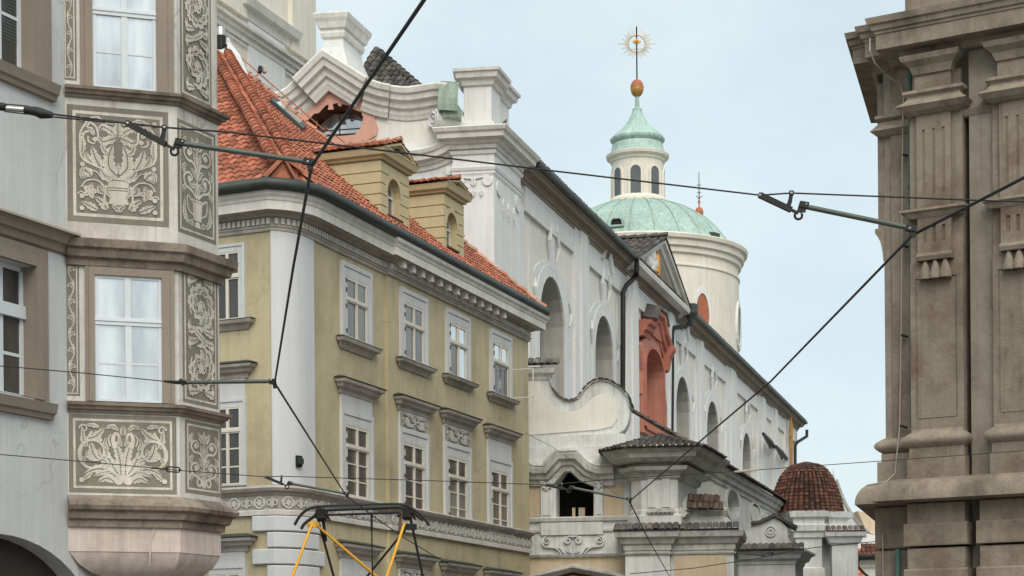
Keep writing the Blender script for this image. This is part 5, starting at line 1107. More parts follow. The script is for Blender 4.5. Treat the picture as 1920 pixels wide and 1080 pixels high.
# sill zone
z = PF.Z
f = MB(); f.ledge(PF, sA0, sA1, [(0, z(1077, 978)), (.1, z(1077, 977)), (.14, z(1077, 971)), (.08, z(1077, 969)), (0, z(1077, 969))]); f.ledge(PF, sA0, sA1, [(0, z(1077, 998)), (.07, z(1077, 997)), (.09, z(1077, 993)), (0, z(1077, 992))]); f.ledge(PF, PF.S(1015, 985), PF.S(1131, 985), [(0, z(1077, 1004)), (.12, z(1077, 1003)), (.14, z(1077, 980)), (0, z(1077, 979))]); f.build('sill_band', m_ann, ann)
f = MB(); f.box(PF, sA0, sA1, -.02, .05, z(1077, 1040), z(1077, 1005)); rb_ = f.build('relief_band', m_ann, ann)
f = MB(); o = Orn(f, PF, PF.S(1014, 1020), PF.S(1137, 1020), z(1077, 1041), z(1077, 1004), .16, .1, True)
o.spiral((.9, .75), .2, .05, 1.57, -1.3, .07, .05); o.stroke([(.93, .95), (.97, .7), (.93, .45), (.8, .4), (.72, .25), (.68, .05)], .09, .06); o.stroke([(.8, .4), (.7, .35), (.64, .1)], .06); o.spiral((.58, .75), .18, .05, 1.2, -1.4, .1, .06); o.leaf([(.5, .05), (.5, .3), (.5, .62)], .2, 3, solo=True); o.leaf([(.53, .1), (.58, .3), (.57, .52)], .12, 3); o.stroke([(.5, .93), (.56, .95), (.62, .86)], .09, .05); o.leaf([(.5, -.1), (.5, -.02), (.5, .08)], .14, 2, solo=True)
f.build('cartouche_relief', m_ann, rb_)
f = MB(); f.ledge(PF, sA0, sA1, [(0, z(1077, 1046)), (.16, z(1077, 1044)), (.2, z(1077, 1040)), (0, z(1077, 1038))]); f.build('lower_ledge', m_annl, ann)
f = MB(); f.box(PF, sA0, sA1, -.02, .04, .5, z(1077, 1045)); f.build('lower_wall', m_annc, ann)
pk = Q([(985, 1082), (1072, 1060), (1168, 1078)], .7)
f = MB(); f.mould(PF, [(pk[0][0]-.8, pk[0][1]-.3)]+pk+[(pk[2][0]+.3, pk[2][1]-.12)], [(0, -.22), (.55, -.2), (.72, -.06), (.72, .0), (0, .1)]); dr = f.build('door_canopy', m_annl, ann)
f = MB(); f.mould(PF, [(a, b-.26) for a, b in pk], [(0, -.3), (.42, -.28), (.46, -.04), (0, 0)]); f.build('door_arch', m_red, dr)
f = MB(); f.plate(PF, [(pk[0][0]+.5, .5), (pk[2][0]-.5, .5), (pk[2][0]-.5, pk[2][1]-.6), (pk[1][0], pk[1][1]-.62), (pk[0][0]+.5, pk[0][1]-.5)], .06); f.build('door_leaf', m_wood, dr)
# sloping white parapet above the porch
f = MB(); f.slab(PF, Q([(962, 822), (1165, 812), (1213, 826), (1160, 838), (1112, 858), (1106, 862), (1084, 844), (1040, 844), (1018, 874), (962, 866)], -.25), -1.4, -.25, back=True); f.build('parapet', m_ann, ann)
# scrolled wall
DV = -1.0
oc = [(962, 690), (1027, 690), (1031, 716), (1040, 738), (1055, 750), (1070, 753), (1085, 747), (1098, 729), (1112, 717), (1127, 713), (1145, 717), (1162, 728), (1175, 743), (1180, 763), (1179, 785), (1172, 803), (1160, 812)]
ocs = spline(Q(oc, DV), 3)
f = MB(); f.slab(PF, ocs+Q([(962, 832)], DV), DV-.75, DV, back=True); sw_ = f.build('scroll_wall', m_ann, ann)
inner_ = [(962, 716), (1008, 716), (1018, 742), (1035, 763), (1062, 773), (1090, 766), (1112, 746), (1132, 738), (1150, 744), (1158, 762), (1158, 785), (1148, 800), (1120, 806), (962, 818)]
f = MB(); f.slab(PF, spline(Q(inner_[:11], DV), 3)+Q(inner_[11:], DV), DV-.05, DV+.04); f.build('scroll_field', m_chc, sw_)
f = MB(); f.mould(PF, Q([(1027, 690), (1031, 716), (1040, 738), (1055, 750), (1070, 753), (1085, 747), (1098, 729), (1112, 717), (1127, 713), (1145, 717), (1162, 728), (1175, 743), (1181, 763)], DV)[::1], [(DV-.8, 0), (DV+.08, 0), (DV+.08, .03), (DV-.8, .05)]); f.build('scroll_capping', m_annl, sw_)
f = MB(); R = random.Random(3); P = spline(Q([(1033, 727), (1040, 738), (1055, 750), (1070, 753), (1085, 747), (1098, 729), (1112, 717), (1127, 713), (1145, 717), (1162, 728), (1175, 743), (1182, 765)], DV), 5); acc = 0
for a, b in zip(P[:-1], P[1:]):
    acc += (b-a).length
    if acc < .17: continue
    acc = 0; t = (b-a).normalized(); nn = Vector((-t.y, t.x)); q = a+nn*.05; vs = []
    for d in (DV+.12+R.uniform(-.03, .03), DV-.85):
        for k in range(6):
            an = math.pi*k/5; w_ = q+t*(-.1*math.cos(an))+nn*(.05*math.sin(an)-.01); vs.append(PF.pt(w_.x, d, w_.y))
    f.add(vs, [(k, k+1, 7+k, 6+k) for k in range(5)]+[tuple(range(6))])
f.build('scroll_tiles', m_tiled, sw_)
bz0, bz1 = PF.Z(1000, 717, DV), PF.Z(1000, 690, DV); bs0, bs1 = PF.S(955, 700, DV), PF.S(1028, 700, DV)
f = MB(); f.hood(PF, bs0, bs1, [(DV-.02, bz0+.0), (DV+.05, bz0+.1), (DV+.08, bz0+.22), (DV+.2, bz0+.28), (DV+.26, bz1-.05), (DV, bz1)]); f.box(PF, bs0, bs1+.1, DV-.9, DV-.01, bz0-.2, bz1); f.build('scroll_pier_cap', m_ann, sw_)
f = MB(); 
for r_ in range(2): eave(f, PF, bs0-.1, bs1+.38, DV+.36-r_*.3, bz1+.06+r_*.1, .2, .075, .45, 8+r_)
f.build('pier_tiles', m_tiled, sw_)
# pavilion
pvx = [PF.xy(PF.S(1182, 930, .9), .9), PF.xy(PF.S(1272, 930, .9), .9)]
PV = Frame(pvx[0], PF.t); pw_ = (pvx[1]-pvx[0]).length
ch = .35
poly = [PV.xy(0, -3), PV.xy(0, -ch), PV.xy(ch, 0), PV.xy(pw_-.02, 0), PV.xy(pw_, 0)+CN.t*.9, PV.xy(pw_, 0)+CN.t*3.2]
pvz = lambda v: at(1228, v, pvx[0].y).z
f = MB(); f.stack(poly, [(.12, pvz(985)), (.12, pvz(968)), (.05, pvz(965)), (.05, pvz(958)), (0, pvz(955)), (0, pvz(893))]); pav = f.build('pavilion', m_ann, ann)
f = MB(); f.stack(poly, [(0, pvz(900)), (.1, pvz(897)), (.14, pvz(888)), (.36, pvz(884)), (.40, pvz(877)), (.16, pvz(875)), (.16, pvz(871)), (.55, pvz(868)), (.72, pvz(862)), (.76, pvz(854)), (.9, pvz(849)), (.95, pvz(843)), (.6, pvz(838))]); f.build('pavilion_cornice', m_annl, pav)
f = MB()
ctr = PV.xy(pw_*.55, -1.6); zb0_ = pvz(846); top_ = pvz(805)
op_ = offpath(poly[::1], 1.02)
for i in range(len(op_)-1):
    a, b = op_[i], op_[i+1]; A3, B3, C3 = Vector((a.x, a.y, zb0_)), Vector((b.x, b.y, zb0_)), Vector((ctr.x, ctr.y, top_))
    e = (B3-A3).normalized(); nn = e.cross(C3-A3); e2 = nn.cross(e).normalized(); e2 = e2 if e2.z > 0 else -e2
    f.tri(A3, B3, C3); tiles(f, A3, e, e2, [rc(p, A3, e, e2) for p in (A3, B3, C3)], w=.2, l=.3, h=.06, seed=50+i)
f.build('pavilion_roof', m_tiled, pav)
f = MB()
zt_, zb__ = pvz(895), pvz(952)
for a, b in ((.28, .62), (.9, 1.25)): f.box(PV, ch+a*(pw_-ch)/1.6, ch+b*(pw_-ch)/1.6, -.02, .05, zb__, zt_)
f.build('pavilion_lesene', m_ann, pav)
f = MB(); 
for sd0, sd1, fr, base_ in ((.55, 1.4, PV, .12),):
    f.box(fr, sd0, sd1, .1, .2, pvz(962), pvz(955)); 
    for k in range(6): a = sd0+.08+(sd1-sd0-.16)*k/5; f.ledge(fr, a-.045, a+.045, [(.12, pvz(962)), (.2, pvz(962)), (.14, pvz(967)), (.12, pvz(967))])
f.build('dropped_guttae', m_annl, pav)
SP = Frame(PV.xy(pw_), CN.t); f = MB(); f.ledge(SP, .1, .7, [(.0, pvz(972)), (.18, pvz(970)), (.26, pvz(964)), (.2, pvz(958)), (.28, pvz(955)), (0, pvz(952))]); f.build('side_console', m_annl, pav)
# lower storey of the pavilion with a tiled ledge
lp0 = PF.xy(PF.S(1172, 1010, 1.15), 1.15); LP = Frame(lp0, PF.t); lw_ = LP.S(1256, 1040)
zl = lambda v: at(1228, v, lp0.y).z
lpoly = [LP.xy(0, -3), LP.xy(0, 0), LP.xy(lw_, 0), LP.xy(lw_, -.25), LP.xy(LP.S(1376, 1040, -.25), -.25), LP.xy(LP.S(1376, 1040, -.25), -3)]
f = MB(); f.stack(lpoly, [(0, 0), (0, zl(998))]); lo = f.build('pavilion_base', m_ann, ann)
f = MB(); f.stack(lpoly, [(0, zl(1033)), (.05, zl(1032)), (.05, zl(1022)), (.12, zl(1020)), (.2, zl(1010)), (.3, zl(1008)), (.34, zl(998)), (0, zl(994))]); f.stack(lpoly, [(0, zl(1041)), (.06, zl(1040)), (.08, zl(1037)), (0, zl(1036))]); f.build('base_cornice', m_annl, lo)
f = MB(); eave(f, LP, -.35, lw_+.3, .42, zl(996), .2, .075, .5, 4); eave(f, LP, lw_+.3, LP.S(1386, 1000, -.25), .15, zl(996), .2, .075, .5, 5); f.build('ledge_tiles', m_tiled, lo)
f = MB(); f.box(LP, lw_+.12, LP.S(1362, 1060, -.25), -.3, -.2, .4, zl(1043)); f.build('cream_panel', m_annc, lo)
# aisle wall with oval windows
SA = Frame.vp(1320, 930, 66., 1985); sa0, sa1 = SA.S(1296, 900), SA.S(1475, 985)
ze_ = SA.Z(1400, 900, .25)
ov = []
for u, v, hu, hv in ((1373, 945, 11, 27), (1415, 962, 8, 17), (1438, 974, 8, 12)):
    a = SA.S(u, v); zz = SA.Z(u, v); wu = (SA.S(u+hu, v)-SA.S(u-hu, v))/2; k = SA.pt(a, 0, 0).y/F; ov.append((a, zz, wu, hv*k))
el = lambda a, zz, wu, hv, q=1.: [(a+wu*q*math.cos(2*math.pi*i/20), zz+hv*q*math.sin(2*math.pi*i/20)) for i in range(20)]
f = MB(); f.slab(SA, [(sa0, 0), (sa1, 0), (sa1, ze_-.1), (sa0, ze_-.1)], -.6, 0, [el(*o_) for o_ in ov], inner=-.5); f.build('aisle_wall', m_ann, ann)
for o_ in ov:
    f = MB(); f.slab(SA, el(*o_, 1.3), -.02, .06, [el(*o_)]); W = f.build('oval_window', m_ann, ann); f = MB(); f.plate(SA, el(*o_), -.4); f.build('pane', g_lead, W)
for u0, u1 in ((1326, 1362), (1404, 1447)): f = MB(); f.slab(SA, [(SA.S(u0, 920), SA.Z(u0, 925)), (SA.S(u1, 950), ze_-3.2), (SA.S(u1, 950), ze_-1.0), (SA.S(u0, 920), ze_-1.0)] if False else [(SA.S(u0, 920), ze_-2.6), (SA.S(u1, 950), ze_-2.6), (SA.S(u1, 950), ze_-.75), (SA.S(u0, 920), ze_-.75)], -.02, .03, [el(*o_, 1.3) for o_ in ov if SA.S(u0, 920) < o_[0]-o_[2]*1.4 and o_[0]+o_[2]*1.4 < SA.S(u1, 950) and o_[1]-o_[3]*1.35 > ze_-2.6]); f.build('aisle_panel', m_chc, ann)
f = MB(); f.sweep([SA.xy(sa0), SA.xy(sa1)], [(0, ze_-.62), (.06, ze_-.6), (.08, ze_-.45), (.16, ze_-.42), (.2, ze_-.25), (.3, ze_-.2), (.34, ze_-.05), (0, ze_)]); f.build('aisle_cornice', m_annl, ann)
f = MB(); i3 = Vector((-SA.n.x*.87, -SA.n.y*.87, .52)); tiles(f, SA.pt(sa0, .45, ze_-.02), Vector((SA.t.x, SA.t.y, 0)), i3, [(.0, 0), (sa1-sa0+.3, 0), (sa1-sa0+.3, 5.), (1.5, 4.), (0, 2.2)], w=.24, l=.4, h=.07, seed=60); f.build('aisle_roof', m_tileg, ann)
f = MB(); f.box(SA, sa0, sa1, -6, -.6, 0, ze_-.2); f.build('aisle_body', m_ann, ann)
f = MB(); f.tube([SA.pt(sa1-1.2, .5, ze_-.1), SA.pt(sa1+.2, .5, ze_-.25), SA.pt(sa1+.2, .4, ze_-2.2)], [.14, .3, .12], 6); f.build('aisle_hopper', m_black, ann)
# small tile-capped buttress scrolls
BU = Frame(PF.xy(PF.S(1283, 960, .2), .2), PF.t)
def bpx(pts): return [BU.sz(u, v) for u, v in pts]
f = MB(); f.slab(BU, bpx([(1276, 1000), (1276, 948), (1286, 932), (1296, 930), (1308, 938), (1312, 952), (1364, 970), (1388, 995), (1388, 1000)]), -1.2, 0, back=True); b1_ = f.build('buttress', m_ann, ann)
f = MB(); o = Orn(f, BU, BU.S(1286, 955), BU.S(1308, 955), BU.Z(1297, 966), BU.Z(1297, 942), .05, .05); o.disc((.5, .5), .42, .72); o.disc((.5, .5), .18); f.build('rosette_relief', m_ann, b1_)
f = MB(); a3, b3, c3 = BU.pt(BU.S(1290, 926), .1, BU.Z(1290, 926)), BU.pt(BU.S(1346, 930), .1, BU.Z(1348, 928)), BU.pt(BU.S(1310, 956), .35, BU.Z(1310, 956)); e = (b3-a3).normalized(); dn = (a3-c3); e2 = (dn-e*dn.dot(e)).normalized(); L_ = (dn-e*dn.dot(e)).length
tiles(f, a3-e2*L_, e, e2, [(0, 0), ((b3-a3).length+.25, 0), ((b3-a3).length, L_), (0, L_)], w=.17, l=.26, h=.055, seed=71); f.build('buttress_roof', m_tileg, b1_)
f = MB(); f.ledge(BU, BU.S(1312, 960), BU.S(1362, 965), [(-.6, BU.Z(1330, 970)), (.0, BU.Z(1330, 968)), (.06, BU.Z(1330, 958)), (-.6, BU.Z(1330, 948))]); f.build('buttress_ledge', m_annl, b1_)
pb = at(1440, 1010, 66.); B2 = Frame(pb.xy, PF.t); q2 = lambda pts, d=0.: B2.P(pts, d)
g2 = [(1374, 1030), (1398, 998), (1410, 984), (1425, 980), (1440, 974), (1452, 970), (1466, 978), (1476, 990), (1478, 1010), (1492, 1028), (1492, 1034)]
f = MB(); f.slab(B2, q2(g2), -1.6, 0, back=True); b2_ = f.build('scrolled_gable', m_ann, ann)
f = MB(); o = Orn(f, B2, B2.S(1428, 1000), B2.S(1462, 1000), B2.Z(1445, 1008), B2.Z(1445, 984), .05, .05); o.disc((.5, .5), .45, .78); o.disc((.5, .5), .25, .5); f.build('rosette_relief', m_ann, b2_)
f = MB(); f.mould(B2, q2([(1408, 984), (1425, 981), (1440, 974), (1452, 969), (1466, 976), (1478, 984), (1492, 990)]), [(-1.6, 0), (.12, 0), (.14, .1), (-1.6, .16)]); f.build('gable_coping', m_tiled, b2_)
zq = lambda v: at(1440, v, pb.y).z
pol2 = [B2.xy(B2.S(1388, 1050, 0)-1., -2.5), B2.xy(B2.S(1388, 1050), .0), B2.xy(B2.S(1486, 1050), 0.), B2.xy(B2.S(1486, 1050), 0)+CN.t*2]
f = MB(); f.stack(pol2, [(.1, 0), (.1, zq(1060)), (.14, zq(1058)), (.16, zq(1052)), (.3, zq(1048)), (.36, zq(1040)), (.5, zq(1036)), (.5, zq(1032)), (0, zq(1030))]); b3_ = f.build('gable_base', m_ann, ann)
f = MB(); eave(f, B2, B2.S(1376, 1033, .5), B2.S(1508, 1038, .5), .6, zq(1033), .2, .075, .5, 6); f.build('ledge_tiles', m_tiled, b3_)
# half-domed chapel
YC = 84.; kc = YC/F; cc = at(1512, 960, YC); cxy = (cc.x, cc.y); cz_ = lambda v: at(1512, v, YC).z
f = MB()
R = random.Random(8); rows = 11; cols = 46
PR_ = spline([(66, 962), (62, 945), (57, 925), (50, 905), (40, 886), (26, 872), (8, 866)], 3)
f.lathe(cxy, [(q.x*kc-.06, cz_(q.y)) for q in PR_], 40)
for j in range(len(PR_)-2):
    r0, z0_ = PR_[j].x*kc, cz_(PR_[j].y); r1, z1_ = PR_[j+1].x*kc*1.0, cz_(PR_[j+1].y+2); n = max(8, int(2*math.pi*r0/.24))
    n = 40 if j < 12 else 20
    for i in range(n):
        a = 2*math.pi*i/n; h = math.pi/n*.8; jj = R.uniform(-.03, .03); vs = []
        for rr, zz, up in ((r0+jj*.6, z0_-.04, .035), (r1, z1_, .0)):
            for k in range(5):
                an = math.pi*k/4; b = a-h*math.cos(an); rq = rr+up+.12*math.sin(an); vs.append((cxy[0]+rq*math.cos(b), cxy[1]+rq*math.sin(b), zz))
        f.add(vs, [(k, k+1, 6+k, 5+k) for k in range(4)]+[(0, 1, 2, 3, 4)])
chp = f.build('chapel_dome', m_tiler, ann)
f = MB(); f.lathe(cxy, [(50*kc, 0), (50*kc, cz_(1008)), (53*kc, cz_(1006)), (53*kc, cz_(1000)), (56*kc, cz_(996)), (60*kc, cz_(985)), (57*kc, cz_(983)), (58*kc, cz_(972)), (63*kc, cz_(968)), (64*kc, cz_(962)), (50*kc, cz_(955))], 40); chb = f.build('chapel_drum', m_ann, ann, smooth=20)
f = MB()
for u0, u1, d in ((1492, 1540, 1.55), (1556, 1590, 1.1)):
    V = Frame(at(u0, 1040, YC-d).xy, (1, -.08 if u0 < 1550 else .5)); w_ = (u1-u0)*kc; zz = lambda v: at(u0, v, YC-d).z
    f.stack([V.xy(0), V.xy(w_), V.xy(w_, -1), V.xy(0, -1)], [(.1, 0), (.1, zz(1066)), (.0, zz(1064)), (0, zz(1010)), (.08, zz(1008)), (.1, zz(998)), (.2, zz(996)), (.24, zz(985)), (.1, zz(983)), (.12, zz(974)), (.26, zz(970)), (.3, zz(960)), (0, zz(958))])
f.build('chapel_pier', m_ann, ann)
# far scroll buttress of the chapel
pe = at(1590, 980, 88.); BE = Frame(pe.xy, PF.t); f = MB(); f.slab(BE, BE.P([(1562, 1002), (1562, 880), (1567, 905), (1578, 935), (1592, 962), (1610, 985), (1625, 1000), (1625, 1006)]), -.8, 0, back=True); b4 = f.build('chapel_buttress', m_ann, ann)
f = MB(); f.mould(BE, spline(BE.P([(1566, 900), (1578, 932), (1592, 960), (1610, 984), (1625, 999)]), 3), [(-.9, .0), (.05, 0), (.08, .12), (-.9, .16)]); f.build('buttress_coping', m_annl, b4)
V = Frame(at(1560, 1000, 82.).xy, (1, -.05)); zz = lambda v: at(1560, v, 82.).z
f = MB(); w_ = 48*82/F; f.stack([V.xy(0), V.xy(w_), V.xy(w_, -2), V.xy(0, -2)], [(0, 0), (0, zz(1020)), (.12, zz(1018)), (.2, zz(1008)), (.3, zz(1006)), (.34, zz(998)), (0, zz(995))]); f.build('chapel_base', m_ann, ann)
f = MB(); eave(f, V, -.3, w_+.3, .4, zz(997), .22, .08, .5, 3); f.build('ledge_tiles', m_tileg, ann)
# ------------------------------------------------------------------ distant houses in the gap
hq = at(1612, 1060, 120.); kh = 120./F
h1 = thing('red_roofed_house', (hq.x, hq.y, 0), 'small distant house with orange tiled roof in the gap beside the brown palace', 'house')
HF = Frame(hq.xy, (1, .2)); zz = lambda v: at(1612, v, 120.).z
f = MB(); f.box(HF, -1.2, 3, -6, 0, 0, zz(1085)); f.build('wall', m_chc, h1)
f = MB(); tiles(f, HF.pt(-1.3, .3, zz(1090)), Vector((HF.t.x, HF.t.y, 0)), Vector((-HF.n.x*.6, -HF.n.y*.6, .8)), [(0, 0), (4.5, 0), (2.4, 2.6), (0, 3.4)], w=.28, l=.3, h=.05, seed=80); f.build('roof', m_tile, h1)
hq = at(1628, 1050, 100.); h2 = thing('gutter_house', (hq.x, hq.y, 0), 'sliver of a cream house with dark gutter and brown eaves behind the palace edge', 'house')
HF = Frame(hq.xy, (1, -.1)); zz = lambda v: at(1628, v, 100.).z
f = MB(); f.hood(HF, -.3, 3, [(0, 0), (0, zz(1066)), (.1, zz(1064)), (.14, zz(1056)), (.3, zz(1052)), (.3, zz(1046)), (0, zz(1044))]); f.build('wall', m_chc, h2)
f = MB(); f.tube([HF.pt(-.65, .5, zz(1046)), HF.pt(3, .5, zz(1046))], .14, 6); f.tube([HF.pt(-.55, .5, zz(1046)), HF.pt(-.6, .45, zz(1062)), HF.pt(-.25, .35, zz(1076)), HF.pt(.1, .3, zz(1085)), HF.pt(.1, .3, zz(1140))], .07, 6); f.build('gutter', m_black, h2)
f = MB(); tiles(f, HF.pt(-.6, .5, zz(1043)), Vector((HF.t.x, HF.t.y, 0)), Vector((0, .7, .7)), [(0, 0), (3.4, 0), (3.4, 1), (.4, 1)], w=.24, l=.3, h=.06, seed=81); f.build('roof', m_tiler, h2)
hq = at(1624, 985, 135.); h3 = thing('white_gable_house', (hq.x, hq.y, 0), 'distant white stepped gable with tan roof edge between chapel and palace', 'house')
HF = Frame(hq.xy, (1, 0)); f = MB(); f.slab(HF, HF.P([(1595, 1120), (1595, 1000), (1606, 985), (1618, 998), (1634, 1002), (1660, 1002), (1660, 1120)]), -6, 0, back=True); f.build('gable_wall', m_chw, h3)
f = MB(); f.slab(HF, HF.P([(1608, 958), (1650, 966), (1650, 1003), (1632, 1000), (1622, 990)], -1), -6, -1, back=True); f.build('roof', m_annc, h3)
# ------------------------------------------------------------------ brown stone palace, right
PAL = Frame.vp(1705, 600, 38., -4900)
pal = thing('stone_palace', (PAL.O.x, PAL.O.y, 0), 'brown stone palace with paired pilasters and heavy stepped cornice at the right', 'palace')
D0 = 0.; DB = -.22; DL = -.62     # pilaster face, wall between, set-back corner strip
pS = lambda u, v=600, d=0.: PAL.S(u, v, d)
pZ = lambda u, v, d=0.: PAL.Z(u, v, d)
zl1, zl0 = pZ(1760, 893, .35), pZ(1760, 934, .35)
zb0, zb1 = zl1-.02, pZ(1760, 812); zt1 = pZ(1760, 812); zc0 = pZ(1760, 205); zc1 = pZ(1740, 75, .5); ztop = pZ(1800, 40, .9)
sl, sr = pS(1659, 600, DL), 6.0
S0, S1 = pS(1706), pS(1805); S2 = pS(1861)
S3 = S2+(S1-S0)
side = Vector((.28, 1)).normalized()
c0 = PAL.xy(sl, DL)
f = MB(); f.stack([c0, PAL.xy(S0+.02, DL), PAL.xy(S0+.02, DB-.3), PAL.xy(sr, DB-.3), PAL.xy(sr, -8), c0+side*38+Vector((8, 0)), c0+side*38], [(0, 0), (0, ztop+.1)]); f.build('wall', m_stonew, pal)
f = MB(); a0_, a1_ = pS(1656, 500, DL), S0; f.box(PAL, sl+.18, S0+.02, DL-.02, DL+.06, zb1, zc0+1.2); f.build('corner_strip', m_stone, pal)
# lower, wider part of the strip outline: a little console where the strip widens upward
cz = pZ(1673, 88, .45); zk = pZ(1650, 437, DL); f = MB(); f.slab(PAL, [(sl-.19, zk), (sl-.19, zk+.09), (sl+.02, zk+.09), (sl+.02, zk-.62), (sl-.012, zk-.6), (sl-.03, zk-.4), (sl-.07, zk-.2), (sl-.13, zk-.08)], DL-.7, DL+.03, back=True); f.build('corner_console', m_stonel, pal)
f = MB(); f.box(PAL, sl-.125, sl+.02, DL-.9, DL+.002, zk+.05, pZ(1690, 150, DL)); f.build('corner_strip', m_stone, pal)
SG = pS(1816); f = MB(); f.box(PAL, SG, S2+.05, -1, DB+.08, zl1-.2, ztop+.2); f.build('inner_layer', m_stonew, pal)
def pilaster(s0, s1):
    f = MB(); w = s1-s0
    f.box(PAL, s0, s1, DB-.35, D0-.08, zb1-.05, zc0+.02); b = f.build('pilaster', m_stone, pal)
    i0, i1 = s0+w*.15, s0+w*.80
    # fluted shaft slab
    zf0, zf1 = pZ(1740, 396), pZ(1740, 214)
    f = MB(); fl = [[(i0+(i1-i0)*q-.025, zf0+.35), (i0+(i1-i0)*q+.035, zf0+.35), (i0+(i1-i0)*q+.035, zf1-.3), (i0+(i1-i0)*q-.025, zf1-.3)] for q in (.2, .5, .78)]; f.box(PAL, i0+.01, i1-.01, -.1, -.028, zf0+.01, zf1-.01)
    f.slab(PAL, [(i0, zf0), (i1, zf0), (i1, zf1), (i0, zf1)], -.1, D0, fl, inner=-.03); f.build('fluted_slab', m_stone, b)
    # triglyph console with three drops
    zk1, zk0 = pZ(1740, 398), pZ(1740, 482); j0, j1 = i0+.04, i1+.02
    f = MB(); f.hood(PAL, j0-.04, j1+.03, [(-.08, zk1-.13), (.1, zk1-.12), (.16, zk1-.03), (.22, zk1), (.22, zk1+.05), (-.08, zk1+.12)]); f.build('console_cap', m_stonel, b)
    f = MB(); gl_ = [[(j0+(j1-j0)*q-.035, zk0+.28), (j0+(j1-j0)*q+.035, zk0+.28), (j0+(j1-j0)*q+.035, zk1-.3), (j0+(j1-j0)*q-.035, zk1-.3)] for q in (.22, .5, .78)]
    f.slab(PAL, [(j0, zk0), (j1, zk0), (j1, zk1-.1), (j0, zk1-.1)], -.1, .09, gl_, inner=.05); f.box(PAL, j0+.01, j1-.01, -.09, .05, zk0+.01, zk1-.12); f.ledge(PAL, j0-.02, j1+.02, [(-.08, zk0-.08), (.11, zk0-.08), (.14, zk0), (.1, zk0+.07), (-.08, zk0+.07)]); f.build('triglyph', m_stone, b)
    for q in (.2, .5, .8):
        a = j0+(j1-j0)*q; f = MB(); x = PAL.xy(a, .035); f.lathe(x, [(.035, zk0-.08), (.135, zk0-.38), (.135, zk0-.46), (.02, zk0-.46)], 12); f.build('drop', m_stonel, b, smooth=40)
    # sunk panel
    zp1, zp0 = pZ(1740, 520), pZ(1740, 786); m0, m1 = s0+w*.10, s1-w*.12
    f = MB(); f.slab(PAL, [(s0, zb1-.04), (s1, zb1-.04), (s1, zp1+.3), (s0, zp1+.3)], -.1, -.03, [[(m0, zp0), (m1, zp0), (m1, zp1), (m0, zp1)]]); f.box(PAL, m0-.01, m1+.01, -.1, -.055, zp0-.01, zp1+.01); f.slab(PAL, [(m0+.03, zp0+.03), (m1-.03, zp0+.03), (m1-.03, zp1-.03), (m0+.03, zp1-.03)], -.06, -.042); f.build('panel', m_stone, b)
    # base: torus, plinth
    f = MB(); pr = [(DB, zt1-.3), (.02, zt1-.3)]+[(.0+.17*math.sin(math.pi*k/8), zt1-.3+.34*k/8) for k in range(1, 8)]+[(.0, zt1+.05), (-.02, zt1+.10), (DB, zt1+.12)]; f.hood(PAL, s0+.02, s1-.02, [(d, z_) for d, z_ in pr], .0); f.build('torus_base', m_stonel, b, smooth=40)
    f = MB(); zm = zl1+(zt1-zl1)*.48; f.box(PAL, s0-.02, s1+.02, DB-.02, .05, zm, zt1-.28); f.box(PAL, s0-.05, s1+.05, DB-.02, .09, zl1-.05, zm-.003); f.build('plinth', m_stone, b)
    # capital: stepped mouldings, attic block above
    zn1, zn0 = pZ(1740, 172), pZ(1740, 214)
    f = MB(); f.hood(PAL, s0+.06, s1-.06, [(DB, zn0-.02), (.05, zn0), (.16, zn0+.06), (.26, zn0+.16), (.10, zn0+.28), (.06, zn0+.34), (.06, zn1-.08), (.14, zn1-.03), (.14, zn1+.03), (.02, zn1+.05), (DB, zn1+.06)], .0); f.build('capital', m_stonel, b)
    f = MB(); za = cz-.48; f.box(PAL, i0-.02, i1+.02, -.15, .03, zn1+.04, za); f.box(PAL, s0+.05, s1-.04, DB-.02, -.12, zn1+.03, za); f.build('frieze_block', m_stone, b)
    f = MB(); f.hood(PAL, i0-.02, i1+.02, [(-.1, za-.08), (.08, za-.05), (.14, za+.1), (.26, za+.2), (.30, za+.3), (-.1, za+.34)], .06); f.build('block_cap', m_stonel, b)
pilaster(S0, S1); pilaster(S2, S3); S4 = S3+(S2-S1)*1.2; pilaster(S4, S4+S1-S0)
# capital band on the set-back strip and the wall between
f = MB(); zn1, zn0 = pZ(1690, 216, DL), pZ(1690, 256, DL); e_ = [(DL, zn0), (DL+.1, zn0+.04), (DL+.22, zn0+.14), (DL+.1, zn0+.28), (DL+.06, zn0+.34), (DL+.06, zn1-.1), (DL+.14, zn1-.04), (DL+.14, zn1+.02), (DL, zn1+.05)]
f.hood(PAL, sl-.0, S0+.0, e_); f.build('strip_capital', m_stonel, pal)
f = MB(); f.ledge(PAL, S1-.05, S2+.05, [(DB, pZ(1830, 210, DB)-.1), (DB+.09, pZ(1830, 210, DB)-.08), (DB+.16, pZ(1830, 205, DB)), (DB+.02, pZ(1830, 205, DB)+.06), (DB, pZ(1830, 205, DB)+.06)]); f.build('wall_capital_band', m_stonel, pal)
f = MB(); zt_ = zt1; pr = [(DL, zt_-.3)]+[(DL+.06+.17*math.sin(math.pi*k/8), zt_-.3+.34*k/8) for k in range(0, 9)]+[(DL, zt_+.06)]; f.hood(PAL, sl+.05, S0-.02, pr); f.box(PAL, sl-.05, S0+.02, DL-.02, DL+.14, zl1-.05+.5, zt_-.29); f.box(PAL, sl-.12, S0+.02, DL-.02, DL+.2, zl1-.05, zl1+.449); f.build('strip_base', m_stonel, pal, smooth=40)
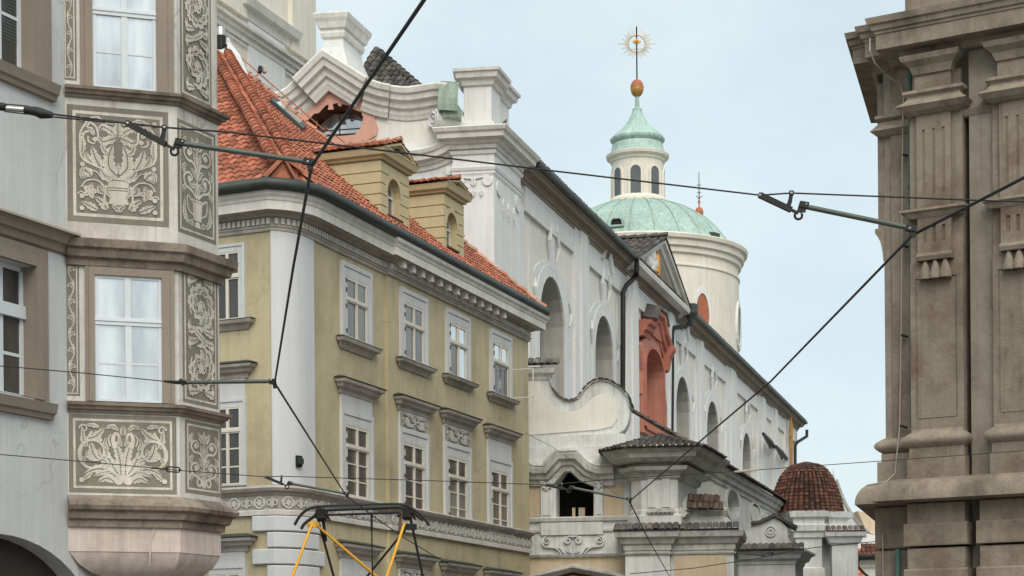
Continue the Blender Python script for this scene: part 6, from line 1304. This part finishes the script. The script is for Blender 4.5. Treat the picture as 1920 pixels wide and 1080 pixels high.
# top cornice stepping out over the pilasters
def pcorn(path, z):
    f = MB(); f.sweep(path, [(0, z-.16), (.06, z-.14), (.1, z-.06), (.14, z-.02), (.46, z), (.46, z+.30), (.485, z+.31), (.49, z+.36), (.53, z+.38), (.55, z+.47), (.60, z+.5), (.63, z+.62), (.5, z+.66), (0, z+.75)]); f.build('top_cornice', m_stonel, pal)
sa_, sb_ = pS(1655, 130, DL)-.125, pS(1695, 100, DL)
pcorn([c0+PAL.t*-.125+side*4, PAL.xy(sl-.125, DL), PAL.xy(sb_-.12, DL), PAL.xy(sb_-.12, DL+.26), PAL.xy(S0-.06, DL+.26), PAL.xy(S0-.06, D0-.02), PAL.xy(sr, D0-.02)], cz)
f = MB(); s_ = pS(1697, 20, -.3); f.box(PAL, s_, sr, -6, -.3, cz+.5, cz+4.2); f.hood(PAL, s_, sr, [(-.35, cz+.6), (-.2, cz+.65), (-.2, cz+.85), (-.26, cz+.9), (-.35, cz+.95)]); f.build('attic', m_stone, pal)
# rounded ledge
zr = zl0; pr = [(-.1, zr-.03), (.42, zr-.005), (.44, zr)]+[(.02+.42*math.cos(.5*math.pi*k/10), zr+.02+(zl1-zr)*math.sin(.5*math.pi*k/10)) for k in range(11)]+[(-.1, zl1+.04)]
f = MB(); f.sweep([c0+side*5, c0+PAL.t*(-.05), PAL.xy(S0-.15, DL), PAL.xy(S0-.15, DB+.08), PAL.xy(sr, DB+.08)], [(d+.12, z_) for d, z_ in pr]); f.build('rounded_ledge', m_stonel, pal, smooth=35)
# rusticated ground floor
hb = pZ(1800, 936)-pZ(1800, 1022); 
def block(s0, s1, z0_, z1_, d):
    f = MB(); f.ledge(PAL, s0+.012, s1-.012, [(DL-.3, z0_+.02), (d-.03, z0_+.02), (d, z0_+.045), (d, z1_-.045), (d-.03, z1_-.02), (DL-.3, z1_-.02)]); return f
zt_ = zl0-.02; k = 0
def zrow(k): return zl0-.02-k*hb*1.0
while zrow(k) > .1 and k < 9:
    z1_, z0_ = zrow(k), max(.0, zrow(k+1))
    zmid = z0_+(z1_-z0_)*.5
    for a, b in ((S0-.1, S1+.02), (pS(1833), S3+.1), (S4-.3, S4+S1-S0+.1)):
        f = block(a, b, z0_, z1_, -.0); f.build('rusticated_block', m_stone, pal)
        f = MB(); f.ledge(PAL, a-.05, b+.05, [(DL, z0_+.025), (.045, z0_+.025), (.05, z0_+.05), (.05, zmid-.02), (.02, zmid+.02), (DL, zmid+.02)]); f.build('rusticated_band', m_stone, pal)
    f = block(sl-.22, S0-.1, z0_, z1_, DL+.12); f.build('rusticated_block', m_stone, pal)
    k += 1
# pipe, conductor and cable
f = MB(); a = pS(1704, 500, -.25); f.tube([PAL.pt(a, -.42, zb1+.2), PAL.pt(a, -.42, zc0+1.3)], .05, 8)
for v in (340, 364, 645, 705): f.tube([PAL.pt(a, -.42, pZ(1704, v)-.03), PAL.pt(a, -.42, pZ(1704, v)+.03)], .065, 8)
f.build('drainpipe', m_green, pal)
f = MB(); f.tube([PAL.pt(pS(1680, 1040, -.3), -.3, 0), PAL.pt(pS(1684, 1050, -.3), -.3, pZ(1684, 1030, -.3))], .06, 8); f.build('lower_drainpipe', m_green, pal)
cab = [(1631, 72, .45), (1631, 96, .5), (1640, 118, .3), (1660, 140, -.2), (1688, 158, -.45), (1694, 180, -.45), (1692, 300, -.45), (1690, 600, -.45), (1687, 800, -.45), (1678, 888, -.3), (1662, 903, .0), (1625, 910, .0)]
f = MB(); f.tube([PAL.pt(PAL.S(u, v, d), d, PAL.Z(u, v, d)) for u, v, d in cab], .016, 5); f.tube([PAL.pt(PAL.S(u, v, d), d, PAL.Z(u, v, d)) for u, v, d in ((1655, 1000, -.46), (1656, 1200, -.46))], .012, 4); f.build('conductor_cable', m_cable, pal)
for u, v in ((1694, 178), (1693, 290), (1691, 460), (1690, 628), (1688, 798)): f = MB(); p = PAL.pt(PAL.S(u, v, -.45), -.45, PAL.Z(u, v, -.45)); f.tube([p, p+Vector((PAL.t.x*.14, PAL.t.y*.14, -.05))], .03, 5); f.build('cable_clip', m_black, pal)
# ------------------------------------------------------------------ tram overhead line
HW = 2.8
def wy(u, v): 
    a, b = ab(u, v); return HW/b
def P3(u, v, Y): return at(u, v, Y)
def onwire(u, v): return at(u, v, wy(u, v))
def wire(name, pts, r, label, cat, group=None, sm=6):
    f = MB(); f.tube(spline(pts, sm) if sm else pts, r, 6); return tag(f.build(name, m_wire, None, smooth=80), label, cat, group)
L1 = [onwire(u, v) for u, v in ((832, -60), (795, 0), (686, 160), (584, 312))]; L2 = [onwire(u, v) for u, v in ((584, 312), (550, 500), (515, 718))]; L3 = [onwire(u, v) for u, v in ((515, 718), (648, 928), (700, 968), (760, 1010), (858, 1068))]
f = MB(); 
for L in (L1, L2): f.tube(L, .0095, 6)
f.tube(L3, .011, 6)
tag(f.build('contact_wire', m_wire, None, smooth=80), 'thick black contact wire zigzagging down past the white corner of the ochre house', 'wire', 'tram contact wires')
R1_ = [onwire(u, v) for u, v in ((1960, 305), (1920, 333), (1712, 440))]; R2_ = [onwire(u, v) for u, v in ((1712, 440), (1445, 715), (1180, 940))]; R3_ = [onwire(u, v) for u, v in ((1180, 940), (1215, 1010), (1262, 1092))]
f = MB(); f.tube(R1_, .0105, 6); f.tube(R2_, .0105, 6); f.tube(R3_, .012, 6)
tag(f.build('contact_wire', m_wire, None, smooth=80), 'thick black contact wire sloping from the brown palace down to the annex', 'wire', 'tram contact wires')
# registration arms: forked hanger, clevis, tube, end clamp
def steady(pts, Y, label, k=1., rev=False):
    (u0, v0), (u1, v1), (u2, v2), (u3, v3), (u4, v4) = pts     # fork tip, second tip, joint, tube start, tube end (on the wire)
    Ye = wy(u4, v4); y0 = Ye; s = k*Ye/F
    t = thing('steady_arm', at(u2, v2, y0), label, 'steady arm', 'steady arms of the tram line')
    q = lambda u, v, dy=0.: at(u, v, y0+dy)
    f = MB(); f.bar(q(u0, v0), q(u2-(u2-u0)*.18, v2-(v2-v0)*.18), 7*s*1.4, 10*s, (0, 0, 1)); f.bar(q(u0-3*k, v0), q(u0+4*k, v0+1), 9*s, 9*s); f.build('fork_bar', m_black, t)
    f = MB(); mx_, my_ = u0+(u2-u0)*.72, v0+(v2-v0)*.72; f.bar(q(u1, v1), q(u1-(u1-mx_)*.35, v1+(my_-v1)*.5), 6*s, 7*s, (1, 0, 0)); f.bar(q(u1-(u1-mx_)*.35, v1+(my_-v1)*.5), q(mx_, my_), 6*s, 8*s, (1, 0, 0)); f.bar(q(u1-4*k, v1), q(u1+4*k, v1), 8*s, 8*s); f.build('fork_prong', m_black, t)
    f = MB()
    for a, b in ((u0, v0), (u1, v1)): f.ball(q(a, b, -5*s), 3.0*s, 8)
    f.ball(q(u3+9*k, v3-3*k, -6*s), 2.2*s, 8); f.ball(q(u4-6*k, v4-5*k, -6*s), 2.6*s, 8); f.build('bolt', m_steel, t)
    f = MB(); f.bar(q(u2-(u2-u0)*.2, v2-(v2-v0)*.2), q(u2, v2), 5*s, 5*s)
    ring_ = [q(u2+7*k*math.cos(a), v2+4*k-7*k*math.sin(a)) for a in [2.2+4.6*i/10 for i in range(11)]]; f.tube(ring_, 2.6*s, 5); f.bar(q(u2+2*k, v2-2*k), q(u3+1*k, v3-5*k), 7*s, 10*s); f.bar(q(u3-4*k, v3-3*k), q(u3+13*k, v3), 12*s, 11*s); f.bar(q(u3+3*k, v3+2*k), q(u2+9*k, v2-2*k), 6*s, 9*s); f.build('clevis', m_black, t)
    f = MB(); f.tube([q(u3, v3), q(u4, v4-4*k)], 5.0*s, 8); f.build('arm_tube', m_arm, t, smooth=60)
    f = MB(); f.bar(q(u4-14*k, v4-6*k), q(u4+5*k, v4-3*k), 13*s, 11*s); f.bar(q(u4-2*k, v4-2*k), q(u4-1*k, v4+10*k), 8*s, 9*s, (1, 0, 0)); f.bar(q(u4-6*k, v4+8*k), q(u4+4*k, v4+9*k), 9*s, 6*s); f.build('end_clamp', m_black, t)
steady([(239, 231), (308, 239), (327, 280), (333, 268), (583, 308)], 10, 'large steady arm crossing the oriel panels to the thick wire by the orange roof')
steady([(1425, 366), (1484, 362), (1497, 400), (1503, 386), (1712, 433)], 12, 'grey green steady arm against the sky ending at the brown palace')
steady([(497, 894), (528, 893), (538, 911), (542, 906), (652, 928)], 30, 'small steady arm over the white relief frieze of the ochre house', .5)
steady([(1022, 909), (1053, 907), (1066, 918), (1070, 914), (1182, 938)], 30, 'small steady arm in front of the dark porch opening', .5)
t = thing('pull_off_arm', onwire(515, 716), 'straight thin pull-off arm from the oriel edge to the wire on the white corner', 'steady arm', 'steady arms of the tram line')
ya = wy(515, 716); s = ya/F; q = lambda u, v: at(u, v, ya)
f = MB(); f.tube([q(345, 717), q(512, 715)], 3.6*s, 8); f.build('arm_tube', m_arm, t, smooth=60)
f = MB(); f.tube([q(308, 715), q(330, 717), q(350, 717)], [2*s, 3.4*s, 4.4*s], 6); f.bar(q(338, 711), q(344, 722), 6*s, 6*s); f.build('insulated_end', m_black, t)
f = MB(); f.bar(q(505, 715), q(517, 716), 9*s, 10*s); f.bar(q(514, 712), q(516, 728), 6*s, 7*s, (1, 0, 0)); f.build('end_clamp', m_black, t); f = MB(); f.ball(at(508, 712, ya-.03), 2.6*s, 8); f.build('bolt', m_steel, t)
# span wires
def span(pts, r, label): 
    f = MB(); f.tube([at(*p) for p in pts], r, 5); return tag(f.build('span_wire', m_wire, None, smooth=80), label, 'wire', 'thin span wires across the street')
yA, yB = wy(583, 308), wy(1712, 433)
span([(98, 214, yA-.02), (239, 231, yA), (308, 239, yA), (420, 247, yA+.05), (700, 280, yA+.4), (1050, 322, yB-.4), (1425, 366, yB), (1484, 362, yB), (1870, 377, yB+.3), (2100, 382, yB+.8)], .0055, 'long thin span wire from the oriel across the whole street to the palace')
span([(98, 219, yA-.03), (170, 226, yA-.02), (239, 231, yA-.004)], .005, 'short second strand under the span wire beside the strain insulator')
span([(-60, 681, ya-1.), (150, 699, ya-.3), (308, 715, ya)], .005, 'thin wire across the lower oriel window to the pull-off arm')
yC = wy(652, 928); yD_ = wy(1182, 938)
span([(-60, 847, yC-3), (185, 868, yC-1.5), (315, 880, yC-.8), (335, 882, yC-.7), (497, 894, yC), (528, 893, yC), (800, 901, yC), (1022, 909, yD_), (1053, 907, yD_), (1150, 898, yD_+.3), (1420, 881, yD_+1.5), (1700, 861, yD_+2), (1960, 842, yD_+3)], .007, 'thin span wire low over the sgraffito panel running on past the annex windows')
span([(1180, 1076, 40), (1303, 1065, 40), (1420, 1047, 40), (1500, 1030, 40), (1570, 1022, 40), (1700, 1010, 40)], .009, 'thin wire low in front of the annex and its chapel piers')
span([(985, 812, 50), (1040, 840, 49), (1160, 930, 46)], .006, 'faint wire dropping across the white parapet of the annex')
# strain insulators and turnbuckles
t = thing('strain_insulator', at(40, 206, yA), 'dark strain insulator with pale sleeve at the left end of the upper span wire', 'insulator')
s = yA/F; q = lambda u, v: at(u, v, yA)
f = MB(); f.tube([q(-30, 198), q(4, 200), q(10, 201), q(14, 202)], [7*s, 8*s, 7*s, 3*s], 8); f.build('end_fitting', m_black, t, smooth=60); f = MB(); f.tube([q(46, 205), q(54, 207), q(68, 209), q(78, 213), q(98, 216)], [7*s, 8*s, 9*s, 10*s, 6*s], 8); f.build('end_fitting', m_black, t, smooth=60)
f = MB(); f.tube([q(12, 203), q(48, 206)], 5*s, 8); f.build('sleeve', m_steel, t, smooth=60)
f = MB(); f.bar(q(8, 195), q(52, 199), 2*s, 2*s); f.bar(q(8, 209), q(52, 214), 2*s, 2*s); f.build('link', m_black, t)
def turn(u0, v0, u1, v1, Y, label, hh=4.5):
    s = Y/F; q = lambda u, v: at(u, v, Y); t = thing('turnbuckle', q((u0+u1)/2, (v0+v1)/2), label, 'turnbuckle', 'turnbuckles on span wires')
    f = MB(); f.tube([q(u0, v0-hh), q(u1, v1-hh)], 1.4*s, 5); f.tube([q(u0, v0+hh), q(u1, v1+hh)], 1.4*s, 5); f.build('frame', m_black, t)
    f = MB(); f.tube([q(u0-3, v0), q(u0, v0-hh), q(u0, v0+hh), q(u0-3, v0)], 1.6*s, 5); f.tube([q(u1+3, v1), q(u1, v1-hh), q(u1, v1+hh), q(u1+3, v1)], 1.6*s, 5); f.tube([q(u0-30, v0-2), q(u0-2, v0)], 1.6*s, 5); f.build('eye', m_black, t)
turn(313, 879.5, 336, 881, yC-.8, 'open turnbuckle on the thin wire crossing the lower oriel edge')
turn(1432, 1041, 1447, 1038, 40, 'small turnbuckle on the low wire in front of the annex', 2.5)
f = MB(); f.tube([at(1376, 884.5, yD_+1.3), at(1384, 884, yD_+1.3), at(1420, 881, yD_+1.5)], [.01, .022, .018], 6); tag(f.build('wire_sleeve', m_cable, None), 'pale sleeve on the thin wire under the dark aisle eaves', 'insulator')
# ------------------------------------------------------------------ tram with its pantograph
YP = wy(690, 952); q = lambda u, v, dy=0.: at(u, v, YP+dy); kp_ = YP/F; sp = .55
tram = thing('tram', (q(680, 952).x, YP, 0), 'tram pantograph with yellow rods and black collector bow before the ochre house', 'tram pantograph')
z6 = lambda x, y, dy=0.: q(460+x/4.5, 840+y/4.5, dy)
f = MB(); f.tube(spline([z6(415, 650), z6(450, 590), z6(500, 535), z6(570, 502), z6(700, 490), z6(900, 482), z6(1200, 474), z6(1340, 480), z6(1420, 520), z6(1500, 580), z6(1550, 655)], 4), .026, 7); f.build('collector_bow', m_black, tram, smooth=60)
f = MB(); f.tube(spline([z6(470, 685, sp), z6(500, 640, sp), z6(560, 592, sp), z6(640, 542, sp), z6(700, 524, sp), z6(900, 515, sp), z6(1100, 507, sp), z6(1310, 500, sp), z6(1400, 530, sp), z6(1500, 610, sp)], 4), .028, 7); f.build('collector_bow', m_black, tram, smooth=60)
f = MB(); f.bar(z6(640, 500), z6(1330, 482), .035, .03); f.build('contact_strip', m_zinc, tram)
f = MB(); f.tube([z6(690, 566, sp*.5), z6(1300, 545, sp*.5)], .02, 6); f.build('cross_tube', m_black, tram)
for x, y in ((640, 555), (1360, 545)):
    f = MB(); c = z6(x, y, sp*.4); fr = Frame(c.xy, (1, 0)); f.stack([fr.xy(-.085, .1), fr.xy(.085, .1), fr.xy(.085, -.25), fr.xy(-.085, -.25)], [(-.03, c.z-.12), (0, c.z-.08), (0, c.z+.07), (-.03, c.z+.1)]); f.tube([z6(x-70, y+30), z6(x-20, y-30, .3), z6(x+50, y-10, .5)], .026, 6); f.tube([z6(x+40, y, .1), z6(x+75, y+60, .2)], .018, 5); f.build('bow_spring_box', m_black, tram)
zlow = 3.3
def down(p0, p1): 
    a, b = z6(*p0), z6(*p1); k = (zlow-a.z)/(b.z-a.z); return a, a+(b-a)*k
f = MB(); f.tube(down((612, 600, .3), (745, 1080, .5)), .022, 7); f.tube([z6(655, 600, .3), z6(668, 700, .3), z6(680, 785, .4)], [.03, .028, .024], 6); f.build('upper_arm', m_black, tram)
f = MB(); f.tube(down((1393, 590, .3), (1497, 1080, .5)), .022, 7); f.build('upper_arm', m_black, tram)
f = MB(); f.tube(down((1350, 690, .5), (1030, 1080, 1.)), .02, 6); f.build('brace', m_black, tram)
f = MB(); f.tube([z6(1065, 555, .3), z6(1066, 700, .3)], .022, 6); f.tube(down((1066, 690, .3), (1072, 1080, .4)), .012, 5); f.build('damper_rod', m_black, tram)
for a, b in (((568, 630, -.1), (398, 1080, -.6)), ((600, 650, .2), (1100, 1080, .6)), ((1342, 640, .1), (1195, 1080, -.5))):
    f = MB(); f.tube(down(a, b), [.023, .028], 8); f.build('yellow_rod', m_yel, tram, smooth=60)
f = MB(); f.bar(z6(535, 655, -.1), z6(610, 640, .1), .08, .06); f.bar(z6(560, 615, -.1), z6(580, 670, -.1), .06, .08, (1, 0, 0)); f.build('yellow_knuckle', m_yel, tram)
f = MB(); f.bar(z6(1350, 665, .2), z6(1432, 668, .3), .12, .1); f.build('insulator_block', m_black, tram)
f = MB(); f.bar(z6(1318, 530, .1), z6(1300, 700, .1), .05, .05, (1, 0, 0)); f.build('rusty_link', m_wood, tram)
bx = tram.location.x
TF = Frame((bx, YP), (1, 0)); f = MB(); f.box(TF, -1.4, 1.6, -1.2, .9, zlow-.12, zlow-.02); f.build('roof_frame', m_black, tram)
f = MB(); f.stack([TF.xy(-1.2, 3), TF.xy(1.2, 3), TF.xy(1.2, -11), TF.xy(-1.2, -11)], [(-.05, .35), (0, .5), (0, 2.9), (-.1, 3.05), (-.35, 3.12)]); f.build('car_body', m_red, tram)
f = MB()
for sg in (-1, 1):
    for k in range(6): f.add([(bx+sg*1.205, YP-2.6+k*2.2, 1.4), (bx+sg*1.205, YP-.9+k*2.2, 1.4), (bx+sg*1.205, YP-.9+k*2.2, 2.5), (bx+sg*1.205, YP-2.6+k*2.2, 2.5)], [(0, 1, 2, 3)])
f.build('side_window', g_dark, tram)
for dx in (-.75, .75):
    for dy in (-1.8, 8):
        f = MB(); f.tube([(bx+dx-.06, YP+dy, .34), (bx+dx+.06, YP+dy, .34)], .34, 20); f.build('wheel', m_black, tram)
# pigeon on the church cornice
c = at(946, 231, 66.4); s = 66.4/F
f = MB(); f.tube([c+Vector((-6*s, 0, -4*s)), c+Vector((-3*s, 0, -2*s)), c+Vector((0, 0, 1*s)), c+Vector((2.5*s, 0, 4*s)), c+Vector((3.2*s, 0, 6.5*s)), c+Vector((5.5*s, 0, 6.2*s))], [.6*s, 2.2*s, 3*s, 2*s, 1.6*s, .3*s], 8)
pg = f.build('pigeon', m_zinc, None, smooth=70); tag(pg, 'small dark pigeon perched on the white church cornice corner', 'pigeon')
# ------------------------------------------------------------------ ground, sky, light
f = MB(); f.add([(-400, -200, 0), (400, -200, 0), (400, 900, 0), (-400, 900, 0)], [(0, 1, 2, 3)]); g = f.build('ground', m_ground); tag(g, kind='structure')
wd = bpy.data.worlds.new('World'); scene.world = wd; wd.use_nodes = True
N = wd.node_tree.nodes; L = wd.node_tree.links; bg = N['Background']
sky = N.new('ShaderNodeTexSky'); sky.sky_type = 'NISHITA'; sky.sun_disc = False
SUN_EL, SUN_AZ = 46., 172.     # azimuth measured clockwise from +Y
sky.sun_elevation = rad(SUN_EL); sky.sun_rotation = rad(SUN_AZ); sky.air_density = 1.0; sky.dust_density = 3.0; sky.ozone_density = 1.0; sky.altitude = 200
tc = N.new('ShaderNodeTexCoord'); nz = N.new('ShaderNodeTexNoise'); nz.inputs['Scale'].default_value = 5.; nz.inputs['Detail'].default_value = 7.; nz.inputs['Roughness'].default_value = .55
mp = N.new('ShaderNodeMapping'); mp.inputs['Scale'].default_value = (1, 1, 1.8); L.new(tc.outputs['Generated'], mp.inputs[0]); L.new(mp.outputs[0], nz.inputs['Vector'])
mr = N.new('ShaderNodeMapRange'); L.new(nz.outputs['Fac'], mr.inputs[0]); mr.inputs[1].default_value = .42; mr.inputs[2].default_value = .72; mr.inputs[3].default_value = .66; mr.inputs[4].default_value = .9
mx = N.new('ShaderNodeMixRGB'); L.new(mr.outputs[0], mx.inputs[0]); L.new(sky.outputs[0], mx.inputs[1]); mx.inputs[2].default_value = (5.7, 6.55, 6.65, 1)
L.new(mx.outputs[0], bg.inputs['Color']); bg.inputs['Strength'].default_value = .082
sl = bpy.data.lights.new('sun', 'SUN'); so = bpy.data.objects.new('sun', sl); col.objects.link(so); sl.energy = 1.5; sl.angle = rad(50); sl.color = (1, .93, .84)
sd = Vector((math.sin(rad(SUN_AZ))*math.cos(rad(SUN_EL)), math.cos(rad(SUN_AZ))*math.cos(rad(SUN_EL)), math.sin(rad(SUN_EL))))
so.rotation_euler = sd.to_track_quat('Z', 'Y').to_euler(); so.location = (0, 0, 60)
vs = scene.view_settings; vs.view_transform = 'Standard'; vs.look = 'None'; vs.exposure = 0.86; vs.gamma = 1.0
scene.cycles.use_denoising = True
